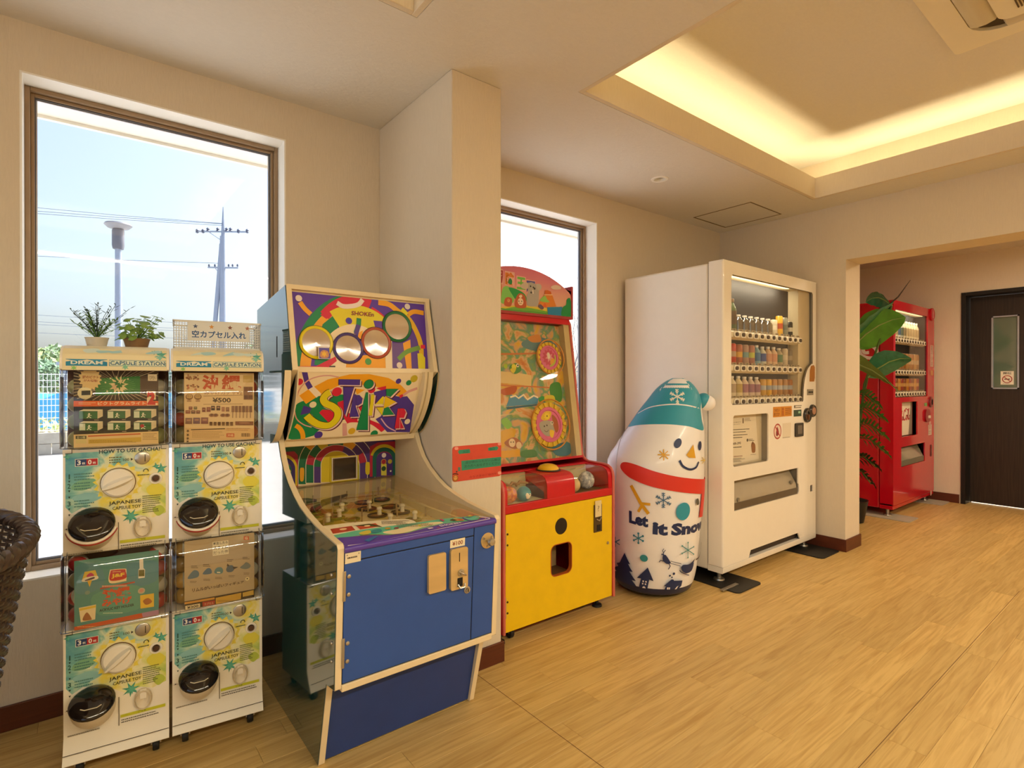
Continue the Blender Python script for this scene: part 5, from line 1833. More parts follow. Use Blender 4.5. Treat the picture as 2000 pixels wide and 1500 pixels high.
# printed apron on the front of the glass
c4 = [(300, 480), (1930, 225), (1730, 150), (20, 240)]
d4 = [(0.0, 0.006), (0.521, 0.0), (0.48, 0.058), (0.001, 0.246)]
a = Art(c4, d4, eps=0.00012, clip=(0.0, -0.004, 0.522, 0.26))
a.blob([(90, 300), (120, 270), (400, 225), (700, 200), (800, 210), (835, 270), (700, 300), (480, 325), (330, 360), (210, 390)], '#efe3c0', 6)
a.poly([(205, 388), (330, 350), (480, 325), (700, 292), (900, 262), (1180, 212), (1480, 178), (1720, 145), (1790, 172), (1600, 250), (1450, 270), (1110, 300), (900, 345), (700, 400), (560, 410), (420, 395), (300, 410), (240, 412)], '#5fc0a0')
a.blob([(520, 380), (640, 350), (900, 285), (1080, 268), (1115, 285), (1050, 305), (860, 345), (700, 395), (580, 405)], '#efe0b0')
a.poly([(235, 412), (420, 405), (560, 415), (700, 405), (860, 360), (1100, 305), (1450, 275), (1620, 250), (1830, 170), (1930, 215), (1930, 235), (330, 490), (290, 470)], '#5a3fae')
a.line([(320, 478), (420, 478), (900, 395), (1500, 290), (1820, 235), (1850, 215), (1830, 190), (1760, 170)], 7, '#e6dcea')
a.poly([(160, 320), (290, 290), (330, 345), (200, 372)], '#b8402c').poly([(320, 290), (470, 262), (500, 310), (360, 340)], '#c8502e').poly([(300, 290), (420, 266), (500, 300), (520, 320), (470, 310)], '#4c4a24')
a.circ(245, 328, 18, '#f0cf9a', ry=14).circ(405, 298, 18, '#f0d8a4', ry=14)
a.scrib(520, 225, 790, 285, 5, '#7a7264', seg=14).scrib(640, 335, 1000, 285, 3, '#8a7f60', seg=14)
a.blob([(360, 380), (420, 355), (440, 385), (390, 400)], '#d8c84c').blob([(440, 360), (500, 345), (510, 375), (450, 390)], '#2f8f9a').poly([(400, 450), (470, 415), (490, 420), (430, 465)], '#2f6fae').circ(630, 345, 14, '#8a3a3c').circ(560, 345, 16, '#c9a03c').star(840, 325, 20, 10, 5, '#d8d83c')
a.blob([(1120, 235), (1150, 225), (1158, 255), (1130, 268)], '#c8407a').poly([(1225, 262), (1330, 215), (1420, 235), (1395, 268), (1290, 272)], '#d8a24c').poly([(1230, 250), (1290, 225), (1320, 255), (1260, 270)], '#3c4a24').poly([(1320, 235), (1400, 228), (1395, 262), (1340, 265)], '#c8602c')
a.circ(1540, 235, 62, '#5fc0a8', ry=52).circ(1550, 205, 50, '#4fae98', ry=22).circ(1555, 200, 34, '#3c6a7a', ry=14).arc(1490, 235, 45, 14, 110, 230, '#5a3fae')
a.poly([(1570, 175), (1640, 150), (1650, 175), (1580, 190)], '#c9c83c').blob([(1640, 150), (1700, 135), (1720, 150), (1660, 170)], '#b8604c').line([(1650, 205), (1720, 205), (1760, 235), (1730, 245)], 14, '#e6b8a0')
a.text('SHOKEN', [(1020, 360), (1295, 318), (1290, 298), (1015, 335)], '#d8cfe0', 0.03)
a.poly([(880, 370), (930, 362), (940, 372), (890, 382)], '#e6dcea').circ(985, 370, 12, '#b8407a', ry=8)
a.build('apron_print', t, (x0 + 0.001 - PB[0], 1.489 - PB[1], pfz(1.489) + 0.0010), (1, 0, 0), (0, 1, 0.0628))
b = PBm()
b.prism([(1.4835, 0.675), (1.481, 0.678), (1.4805, 0.686), (1.484, 0.6905), (1.489, 0.6915), (1.500, 0.6915), (1.500, 0.675)], (0, 0, 0), (0, 1, 0), (0, 0, 1), (1, 0, 0), x0, x1, mat('purple_lip', '#543a9e', rough=0.3, coat=0.4))
b.build('front_lip', t, ang=50)

# back panel behind the playfield with its printed arches
ry0, rz0, rz1 = 2.237, 0.737, 0.906
ww, wh = x1 - x0, rz1 - rz0
wx0, wz0, wx1, wz1 = 0.246, 0.012, 0.335, 0.096
b = PBm()
hole = rrect(x0 + wx0, rz0 + wz0, x0 + wx1, rz0 + wz1, 0.002)
b.plate([(x0, rz0), (x1, rz0), (x1, rz1), (x0, rz1)], [], (0, ry0, 0), (1, 0, 0), (0, 0, 1), (0, 1, 0), 0.0, 0.012, M_cr)
bp_ = b.build('arch_panel', t, smooth=False)
PBm().box((x0 + wx0, ry0 - 0.0035, rz0 + wz0), (x0 + wx1, ry0 - 0.002, rz0 + wz1), mat('display_dark', '#1e1410', rough=0.12, coat=0.8)).build('display', bp_, smooth=False)
q = [(55, 205), (145, 745), (1750, 95), (1740, 580)]
a = Art([q[0], q[2], q[3], q[1]], [(0.034, 0.154), (0.526, 0.149), (0.523, 0.002), (0.057, 0.007)], eps=0.00006, clip=(0.0005, 0.0005, ww - 0.0005, wh - 0.0005))
PUR, GRN_, RED_, YEL, ORG = '#4a2f78', '#0c6a44', '#b01f3c', '#d8c020', '#e8a81e'
a.rect(-600, 60, 1760, 800, GRN_)


def Aarch(cx, yb, rx, yt, w, cols, white=True):
    """a tall arch band: straight legs to yb, rounded top at yt"""
    def pts(r):
        k = r / rx
        top = yt + (rx - r)
        cyy = top + r * 0.95
        return [(cx - r, yb + 20)] + [(cx - r * cos(radians(5 * i)), cyy - r * 0.95 * sin(radians(5 * i))) for i in range(0, 37)] + [(cx + r, yb)]
    o_, i_ = pts(rx), pts(rx - w)
    n = len(o_)
    for (s0, s1, c) in cols:
        a0, a1 = int(s0 * (n - 1)), int(math.ceil(s1 * (n - 1)))
        e0, a.z, a.eps = a.eps, a.z + a.eps, 0.0
        for i in range(a0, a1):
            a.poly([o_[i], o_[i + 1], i_[i + 1], i_[i]], c)
        a.eps = e0
    if white:
        a.line(o_, 9, '#e6dcc8')


a.poly([(850, 720), (900, 60), (1800, 40), (1800, 720)], PUR)
Aarch(880, 700, 560, -60, 110, [(0, .22, GRN_), (.22, .36, ORG), (.36, .5, GRN_), (.5, .7, ORG), (.7, .93, PUR), (.93, 1, '#3a2a5a')])
Aarch(880, 680, 450, 40, 110, [(0, .07, GRN_), (.07, .18, RED_), (.18, .3, GRN_), (.3, .4, YEL), (.4, .6, GRN_), (.6, .72, ORG), (.72, .84, PUR), (.84, .93, RED_), (.93, 1, PUR)])
Aarch(880, 680, 335, 145, 105, [(0, .05, PUR), (.05, .15, GRN_), (.15, .62, RED_), (.62, .9, PUR), (.9, 1, GRN_)])
Aarch(880, 670, 230, 235, 225, [(0, 1, YEL)])
a.blob([(345, 500), (375, 480), (405, 500), (400, 650), (370, 680), (345, 650)], ORG).blob([(1305, 410), (1335, 395), (1362, 410), (1360, 555), (1330, 580), (1302, 550)], YEL)
for cx, yb, cc in ((1580, 590, PUR), (100, 740, GRN_), (-330, 780, PUR)):
    a.poly([(cx - 215, yb + 20), (cx - 215, yb - 420), (cx - 100, yb - 480), (cx + 160, yb - 500), (cx + 215, yb - 440), (cx + 215, yb + 10)], RED_)
    Aarch(cx, yb, 205, yb - 455, 45, [(0.1, .8, YEL), (.8, 1, YEL)], False)
    Aarch(cx, yb, 175, yb - 410, 60, [(0, 1, '#0c5f50' if cc == PUR else '#33246a')], False)
    Aarch(cx, yb, 120, yb - 340, 118, [(0, 1, cc)], False)
    a.rect(cx - 50, yb - 170, cx + 30, yb, '#d8cf50')
    a.circ(cx - 8, yb - 295, 34, '#e9dcd0').circ(cx - 12, yb - 200, 40, '#c9a23c').circ(cx - 12, yb - 200, 32, '#a8283a').circ(cx - 12, yb - 100, 34, '#1c4a2a').circ(cx + 80, yb - 205, 32, '#b9a83a').circ(cx + 90, yb - 65, 13, '#e6e0d0')
a.build('arch_print', bp_, (x0 - PB[0], ry0 - 0.0006 - PB[1], rz0), (1, 0, 0), (0, 0, 1))
b = PBm()
for k, c, h_ in ((0.016, '#d8c020', 0.0058), (0.010, '#e6dcc8', 0.0064), (0.005, '#6a4a2a', 0.007)):
    xa_, xb_, za_, zb_ = x0 + wx0 - k, x0 + wx1 + k, rz0 + wz0 - k * .7, rz0 + wz1 + k * .5
    for q in ((xa_, za_, xa_ + .004, zb_), (xb_ - .004, za_, xb_, zb_), (xa_ + .004, za_, xb_ - .004, za_ + .0035), (xa_ + .004, zb_ - .003, xb_ - .004, zb_)):
        b.box((q[0], ry0 - h_, q[1]), (q[2], ry0 - 0.003, q[3]), ink(c))
b.build('display_frame', bp_, smooth=False)
# ledge and hood with the big lettering
b = PBm()
b.prism([(2.052, 0.942), (2.060, 0.915), (2.2365, 0.906), (2.2365, 0.945)], (0, 0, 0), (0, 1, 0), (0, 0, 1), (1, 0, 0), x0, x1, M_cr)
b.build('hood_ledge', t, bevel=0.002)
HY0, HZ0, HY1, HZ1 = 2.031, 0.944, 1.917, 1.185
b = PBm()
b.prism([(HY0, HZ0), (HY1, HZ1), (2.236, 1.185), (2.236, 0.944)], (0, 0, 0), (0, 1, 0), (0, 0, 1), (1, 0, 0), x0, 1.062, M_cr)
hood = b.build('hood', t)
CH = [(1.900, 1.190), (1.903, 1.165), (1.915, 1.115), (1.938, 1.062), (1.970, 1.012), (2.010, 0.968), (2.050, 0.940), (2.095, 0.930), (2.11, 0.96), (2.11, 1.190)]
for xa, xb in ((XL - 0.010, XL + 0.0175), (1.0625, XR + 0.006)):
    chp = spline(CH[:8], 4) + CH[8:]
    if xa < 0.6:
        PBm().prism(chp, (0, 0, 0), (0, 1, 0), (0, 0, 1), (1, 0, 0), XL - 0.024, XL - 0.0026, M_grn, M_cr).build('hood_cheek', t, ang=40)
        b = PBm().prism(chp, (0, 0, 0), (0, 1, 0), (0, 0, 1), (1, 0, 0), x0, x0 + 0.004, M_cr)
    else:
        PBm().prism(chp, (0, 0, 0), (0, 1, 0), (0, 0, 1), (1, 0, 0), XR + 0.0026, XR + 0.020, M_grn, M_cr).build('hood_cheek', t, ang=40)
        b = PBm().prism(chp, (0, 0, 0), (0, 1, 0), (0, 0, 1), (1, 0, 0), xa, x1, M_cr)
    b.build('hood_cheek', t, ang=40)
b = PBm()
pth = [(XR + 0.0026, p[0] - 0.004, p[1]) for p in spline(CH[:8], 4)]
b.tube(pth, 0.0015, mat('molding_shadow_line', '#b8a274', rough=0.5), n=6)
b.build('cheek_molding', t)
pth = [(1.075, p[0] - 0.002, p[1]) for p in spline(CH[:8], 4)]
PBm().tube(pth, 0.0028, mat('molding_shadow_line', '#b8a274', rough=0.5), n=6).build('cheek_molding', t)
hs = sqrt((HY0 - HY1) ** 2 + (HZ0 - HZ1) ** 2)
q = [(218, 45), (1805, 60), (1675, 805), (140, 885)]
a = Art(q, [(-0.0, hs), (0.470, hs), (0.484, 0.0), (0.004, 0.005)], eps=0.00006, clip=(0.0005, 0.001, 0.4845, hs - 0.001))
PUR, GRN_, RED_, YEL, ORG, CRM, PNK = '#4c3594', '#0f8450', '#d2203f', '#e0d020', '#eda51f', '#ecd9b4', '#d79f98'
a.poly(q, CRM)
a.blob([(150, 880), (180, 700), (215, 470), (420, 380), (560, 350), (700, 420), (720, 620), (620, 720), (470, 810), (330, 880)], GRN_)
a.poly([(140, 885), (150, 780), (215, 480), (340, 400), (520, 560), (600, 690), (460, 845), (330, 882)], GRN_)
a.poly([(600, 330), (830, 330), (860, 640), (700, 690), (560, 600)], GRN_).poly([(750, 430), (840, 400), (860, 620), (780, 560)], RED_)
a.poly([(440, 235), (620, 140), (900, 75), (1150, 70), (1400, 120), (1560, 210), (1650, 300), (1560, 370), (1400, 280), (1200, 220), (950, 200), (760, 220), (540, 330)], ORG)
a.poly([(260, 345), (375, 265), (480, 365), (350, 450)], ORG)
a.poly([(380, 270), (440, 225), (540, 320), (480, 372)], '#efe0c8')
a.poly([(285, 20), (358, 30), (378, 150), (430, 235), (370, 270), (320, 180)], PUR)
a.line([(205, 560), (215, 420), (260, 270), (350, 165), (470, 110), (620, 90), (760, 110)], 16, PNK, True)
a.line([(205, 540), (240, 640), (330, 710), (430, 740)], 14, PNK, True)
a.poly([(280, 590), (320, 470), (420, 500), (400, 560)], PUR).poly([(520, 560), (560, 520), (720, 530), (730, 620), (680, 690), (640, 680)], RED_)
a.poly([(820, 600), (890, 560), (1010, 600), (1010, 680), (880, 690)], RED_).poly([(870, 690), (1150, 640), (1300, 700), (1360, 770), (1320, 800), (1150, 720), (900, 700)], RED_)
a.poly([(1010, 480), (1060, 430), (1090, 520), (1060, 560)], RED_)
a.poly([(1380, 330), (1560, 360), (1640, 350), (1730, 460), (1690, 800), (1390, 800), (1240, 640), (1310, 600), (1340, 500)], PUR)
a.blob([(880, 700), (1000, 680), (1140, 690), (1240, 740), (1300, 810), (1100, 840), (870, 840)], CRM)
a.poly([(1240, 250), (1370, 220), (1365, 300)], RED_).poly([(1210, 300), (1370, 260), (1400, 330), (1240, 440)], PUR).poly([(960, 250), (1100, 270), (1000, 330)], ORG)
a.poly([(1540, 340), (1620, 310), (1590, 350), (1550, 380)], RED_).line([(1590, 340), (1660, 290), (1770, 250)], 34, PNK)
a.line([(1310, 630), (1390, 730), (1500, 790)], 14, '#d8a8c0', True).poly([(820, 690), (870, 690), (885, 840), (825, 850)], PNK)
a.arc(190, 870, 135, 55, -75, 10, ORG, ry=155)
for x, y, r, c in ((255, 170, 45, RED_), (438, 458, 42, '#e9dcb8'), (740, 295, 60, RED_), (1528, 160, 34, PUR), (1660, 180, 34, GRN_), (1728, 128, 46, '#c2ae2a'), (1645, 668, 34, '#e9dcc0'), (940, 788, 42, '#d8ad28'), (520, 835, 48, PUR), (1225, 820, 44, GRN_), (1185, 270, 44, RED_)):
    a.circ(x, y, r, c)


def letter(fn, dx=14, dy=12):
    fn(26, 22, '#5a1a34')
    fn(14, 12, '#e9c9c4')
    fn(0, 0, None)


SP = [(655, 300), (615, 320), (570, 380), (600, 440), (690, 480), (755, 545), (740, 640), (650, 715), (520, 705), (420, 650), (360, 595)]


def L_S(dx, dy, c):
    p = [(x + dx, y + dy) for x, y in spline(SP, 6)]
    if c is None:
        a.line(p, 100, '#3a2a14').line(p, 86, YEL)
    else:
        a.line(p, 100, c)


letter(L_S)


def P_(pts, c):
    def f(dx, dy, cc):
        p = [(x + dx, y + dy) for x, y in pts]
        a.poly(p, cc or '#241430')
        if cc is None:
            cx, cy = sum(x for x, y in pts) / len(pts), sum(y for x, y in pts) / len(pts)
            a.poly([(cx + (x - cx) * 0.965, cy + (y - cy) * 0.975) for x, y in pts], c)
    letter(f)


P_([(755, 135), (1035, 138), (1032, 212), (755, 208)], PUR)
P_([(815, 230), (960, 232), (850, 600), (835, 560)], PUR)
P_([(950, 330), (985, 325), (985, 610), (905, 612)], PUR)
P_([(985, 335), (1030, 335), (1070, 380), (1060, 440), (1010, 470), (985, 465)], PUR)
P_([(985, 480), (1030, 608), (985, 608)], PUR)
P_([(1110, 300), (1140, 300), (1145, 775), (995, 775)], GRN_)


def L_dot(dx, dy, c):
    a.circ(1145 + dx, 197 + dy, 62, c or '#14281c')
    if c is None:
        a.circ(1145, 197, 57, GRN_)


letter(L_dot)
P_([(1180, 325), (1222, 325), (1195, 595), (1148, 595)], YEL)
P_([(1325, 350), (1345, 350), (1325, 595), (1225, 465), (1240, 440)], YEL)
P_([(1215, 448), (1330, 445), (1330, 465), (1215, 468)], '#e9d9a0')
P_([(1368, 255), (1530, 255), (1425, 360), (1370, 340)], GRN_)
P_([(1355, 345), (1500, 420), (1335, 510)], '#e6c01e')
P_([(1400, 480), (1475, 580), (1320, 590), (1345, 500)], GRN_)
P_([(1520, 500), (1545, 500), (1545, 750), (1480, 755)], RED_)
P_([(1545, 500), (1600, 500), (1625, 550), (1600, 620), (1545, 620)], RED_)
P_([(1548, 630), (1600, 750), (1550, 752)], RED_)
ar_ = Vector((0, (HY1 - HY0), (HZ1 - HZ0))).normalized()
a.build('title_print', hood, (x0 + 0.0015 - PB[0], HY0 - 0.0006 - PB[1], HZ0 - PB[2]), (1, 0, 0), ar_)

# marquee box
MY0, MZ0, MY1, MZ1 = 1.9375, 1.192, 1.976, 1.484
b = PBm()
b.prism([(MY0 + 0.004, MZ0 + 0.004), (MY1 + 0.004, MZ1 - 0.004), (2.34, 1.436), (2.34, 1.192)], (0, 0, 0), (0, 1, 0), (0, 0, 1), (1, 0, 0), x0, x1, M_cr)
box_ = b.build('marquee_box', t)
up_ = Vector((0, MY1 - MY0, MZ1 - MZ0)).normalized()
nn_ = Vector((1, 0, 0)).cross(up_)           # points to the room
ml = sqrt((MY1 - MY0) ** 2 + (MZ1 - MZ0) ** 2)
fr_ = PBm()
O_ = (XL, MY0, MZ0)
for q in ((0, -0.008, 0.559, 0.010), (0, ml - 0.012, 0.559, ml + 0.004), (0, 0.010, 0.016, ml - 0.012), (0.543, 0.010, 0.559, ml - 0.012)):
    fr_.prism([(q[0], q[1]), (q[2], q[1]), (q[2], q[3]), (q[0], q[3])], O_, (1, 0, 0), up_, nn_, -0.004, 0.011, M_cr)
fr_.build('marquee_frame', t, bevel=0.002)
q = [(50, 38), (1820, 210), (1855, 1100), (105, 1075)]
mw, mh = 0.527, 0.270
a = Art(q, [(0.001, mh - 0.001), (0.517, mh), (0.509, 0.003), (0.003, 0.0)], eps=0.00006, clip=(0, 0, mw, mh))
PUR = '#5a34a4'
a.rect(-200, -200, 2100, 1300, PUR)
a.arc(880, 1120, 700, 200, -90, -180, GRN_, ry=950).poly([(105, 1075), (130, 800), (290, 800), (255, 1075)], GRN_)
a.arc(880, 1120, 640, 130, -95, -182, ORG, ry=860)
a.arc(890, 1150, 640, 130, -70, -128, RED_, ry=1000).arc(890, 1150, 640, 130, -36, -70, RED_, ry=900)
a.poly([(440, 350), (520, 410), (760, 250), (740, 110), (600, 200)], RED_)
a.poly([(470, 480), (650, 330), (740, 440), (600, 620), (450, 560)], GRN_).poly([(370, 960), (560, 900), (560, 1050), (360, 1030)], GRN_)
a.arc(900, 1000, 520, 300, -30, -118, YEL, ry=620)
a.poly([(660, 330), (740, 440), (690, 520), (740, 570), (820, 470)], YEL)
a.arc(880, 960, 370, 130, -50, -140, CRM, ry=410)
a.poly([(600, 640), (780, 560), (800, 1090), (560, 1085)], CRM).poly([(1400, 700), (1310, 880), (1320, 1100), (1420, 1100)], CRM)
a.poly([(1150, 430), (1265, 440), (1300, 560), (1180, 540)], PUR)
a.poly([(790, 1000), (1030, 900), (1310, 920), (1320, 1100), (780, 1095)], ORG).poly([(950, 600), (1010, 560), (990, 680), (940, 680)], ORG)
a.poly([(1400, 740), (1560, 740), (1590, 1110), (1410, 1100)], '#6a4a8c').poly([(1550, 740), (1650, 690), (1670, 1110), (1600, 1105)], ORG).poly([(1660, 650), (1740, 620), (1760, 1110), (1675, 1110)], '#5a3a94')
a.line([(1215, 180), (1360, 210), (1480, 300), (1620, 400), (1720, 560), (1790, 760), (1800, 1000), (1790, 1110)], 70, ORG if False else '#e0b41e', True)
a.line([(1215, 185), (1360, 215), (1470, 300)], 66, ORG, True).line([(1620, 350), (1700, 310), (1830, 330)], 60, ORG, True)
a.line([(1490, 960), (1600, 860), (1780, 800)], 60, '#6f9a3a', True).rect(1790, 765, 1850, 815, RED_).poly([(1745, 880), (1800, 880), (1850, 940), (1850, 1110), (1760, 1110)], '#dcd020')
a.poly([(1520, 290), (1550, 250), (1620, 330), (1590, 370)], '#e0d81c')
a.line([(660, 190), (740, 235), (850, 235), (950, 210), (1005, 145)], 62, '#e9dcd6', True)
a.line([(165, 180), (230, 270), (310, 345)], 66, ORG, True)
a.poly([(105, 1050), (380, 1050), (640, 920), (660, 980), (540, 1075), (110, 1078)], RED_).poly([(560, 1045), (640, 1045), (640, 1075), (560, 1075)], '#4a4038')
for x, y, r, c in ((148, 128, 44, '#e6d9d0'), (1608, 240, 38, '#e0d6d0'), (820, 435, 44, PUR), (820, 435, 26, '#2f3fae'), (1082, 990, 44, '#4f9a4a'), (1502, 1042, 40, '#e2cfc4')):
    a.circ(x, y, r, c)
a.line([(955, 400), (950, 490), (915, 600)], 64, GRN_).line([(948, 490), (915, 620)], 60, '#553a90')
a.text('SHOKEn', [(850, 358), (1155, 380), (1158, 322), (855, 300)], '#8a2a3c', 0.02)
a.build('marquee_print', box_, (x0 - PB[0], MY0 + 0.003 - PB[1] - 0.0, MZ0 + 0.006), (1, 0, 0), up_)
bz = PBm
for (px, py_, r, ring) in ((385, 728, 226, '#e2cf1e'), (815, 808, 206, '#4a3a7a'), (1190, 735, 206, '#b0523c'), (1470, 515, 202, '#1f6a40')):
    u, v = a.T((px, py_))
    k = a.sc(px, py_)
    R_ = r * k
    c0 = Vector((x0, MY0 + 0.003, MZ0 + 0.006)) + Vector((1, 0, 0)) * u + up_ * v
    wdn = PBm().lathe([(R_, 0.0), (R_, 0.004), (R_ * 0.94, 0.0065), (R_ * 0.84, 0.005), (R_ * 0.82, 0.001)], c0, ink(ring, 0.3), axis=nn_, n=36, caps=False)
    wdn.lathe([(R_ * 1.03, 0.0005), (R_ * 1.03, 0.003), (R_, 0.003)], c0, ink('#241a14'), axis=nn_, n=36, caps=False)
    o = wdn.build('porthole', box_)
    PBm().lathe([(R_ * 0.83, 0.0022), (0.0, 0.0030)], c0, mat('porthole_glass', '#b39a7c', rough=0.10, spec=0.8, coat=1.0, vary=0), axis=nn_, n=36, caps=False).build('porthole_glass', o)
a = Art()
a.rect(0, 0, 0.040, 0.046, '#d8cfc8').rect(0.003, 0.002, 0.040, 0.040, '#5a4aa8').blob([(0.008, 0.006), (0.034, 0.006), (0.036, 0.026), (0.02, 0.032), (0.008, 0.024)], '#c88a5c')
a.star(0.021, 0.018, 0.012, 0.006, 6, '#e8b83c')
cc = Vector((0.657, 1.9404, 1.231)) + nn_ * 0.0075
a.build('prize_sticker', box_, cc - Vector(PB), (1, 0, 0), up_)
PBm().add([(x0, MY1 + 0.01, MZ1 + 0.002), (x1, MY1 + 0.01, MZ1 + 0.002), (x1, 2.35, 1.441), (x0, 2.35, 1.441)], [(0, 1, 2, 3)], M_cr).build('top_panel', t, smooth=False)
# drawn line of the cut-out on the side
for z_ in (1.315,):
    PBm().box((XL - 0.0032, 2.07, 1.24), (XL - 0.0020, 2.076, z_), M_dark).build('side_vent', t, smooth=False)

# ================================================================== YELLOW AND RED MEDAL GAME
YB = (1.79, 2.15, 0.0)
t = ym = thing('medal_game_machine', 'yellow and red medal game machine with a jungle picture head behind the pillar', 'arcade machine', YB)
YL, YR, YF = 1.430, 2.152, 1.885
M_yel = mat('yellow_laminate', '#e9c211', rough=0.36, vary=0.03)
M_red = mat('red_laminate', '#c51220', rough=0.3, vary=0.03, coat=0.2)
M_sal = mat('salmon_edge', '#cf6a5c', rough=0.4)
YP = [(1.885, 0.056), (1.889, 0.668), (1.893, 0.690), (1.904, 0.708), (1.924, 0.719), (1.955, 0.7235), (2.060, 0.725), (2.085, 0.732), (2.100, 0.744), (2.112, 0.765), (2.205, 1.470), (2.225, 1.500), (2.43, 1.500), (2.43, 0.056)]


def YM():
    return MB(YB)


for xa, xb in ((YL, YL + 0.016), (YR - 0.016, YR)):
    sp = YM().prism(YP, (0, 0, 0), (0, 1, 0), (0, 0, 1), (1, 0, 0), xa, xb, M_red).build('side_panel', t, bevel=0.002, ang=30)
    YM().tube([((xa + xb) / 2, p[0] - 0.001, p[1] + (0.001 if p[0] > 1.9 else 0)) for p in YP[:12]], 0.0075, M_sal, n=8).build('edge_molding', sp)
xa, xb = YL + 0.0165, YR - 0.0165
b = YM().box((xa, 1.93, 0.06), (xb, 2.42, 0.07), M_red).box((xa, 2.41, 0.06), (xb, 2.42, 1.50), M_red)
b.build('carcass', t)
# yellow door with its prize hole
hole = rrect(1.714, 0.242, 1.850, 0.391, 0.03, 6)
b = YM().plate([(xa + 0.004, 0.060), (xb - 0.001, 0.060), (xb - 0.001, 0.573), (xa + 0.004, 0.573)], [hole], (0, YF + 0.003, 0), (1, 0, 0), (0, 0, 1), (0, 1, 0), 0.0, 0.018, M_yel)
dr = b.build('door', t, smooth=False)
b = YM()
b.plate(rrect(1.7132, 0.2412, 1.8508, 0.3918, 0.031, 6), [rrect(1.7165, 0.2445, 1.8475, 0.3885, 0.028, 6)], (0, YF + 0.0015, 0), (1, 0, 0), (0, 0, 1), (0, 1, 0), 0.0, 0.02, mat('orange_edge', '#b5591e', rough=0.4))
b.build('prize_opening_edge', dr, smooth=False)
b = YM()
b.box((1.70, YF + 0.13, 0.22), (1.865, YF + 0.14, 0.41), mat('tan_flap', '#b79a6c', rough=0.45))
b.box((1.70, YF + 0.022, 0.228), (1.865, YF + 0.13, 0.238), mat('tray_brown', '#6b4a2c', rough=0.6))
b.build('prize_tray', t, smooth=False)
b = YM().lathe([(0.039, 0), (0.038, 0.0012), (0, 0.0016)], (1.78, YF + 0.003, 0.472), mat('speaker_cloth', '#2c2314', rough=0.9, bump=0.4, bscale=900), axis=(0, -1, 0), n=30)
b.build('speaker', dr)
b = YM().box((2.000, YF - 0.002, 0.404), (2.056, YF + 0.004, 0.540), mat('dark_coin_plate', '#5c4c33', rough=0.4, metal=0.5))
b.box((2.006, YF - 0.004, 0.480), (2.050, YF - 0.001, 0.560), mat('paper_label', '#e0cf9c', rough=0.6))
b.box((2.018, YF - 0.0035, 0.410), (2.044, YF - 0.001, 0.440), M_dark)
b.tube([(2.012, YF - 0.006, 0.470), (2.026, YF - 0.012, 0.462), (2.046, YF - 0.006, 0.474)], 0.0035, M_steel, n=6)
b.build('coin_mechanism', dr)
a = Art()
a.text('?', (0.016, 0.028, 0.028, 0.055), '#8a7a4c', 0.0)
a.build('coin_label_print', dr, (2.006 - YB[0], YF - 0.0042 - YB[1], 0.480), (1, 0, 0), (0, 0, 1))
YM().lathe([(0.008, 0), (0.007, 0.004), (0, 0.0045)], (2.103, YF + 0.003, 0.335), M_steel, axis=(0, -1, 0), n=14).build('door_lock', dr)
for z in (0.488, 0.440, 0.192, 0.144):
    YM().lathe([(0.005, 0), (0.004, 0.0025), (0, 0.003)], (1.4605, YF + 0.003, z), mat('dark_bolt', '#4a3a20', rough=0.4, metal=0.6), axis=(0, -1, 0), n=10).build('bolt', dr)
for z in (0.465, 0.168):
    YM().box((xa + 0.001, YF + 0.001, z - 0.045), (xa + 0.006, YF + 0.004, z + 0.045), M_brs).build('hinge', dr)
# red band with two clear display windows wrapping over the top
FZ0, FZ1 = 0.575, 0.612
prof_t = [(YF + 0.004, FZ1), (YF + 0.006, 0.668), (YF + 0.010, 0.688), (YF + 0.020, 0.705), (YF + 0.040, 0.715), (YF + 0.070, 0.719), (2.058, 0.720)]
b = YM().box((xa, YF + 0.001, FZ0), (xb, YF + 0.020, FZ1), M_red)
b.build('red_band', t, bevel=0.003)
for x0_, x1_ in ((xa, 1.462), (1.694, 1.873), (2.111, xb)):
    YM().prism(prof_t + [(2.058, 0.69), (YF + 0.03, 0.64), (YF + 0.022, FZ1)], (0, 0, 0), (0, 1, 0), (0, 0, 1), (1, 0, 0), x0_, x1_, M_red).build('red_block', t, ang=50)
for k_, (x0_, x1_) in enumerate(((1.462, 1.694), (1.873, 2.111))):
    vs = []
    for y, z in prof_t:
        vs += [(x0_, y + 0.002, z - 0.001), (x1_, y + 0.002, z - 0.001)]
    YM().add(vs, [(2 * i, 2 * i + 1, 2 * i + 3, 2 * i + 2) for i in range(len(prof_t) - 1)], clear('display_cover', '#fffef8', 0.88, 0.03)).build('display_cover', t, ang=60)
    b = YM().box((x0_ - 0.003, YF + 0.02, FZ1 - 0.010), (x1_ + 0.003, 2.058, FZ1 - 0.006), mat('tray_dark', '#55412f', rough=0.6) if k_ else mat('tray_light', '#d9cfb2', rough=0.6))
    b.box((x0_ - 0.003, 2.050, FZ1 - 0.006), (x1_ + 0.003, 2.058, 0.715), mat('tray_cream', '#d8cca0', rough=0.5))
    b.build('display_tray', t, smooth=False)
YM().box((xa, 2.0585, 0.70), (xb, 2.090, 0.7235), M_red).build('red_deck', t, bevel=0.002)
b = YM().lathe([(0.062, 0), (0.058, 0.006), (0.0, 0.006)], (1.803, 2.005, 0.720), mat('black_bezel', '#3c2a14', rough=0.4), n=30)
b.lathe([(0.054, 0.006), (0.052, 0.012), (0.040, 0.024), (0.02, 0.030), (0, 0.031)], (1.803, 2.005, 0.720), mat('yellow_dome', '#e8b91c', rough=0.18, coat=0.6, vary=0), n=30)
b.build('push_button', t)
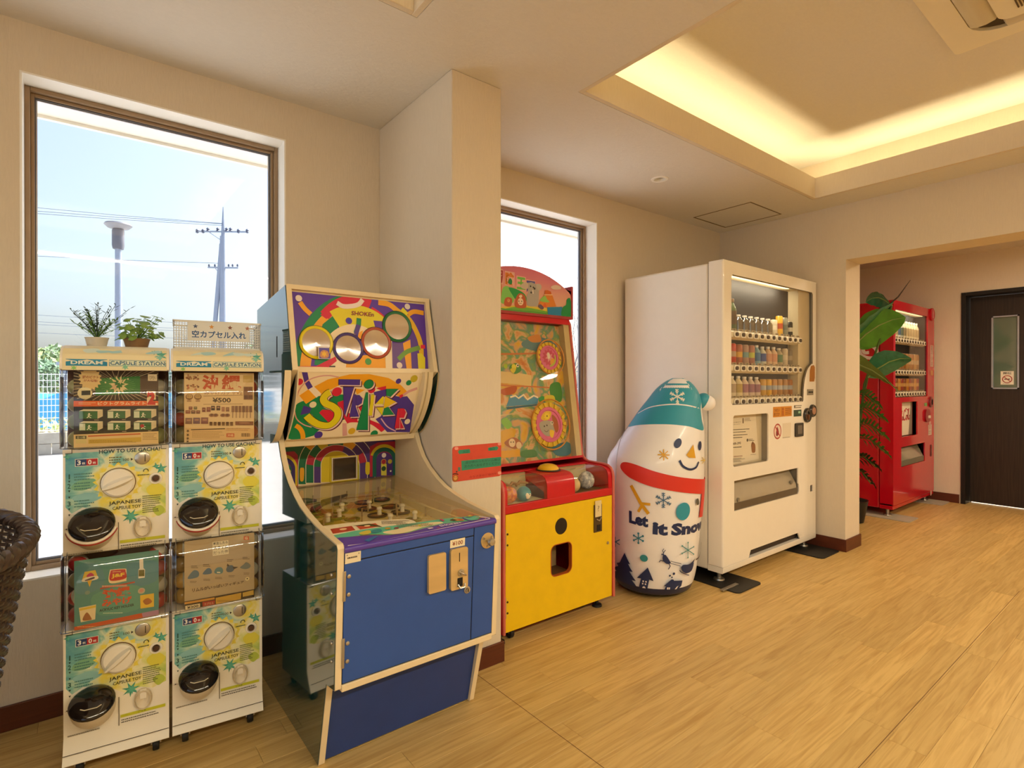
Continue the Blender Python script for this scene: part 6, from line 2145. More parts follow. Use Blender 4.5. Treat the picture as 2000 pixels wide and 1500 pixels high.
# prizes lying in the windows: each its own thing
def ball(name, lab, x, y, z, r, h, cat='ball', extra=None, sc=(1, 1, 1), rough=0.4):
    m = MB().ball((0, 0, 0), r, h if not isinstance(h, str) else mat('toy_' + h[1:], h, rough=rough, vary=0.05), n=22, k=14, sc=sc)
    if extra:
        extra(m, r)
    o = m.build(name, loc=(x, y, z))
    return tag(o, lab, cat, 'prize balls in the medal game windows')


tz = FZ1 - 0.0058


def pengu(m, r):
    for dx, dz, rr, c, f in ((-0.14, 0.0, .34, '#efe6d0', 1.0), (0.26, -0.04, .32, '#efe6d0', 1.0), (0.02, -0.22, .4, '#efe6d0', 0.98), (-0.12, 0.02, .12, '#1c1a18', 1.12), (0.26, 0.0, .12, '#1c1a18', 1.12), (0.07, -0.18, .10, '#e0a030', 1.14)):
        d = Vector((dx, -1, dz)).normalized()
        m.ball(d * r * (0.86 * f), r * rr, ink(c), n=12, k=6, sc=(1, .5, 1))


ball('toy_ball', 'orange and pink patterned ball in the left prize window', 1.512, 1.945, tz + 0.038, 0.038, ramp_mat('patterned_ball', [(0.2, '#7a3a2a'), (0.42, '#c86a4a'), (0.5, '#e0a02c'), (0.6, '#d88a8a'), (0.8, '#8a5a4a')], scale=38, rough=0.35))
ball('toy_ball', 'blue ball with a cartoon bird face in the left prize window', 1.592, 1.936, tz + 0.034, 0.034, '#3f8fa0', extra=pengu)
ball('toy_ball', 'bright green ball tucked behind the blue ball', 1.630, 1.985, tz + 0.029, 0.029, '#4fc83a', rough=0.3)
ball('toy_ball', 'plain beige ball in the right prize window', 1.914, 1.945, tz + 0.0365, 0.0365, '#d9c08c')
ball('toy_ball', 'pale green ball at the left end of the right prize window', 1.893, 2.00, tz + 0.022, 0.022, '#6fd04a', rough=0.3)
ball('toy_ball', 'silver netted ball in the right prize window', 2.018, 1.955, tz + 0.0465, 0.0455, ramp_mat('netted_ball', [(0.3, '#6c7280'), (0.5, '#aab0b8'), (0.65, '#d8dadb')], scale=70, rough=0.25), sc=(.9, .9, 1))
ball('toy_ball', 'small brown ball behind the beige ball', 1.96, 2.005, tz + 0.026, 0.026, '#8a6a4a')
# folded paper craft lying over the balls at the left
m = MB()
for i in range(3):
    m.tube([(-0.05 + i * .04, 0, 0.0), (-0.03 + i * .045, 0.01, 0.012), (0.0 + i * .05, 0.0, 0.004)], 0.008, mat('brown_paper', ('#a8845c'), rough=0.7), n=6, rs=[0.006, 0.009, 0.005])
tag(m.build('paper_craft', loc=(1.552, 1.98, tz + 0.066)), 'folded brown paper craft above the balls in the left prize window', 'toy', 'prize balls in the medal game windows')

# leaning play panel behind glass
G0_, G1_ = Vector((0, 2.098, 0.748)), Vector((0, 2.203, 1.470))
gu = (G1_ - G0_).normalized()
gn = Vector((1, 0, 0)).cross(gu)
gl = (G1_ - G0_).length
bk = -0.045
YM().prism([(xa, 0), (xb, 0), (xb, gl), (xa, gl)], G0_, (1, 0, 0), gu, gn, bk - 0.012, bk, mat('play_board', '#6f7f6a', rough=0.5)).build('play_board', t, smooth=False)
for p_, q_ in ((xa, xa + 0.012), (xb - 0.040, xb)):
    YM().prism([(p_, 0), (q_, 0), (q_, gl), (p_, gl)], G0_, (1, 0, 0), gu, gn, bk, -0.004, mat('cream_side_strip', '#cbb78a', rough=0.5)).build('side_strip', t, smooth=False)
# picture print on the play board (measured crop -> board), simple generic animals and shapes
q = [(46, 85), (605, 105), (775, 1405), (46, 1490)]
bw_ = xb - xa
u_l, u_r = 1.545 - xa, xb - xa
a = Art(q, [(1.552 - xa + .05, gl * 0.985), (u_r - 0.004, gl * 0.985), (u_r - 0.004, gl * 0.02), (1.512 - xa + .05, 0.005)], eps=0.00010, clip=(0.002, 0.002, bw_ - 0.002, gl - 0.002))
a.rect(-900, 0, 900, 1700, ramp_mat('jungle_print', [(0.20, '#c8702a'), (0.36, '#d8b03a'), (0.43, '#c9a080'), (0.49, '#5f9a86'), (0.53, '#7fa05a'), (0.58, '#d8b48a'), (0.64, '#d08a3c'), (0.75, '#b85038')], scale=9, rough=0.45, distort=0.7))
a.blob([(300, 240), (430, 190), (560, 260), (520, 330), (330, 300)], '#5f8a9a').blob([(340, 200), (420, 170), (440, 230), (370, 240)], '#d08a4a').poly([(46, 450), (140, 430), (150, 540), (46, 545)], '#2f9a5a')
a.line([(60, 360), (330, 345), (460, 330)], 14, '#c87a4a', True).line([(50, 560), (250, 575), (370, 600)], 90, '#dcc48a').line([(50, 640), (250, 650), (370, 655), (520, 665)], 10, '#c8703a', True)
a.blob([(520, 640), (600, 620), (620, 800), (540, 790)], '#3a8a3a').blob([(60, 700), (130, 680), (150, 760), (80, 800)], '#c8903a').blob([(130, 690), (250, 650), (240, 720), (160, 740)], '#b8582a')
a.poly([(170, 855), (210, 735), (250, 755), (290, 730), (330, 785), (390, 735), (430, 770), (420, 830)], '#4f93c2').line([(205, 760), (245, 745), (270, 770), (310, 735), (340, 785), (390, 745), (425, 765)], 14, '#efe6cf').poly([(170, 860), (425, 832), (420, 845), (180, 885)], '#2f6a8a')
a.blob([(430, 770), (470, 750), (480, 800), (440, 810)], '#2f9a4a').blob([(480, 750), (550, 745), (560, 810), (490, 815)], '#d8c83a')
a.line([(60, 955), (300, 915)], 10, '#c9b98a').blob([(130, 1010), (170, 970), (215, 1040), (180, 1090)], '#7fc04a').blob([(60, 1010), (110, 1000), (120, 1080), (60, 1110)], '#c8803a')
a.blob([(60, 1250), (130, 1110), (240, 1090), (220, 1200), (120, 1290)], '#d8a82c').blob([(150, 1240), (230, 1180), (300, 1260), (230, 1310)], '#a8684a').circ(215, 1240, 36, '#e6cfae').circ(270, 1270, 30, '#e6cfae').circ(205, 1232, 6, '#2a1c14').circ(225, 1232, 6, '#2a1c14')
a.poly([(60, 1330), (280, 1320), (280, 1400), (60, 1410)], '#e0a82a').blob([(290, 1340), (400, 1330), (420, 1410), (300, 1410)], '#4f8a5a').blob([(560, 1300), (700, 1260), (720, 1400), (600, 1410)], '#3f7f96')
a.blob([(200, 480), (230, 440), (270, 440), (290, 500), (240, 535)], '#3c8a3a').circ(235, 470, 22, '#e0d83a').circ(262, 455, 14, '#efe6cf').circ(264, 455, 7, '#1c1c18').circ(172, 465, 18, '#a8c83a').blob([(205, 490), (250, 480), (230, 530)], '#d8c83a')
a.build('play_print', t, Vector((xa, 0, 0)) + G0_ + gn * (bk + 0.0006) - Vector(YB), (1, 0, 0), gu)
# two round wheels in front of the board
def wheel(cx_, cz_, R_, name, cols):
    c0 = Vector((cx_, 0, 0)) + G0_ + gu * cz_ + gn * bk
    m = YM()
    m.lathe([(R_ * 1.0, 0.003), (R_ * 1.0, 0.010), (R_ * 0.78, 0.012), (R_ * 0.78, 0.004)], c0, mat('wheel_yellow', '#d8b23a', rough=0.4), axis=gn, n=40, caps=False)
    m.lathe([(R_ * 0.80, 0.010), (R_ * 0.78, 0.016), (R_ * 0.66, 0.016), (R_ * 0.64, 0.012), (0, 0.012)], c0, mat('wheel_pink', '#d86a9a', rough=0.4), axis=gn, n=40, caps=False)
    o = m.build(name, t)
    m = YM()
    m.tube([tuple(c0 + gn * 0.028 + Vector((1, 0, 0)) * cos(2 * pi * i / 40) * R_ * 1.12 + gu * sin(2 * pi * i / 40) * R_ * 1.12) for i in range(40)], 0.004, mat('amber_rail', '#d0903a', rough=0.3), n=6, closed=True)
    m.build('wheel_rail', o)
    for i in range(18):
        an = 2 * pi * i / 18
        e1 = Vector((1, 0, 0)) * cos(an) + gu * sin(an)
        e2 = Vector((1, 0, 0)) * -sin(an) + gu * cos(an)
        YM().prism([(R_ * 0.8, -0.006), (R_ * 0.99, -0.010), (R_ * 0.99, 0.010), (R_ * 0.8, 0.006)], c0, e1, e2, gn, 0.010, 0.018, mat('wheel_tooth', '#e0c030', rough=0.4)).build('wheel_tooth', o)
    w = Art(eps=0.00012)
    k = R_ * 0.62
    for x, y, r, c in cols:
        w.circ(x * k, y * k, r * k, c)
    return o, w, c0, k


o, w, c0, k = wheel(1.913 - 0.0 + 0.035, 0.165 + 0.02, 0.118, 'big_wheel', [])
w.blob([(-.75 * k, .5 * k), (-.3 * k, .95 * k), (.3 * k, .9 * k), (.1 * k, .45 * k), (-.4 * k, .3 * k)], '#e0b82c').star(-0.15 * k, .62 * k, .34 * k, .2 * k, 10, '#ecd23a')
w.circ(-.15 * k, .62 * k, .06 * k, '#6a4a1c').blob([(-.95 * k, .1 * k), (-.5 * k, .3 * k), (.3 * k, .2 * k), (.6 * k, -.2 * k), (.2 * k, -.75 * k), (-.4 * k, -.8 * k), (-.85 * k, -.4 * k)], '#a9a49c')
w.blob([(.35 * k, .7 * k), (.8 * k, .3 * k), (.85 * k, -.4 * k), (.55 * k, -.6 * k), (.35 * k, 0)], '#a85a2c').circ(-.5 * k, -.1 * k, .06 * k, '#2a2620').circ(-.25 * k, -.05 * k, .06 * k, '#2a2620').blob([(.0, -.4 * k), (.4 * k, -.5 * k), (.2 * k, -.95 * k), (-.05 * k, -.8 * k)], '#e6c23a')
w.circ(.25 * k, .1 * k, .15 * k, '#c9c2b4').circ(.28 * k, .12 * k, .05 * k, '#2a2620').arc(-.35 * k, -.3 * k, .2 * k, .05 * k, 200, 340, '#6a6258')
w.build('wheel_picture', o, c0 + gn * 0.0125 - Vector(YB), (1, 0, 0), gu)
o, w, c0, k = wheel(1.992, 0.545, 0.085, 'small_wheel', [])
w.star(0, 0, .95 * k, .7 * k, 12, '#c8486a').star(0.05 * k, 0.05 * k, .6 * k, .3 * k, 7, '#e09aa8').blob([(-.2 * k, .5 * k), (.1 * k, .45 * k), (.15 * k, 0), (-.15 * k, -.1 * k)], '#e8dcd0').blob([(.3 * k, -.1 * k), (.75 * k, -.2 * k), (.5 * k, -.75 * k), (.1 * k, -.6 * k)], '#e0a030').arc(0, 0, .85 * k, .16 * k, -90, 20, '#a8c83a')
w.build('wheel_picture', o, c0 + gn * 0.0125 - Vector(YB), (1, 0, 0), gu)
YM().add([Vector((xa, 0, 0)) + G0_ + gn * 0.0, Vector((xb, 0, 0)) + G0_, Vector((xb, 0, 0)) + G1_, Vector((xa, 0, 0)) + G1_], [(0, 1, 2, 3)], clear('play_glass', '#fffdf4', 0.92, 0.02)).build('play_glass', t, smooth=False)
YM().prism([(xa, -0.004), (xb, -0.004), (xb, 0.008), (xa, 0.008)], G0_, (1, 0, 0), gu, gn, -0.03, 0.003, M_red).build('glass_rail', t, bevel=0.001)
YM().box((xa, 2.200, 1.468), (xb, 2.425, 1.4965), M_red).build('head_base', t, smooth=False)
# arched head with its picture
HXL, HXR, HYF = 1.428, 2.160, 2.194
arch = [(HXL + 0.014, 1.512), (HXR - 0.014, 1.512), (HXR - 0.014, 1.655)] + [(1.794 + cos(radians(a_)) * 0.52, 1.330 + sin(radians(a_)) * 0.415) for a_ in range(47, 134, 3)] + [(HXL + 0.014, 1.655)]
YM().prism(arch, (0, 0, 0), (1, 0, 0), (0, 0, 1), (0, 1, 0), HYF + 0.004, HYF + 0.10, mat('pink_head', '#c76a86', rough=0.4)).build('picture_head', t, ang=40)
for x_ in (HXL, HXR - 0.014):
    YM().box((x_, HYF, 1.498), (x_ + 0.014, HYF + 0.12, 1.682), mat('dusty_red', '#a8383a', rough=0.4)).build('head_cheek', t, bevel=0.002)
YM().box((HXL + 0.014, HYF - 0.002, 1.497), (HXR - 0.014, HYF + 0.12, 1.5115), mat('dusty_red', '#a8383a')).build('head_rail', t, bevel=0.002)
q = [(95, 90), (1515, 690), (1510, 1235), (95, 1145)]
# measured: crop pixels -> head plane
a = Art([(95, 1140), (1505, 1235), (1515, 690), (95, 545)], [(1.598 - HXL, 0.003), (2.144 - HXL, 0.003), (2.144 - HXL, 0.150), (1.598 - HXL, 0.143)], eps=0.00008, clip=(0.016, 0.001, 0.716, 0.24))
sky = ramp_mat('sunset_print', [(0.0, '#d9b08a'), (0.45, '#d99a8a'), (0.7, '#d37a8c'), (1.0, '#c9607f')], scale=6, rough=0.4, grad=((0, 4.2, 0), -0.12, 0.15))
pa = [(x_ - HXL, z_ - 1.512) for x_, z_ in arch]
a.raw(pa, [tuple(range(len(pa)))], sky)
for (x_, z_, ch, c) in ((1.612, 1.660, '冒', '#a8323c'), (1.685, 1.655, '険', '#d87a1e'), (1.760, 1.640, '王', '#6fb84a'), (1.825, 1.628, '国', '#4a4a98')):
    s_ = 0.058
    a.raw(*[[(x_ - HXL + s_ * u, z_ - 1.512 + s_ * 1.12 * v - 0.012) for u, v in ((-.04, -.04), (1.04, -.08), (1.04, 1.04), (-.04, 1.06))], [(0, 1, 2, 3)]], '#e0b0a4')
    vs_, fs_, bb_ = text_mesh(ch, 0.05)
    a.raw([(x_ - HXL + s_ * (vx - bb_[0]) / (bb_[2] - bb_[0]), z_ - 1.512 - 0.012 + s_ * 1.1 * (vy - bb_[1]) / (bb_[3] - bb_[1])) for vx, vy in vs_], fs_, c)
a.blob([(-900, 1150), (-900, 900), (-500, 780), (-200, 860), (80, 760), (100, 1150)], '#4f9a4a').blob([(-700, 1000), (-600, 640), (-480, 620), (-420, 1000)], '#a8682c').blob([(-360, 1080), (-380, 820), (-250, 740), (-130, 830), (-150, 1080)], '#d8b04a')
a.poly([(90, 1140), (600, 1040), (1100, 1090), (1100, 1215), (90, 1150)], '#d8c03a').blob([(300, 1150), (600, 1080), (1080, 1150), (1080, 1215), (300, 1170)], '#6fae3a').line([(120, 1110), (400, 1150), (900, 1180), (1080, 1200)], 20, '#4f9a3a', True)
a.blob([(270, 1010), (300, 720), (380, 660), (470, 740), (500, 900), (470, 1010)], '#7fc860').blob([(410, 690), (560, 720), (700, 820), (720, 960), (560, 960), (480, 850)], '#1f9a4a').blob([(400, 590), (430, 490), (470, 540), (460, 620)], '#1f8a4a')
a.blob([(95, 980), (95, 560), (200, 540), (280, 620), (270, 900), (230, 990)], '#b8641c').blob([(150, 800), (220, 720), (240, 860), (170, 920)], '#d8923c').circ(232, 645, 13, '#1c1410').line([(235, 700), (240, 760)], 22, '#a8541c')
a.blob([(330, 1060), (340, 930), (400, 890), (470, 930), (440, 1080)], '#b5562a').circ(405, 960, 30, '#d89a5c').circ(398, 952, 8, '#2a1a10')
a.blob([(530, 1090), (520, 960), (570, 830), (630, 800), (700, 860), (720, 1000), (700, 1100)], '#b8582c').circ(620, 975, 62, '#e9d0b0').circ(590, 965, 11, '#2a1a10').circ(640, 965, 11, '#2a1a10').blob([(590, 860), (620, 900), (650, 860), (630, 830)], '#e9d0b0').arc(618, 990, 24, 7, 20, 160, '#7a3a20')
a.blob([(740, 1040), (730, 850), (760, 780), (740, 620), (800, 560), (880, 590), (960, 640), (950, 760), (930, 1020), (860, 1060)], '#a9a49e').blob([(620, 640), (700, 560), (760, 600), (740, 700), (660, 700)], '#c4b4a4').blob([(900, 600), (980, 600), (990, 690), (930, 720)], '#b8b0a6').circ(800, 645, 16, '#2a2620').circ(870, 690, 20, '#3a3634').circ(848, 665, 14, '#2a2620').circ(808, 775, 18, '#3a3634').line([(838, 720), (845, 800)], 16, '#e9e2d6')
a.poly([(935, 1010), (1040, 810), (1180, 800), (1250, 1040), (1090, 1080)], '#d8802a').poly([(1050, 720), (1100, 710), (1160, 740), (1170, 800), (1045, 800)], '#c8601e').line([(1035, 808), (1185, 805)], 12, '#f0d09a').blob([(960, 920), (1050, 830), (1090, 900), (1130, 960), (1010, 960)], '#8fc05a').blob([(1010, 1060), (1050, 980), (1080, 1060)], '#d8602a')
a.poly([(1090, 1065), (1260, 1050), (1290, 1050), (1350, 1040), (1380, 1230), (1100, 1215)], '#1f7fae').blob([(1340, 1230), (1360, 1060), (1420, 1000), (1440, 890), (1500, 880), (1508, 1235)], '#128a44').blob([(1160, 640), (1230, 600), (1320, 620), (1330, 680), (1200, 690)], '#d8bfae')
a.blob([(930, 1060), (970, 1010), (1030, 1080), (990, 1120)], '#6a5a6a').blob([(120, 1120), (140, 960), (180, 1000), (240, 970), (260, 1110)], '#2f9a3a')
a.build('head_picture', t, (HXL - YB[0], HYF + 0.0035 - YB[1], 1.512), (1, 0, 0), (0, 0, 1))
for x in (1.517, 2.075):
    if x < 1.6:
        caster(t, x - YB[0], 1.945 - YB[1], 0.056, 0.024)
    caster(t, x - YB[0], 2.36 - YB[1], 0.056, 0.024)
m = YM().lathe([(0.026, 0.001), (0.024, 0.012), (0.008, 0.016), (0.008, 0.056)], (2.085, 1.945, 0), M_blk_w, n=16)
m.build('levelling_foot', t)
caster(t, 2.02 - YB[0], 1.99 - YB[1], 0.056, 0.022)
YM().lathe([(0.022, 0.001), (0.02, 0.012), (0.007, 0.016), (0.007, 0.056)], (1.452, 1.93, 0), M_blk_w, n=16).build('levelling_foot', t)

# red notice on the pillar
t = thing('wall_notice', 'red notice with green arrows and Japanese text on the pillar', 'sign', (P0, PY, 0.765))
b = MB().prism(rrect(0.001, 0.0, 0.236, 0.137, 0.012), (0, 0, 0), (1, 0, 0), (0, 0, 1), (0, -1, 0), 0.0003, 0.0022, mat('notice_red', '#cf4a38', rough=0.35, vary=0.06))
b.build('notice_sheet', t, smooth=False)
q = [(175, 330), (1640, 190), (1640, 1165), (180, 1365)]
a = Art(q, [(0.001, 0.137), (0.236, 0.137), (0.236, 0.0), (0.001, 0.0)], clip=(0.002, 0.001, 0.2355, 0.1365))
GT = '#2f8a6c'
a.poly([(335, 480), (400, 400), (400, 425), (690, 390), (705, 470), (700, 510), (400, 540), (400, 570)], GT).poly([(1245, 350), (1490, 305), (1490, 285), (1560, 350), (1490, 440), (1490, 420), (1250, 440)], GT)
a.text('入口', [(480, 520), (640, 500), (640, 425), (480, 440)], '#12332a', 0.0).text('出口', [(1280, 425), (1430, 405), (1430, 330), (1280, 345)], '#12332a', 0.0)
a.poly([(440, 740), (1635, 610), (1635, 870), (450, 1025)], GT)
a.text('遊び終わったゲーム機は', [(560, 830), (1600, 720), (1600, 650), (560, 755)], '#16403a', 0.0).text('次の方へおゆずりください', [(520, 950), (1600, 830), (1600, 745), (520, 860)], '#16403a', 0.0)
a.text('みなさまのご協力を', [(680, 1245), (1500, 1130), (1500, 1070), (680, 1175)], '#a01e28', 0.0)
a.poly([(340, 930), (410, 920), (410, 1040), (345, 1050)], '#4f7a68').circ(300, 1060, 24, '#4a3a30')
a.circ(265, 1250, 92, '#a8621e').circ(265, 1240, 60, '#d89a4c').circ(240, 1225, 10, '#3a1c0c').circ(290, 1220, 10, '#3a1c0c').arc(265, 1150, 88, 26, 200, 340, '#3a1a0c', ry=30)
for x, y in ((290, 380), (1590, 230), (1590, 1080)):
    a.blob([(x - 50, y - 30), (x + 40, y - 40), (x + 50, y + 30), (x - 40, y + 40)], '#e89a88')
a.build('notice_print', t, (0, -0.0023, 0), (1, 0, 0), (0, 0, 1))

# ================================================================== DRINK VENDING MACHINES
M_vw = mat('white_enamel', '#efe9dc', rough=0.28, vary=0.01, coat=0.25)
M_vr = mat('red_enamel', '#c20a22', rough=0.22, vary=0.02, coat=0.5)
M_vin = mat('beige_interior', '#cdbf9f', rough=0.5, vary=0.02)
M_btn = mat('button_housing', '#e9e2d0', rough=0.4, vary=0)
M_btd = mat('dark_button', '#3a2e22', rough=0.25, coat=0.4, vary=0)
M_gry = mat('grey_flap', '#8f8674', rough=0.3, vary=0.04)
M_flap = clear('smoke_flap', '#b9ad98', 0.72, 0.08)
M_vg = clear('vending_glass', '#fdfbf4', 0.91, 0.015)


def bottle(kind, col, col2='#e9e4d6', h=0.17, r=0.026):
    """sample drinks: bottle with cap and label, or can"""
    m = MB()
    lab = mat('drink_' + col[1:], col, rough=0.35, vary=0.06, vscale=60)
    l2 = mat('drink_' + col2[1:], col2, rough=0.35, vary=0.04)
    if kind == 'can':
        m.lathe([(r * .85, 0), (r, 0.006), (r, h * .35)], (0, 0, 0), lab, n=14, caps=False)
        m.lathe([(r * 1.001, h * .35), (r * 1.001, h * .62)], (0, 0, 0), l2, n=14, caps=False)
        m.lathe([(r, h * .62), (r, h * .93), (r * .8, h * .985)], (0, 0, 0), lab, n=14, caps=False)
        m.lathe([(r * .8, h * .985), (r * .78, h), (r * .72, h * .98), (0, h * .98)], (0, 0, 0), M_steel, n=14, caps=False)
    else:
        body = clear('pet_' + col[1:], col if kind == 'clear' else '#e9e2cc', 0.62, 0.08) if kind == 'clear' else l2
        m.lathe([(r * .9, 0), (r, 0.005), (r, h * .2)], (0, 0, 0), body, n=14, caps=False)
        m.lathe([(r * 1.01, h * .2), (r * 1.01, h * .62)], (0, 0, 0), lab if kind != 'clear' else body, n=14, caps=False)
        m.lathe([(r, h * .62), (r * .95, h * .68), (r * .55, h * .82), (r * .42, h * .87), (r * .42, h * .90)], (0, 0, 0), body, n=14, caps=False)
        m.lathe([(r * .50, h * .89), (r * .50, h * .99), (r * .46, h), (0, h)], (0, 0, 0), mat('cap_white', '#e9e6df', rough=0.4) if kind != 'dark' else lab, n=12, caps=False)
    return m


ORD = ['leftmost', 'second', 'third', 'fourth', 'fifth', 'sixth', 'seventh', 'eighth', 'ninth', 'tenth', 'eleventh', 'rightmost']


def row_of_drinks(xs, y, z, items, rowname, mach, group):
    for i, (x, it) in enumerate(zip(xs, items)):
        if it is None:
            continue
        kind, c, c2, h, r, nm = it
        o = bottle(kind, c, c2, h, r).build('drink_can' if kind == 'can' else 'drink_bottle', loc=(x, y, z), ang=45)
        tag(o, '%s, %s on the %s of the %s vending machine' % (nm, ORD[min(i, 11)] if i < 11 or len(xs) <= 12 else ORD[11], rowname, mach), 'can' if kind == 'can' else 'bottle', group)


def button_row(t, x0, x1, y, z, n, top=True, sc=1.0):
    b = MB(t.location)
    b.prism([(y - 0.026, z - 0.018), (y - 0.030, z + 0.012), (y - 0.020, z + 0.020), (y + 0.10, z + 0.024), (y + 0.10, z - 0.010), (y, z - 0.030)], (0, 0, 0), (0, 1, 0), (0, 0, 1), (1, 0, 0), x0 - 0.05, x1 + 0.035, M_btn)
    s = b.build('shelf', t, bevel=0.002)
    for i in range(n):
        x = x0 + (x1 - x0) * i / (n - 1)
        m = MB(t.location)
        m.prism(rrect(x - 0.026 * sc, z - 0.019, x + 0.026 * sc, z + 0.017, 0.014), (0, y - 0.026, 0), (1, 0, 0), (0, 0, 1), (0, -1, 0), 0, 0.010, M_btn)
        m.prism(rrect(x - 0.015 * sc, z - 0.013, x + 0.015 * sc, z + 0.010, 0.011), (0, y - 0.036, 0), (1, 0, 0), (0, 0, 1), (0, -1, 0), 0, 0.005, M_btd)
        m.build('button', s, ang=50)
        if top:
            m = MB(t.location).box((x - 0.024 * sc, y - 0.021, z + 0.021), (x + 0.024 * sc, y - 0.019, z + 0.033), mat('price_tab', '#a9987a', rough=0.4))
            m.box((x - 0.012, y - 0.0215, z + 0.024), (x + 0.012, y - 0.0208, z + 0.030), mat('price_print', '#5e5240', rough=0.5))
            m.build('price_tab', s, smooth=False)


def foot_set(t, x0, x1, y0, y1, z):
    for x in (x0 + 0.06, x1 - 0.06):
        for y in (y0 + 0.06, y1 - 0.08):
            MB(t.location).lathe([(0.032, 0.0068), (0.030, 0.014), (0.012, 0.018), (0.012, z)], (x, y, 0), M_steel, n=14).build('foot', t)


# ---------------------------------------------------------------- white machine
VX0, VX1, VF, VB_, VZ0, VZ1 = 2.855, 4.046, 1.700, 2.42, 0.062, 1.846
vm = t = thing('drink_vending_machine', 'white drink vending machine standing in the room corner beside the snowman', 'vending machine', (3.45, 2.05, 0))
L3 = tuple(t.location)
MB(L3).box((VX0 + 0.004, VF + 0.098, VZ0), (VX1 - 0.004, VB_, VZ1 - 0.006), M_vw).build('cabinet', t, bevel=0.012)
hole_w = [(2.941, 1.031), (2.953, 1.019), (3.838, 1.019), (3.846, 1.03), (3.850, 1.10)] + spline([(3.850, 1.10), (3.868, 1.17), (3.905, 1.235), (3.96, 1.272), (3.985, 1.277)], 4)[1:] + [(3.985, 1.757), (3.972, 1.77), (2.953, 1.77), (2.941, 1.757)]
hole_p = rrect(2.961, 0.659, 3.372, 0.957, 0.018)
hole_s = [(2.974, 0.403), (3.771, 0.403), (3.784, 0.42), (3.784, 0.46), (3.771, 0.475), (3.771, 0.578), (2.974, 0.578)]
hole_c = rrect(3.953, 0.395, 3.990, 0.440, 0.004)
hole_k = [(3.135, 0.099), (3.800, 0.099), (3.772, 0.143), (3.160, 0.143)]
MB(L3).plate(rrect(VX0, 0.0985, VX1, VZ1, 0.008), [hole_w, hole_p, hole_s, hole_c], (0, VF, 0), (1, 0, 0), (0, 0, 1), (0, 1, 0), 0.0, 0.006, M_vw).build('front_door', t, smooth=False) if False else None
d = MB(L3)
d.plate([(VX0 + .012, 0.0992), (3.135, 0.0992), (3.160, 0.143), (3.772, 0.143), (3.800, 0.0992), (VX1 - .012, 0.0992), (VX1 - .012, VZ1 - .01), (VX0 + .012, VZ1 - .01)], [hole_w, hole_p, hole_s, hole_c], (0, VF, 0), (1, 0, 0), (0, 0, 1), (0, 1, 0), 0.0, 0.008, M_vw)
# rounded door edges left, right and top
for x_, sx in ((VX0 + 0.012, -1), (VX1 - 0.012, 1)):
    pr = [(0.0, 0.0)] + [(sin(radians(a_)) * 0.012, 0.012 - cos(radians(a_)) * 0.012) for a_ in range(15, 91, 15)] + [(0.012, 0.092), (0.0, 0.092)]
    d.prism(pr, (x_, VF, 0), (sx, 0, 0), (0, 1, 0), (0, 0, 1), 0.0992, VZ1 - 0.01, M_vw)
d.box((VX0 + 0.002, VF + 0.002, VZ1 - 0.01), (VX1 - 0.002, VF + 0.092, VZ1), M_vw)
door_v = d.build('front_door', t, ang=40)
MB(L3).box((VX0 + 0.006, VF + 0.0925, VZ0 + 0.04), (VX1 - 0.006, VF + 0.0975, VZ1 - 0.006), M_dark).build('door_seal', t, smooth=False)
MB(L3).prism([(VF + 0.004, VZ0), (VF + 0.002, VZ0 + 0.008), (VF + 0.001, 0.0965), (VF + 0.097, 0.0965), (VF + 0.097, VZ0)], (0, 0, 0), (0, 1, 0), (0, 0, 1), (1, 0, 0), VX0 + 0.003, VX1 - 0.003, M_vw).build('base_rail', t, bevel=0.002)
MB(L3).box((3.13, VF + 0.03, 0.0972), (3.81, VF + 0.034, 0.15), mat('vent_dark', '#3c3024', rough=0.8, bump=0.5, bscale=400)).build('vent_grille', t, smooth=False)
# display bay behind the glass, brightened by an added fill light
b = MB(L3)
b.box((2.935, VF + 0.150, 1.015), (3.83, VF + 0.154, 1.775), M_vin).box((2.935, VF + 0.008, 1.771), (3.99, VF + 0.15, 1.775), M_vin).box((2.936, VF + 0.008, 1.015), (2.9395, VF + 0.15, 1.775), M_vin)
b.box((3.826, VF + 0.025, 1.015), (3.99, VF + 0.03, 1.775), M_vin).box((3.822, VF + 0.025, 1.015), (3.826, VF + 0.15, 1.775), M_vin)
b.build('display_bay', door_v, smooth=False)
for z in (1.432, 1.234, 1.037):
    button_row(t, 3.016, 3.820, VF + 0.045, z, 12)
b = MB(L3).box((2.945, VF + 0.105, 1.565), (3.818, VF + 0.148, 1.570), clear('clear_step', '#e9e2cc', 0.75, 0.1))
b.box((2.945, VF + 0.103, 1.555), (3.818, VF + 0.105, 1.575), clear('clear_step', '#e9e2cc'))
b.build('clear_step', t, smooth=False)
xs = [3.016 + 0.0731 * i for i in range(12)]
Gd = 'sample drinks in the white vending machine'
CL = ('clear', '#e6dcc0', '#e6dcc0', 0.105, 0.030, 'squat clear bottle')
row_of_drinks(xs, VF + 0.085, 1.4575, [('dark', '#3f5a30', '#5a4a34', 0.20, 0.029, 'dark green bottle'), ('dark', '#5a4630', '#4a5a38', 0.195, 0.029, 'brown and green labelled bottle')] + [CL] * 6 +
              [('can', '#cfc6ae', '#e6ddc6', 0.105, 0.026, 'pale cream can'), ('can', '#d9a824', '#b5481e', 0.135, 0.027, 'bright yellow can'), ('can', '#7d8274', '#5f6a5e', 0.128, 0.026, 'grey green can'), ('can', '#2e2a26', '#c9c0aa', 0.105, 0.025, 'black can')], 'upper row', 'white', Gd)
CB = ('clear', '#e6dfc9', '#e6dfc9', 0.115, 0.027, 'clear bottle with white cap')
row_of_drinks([3.07 + 0.078 * i for i in range(9)], VF + 0.127, 1.5705, [CB] * 9, 'clear step', 'white', Gd)
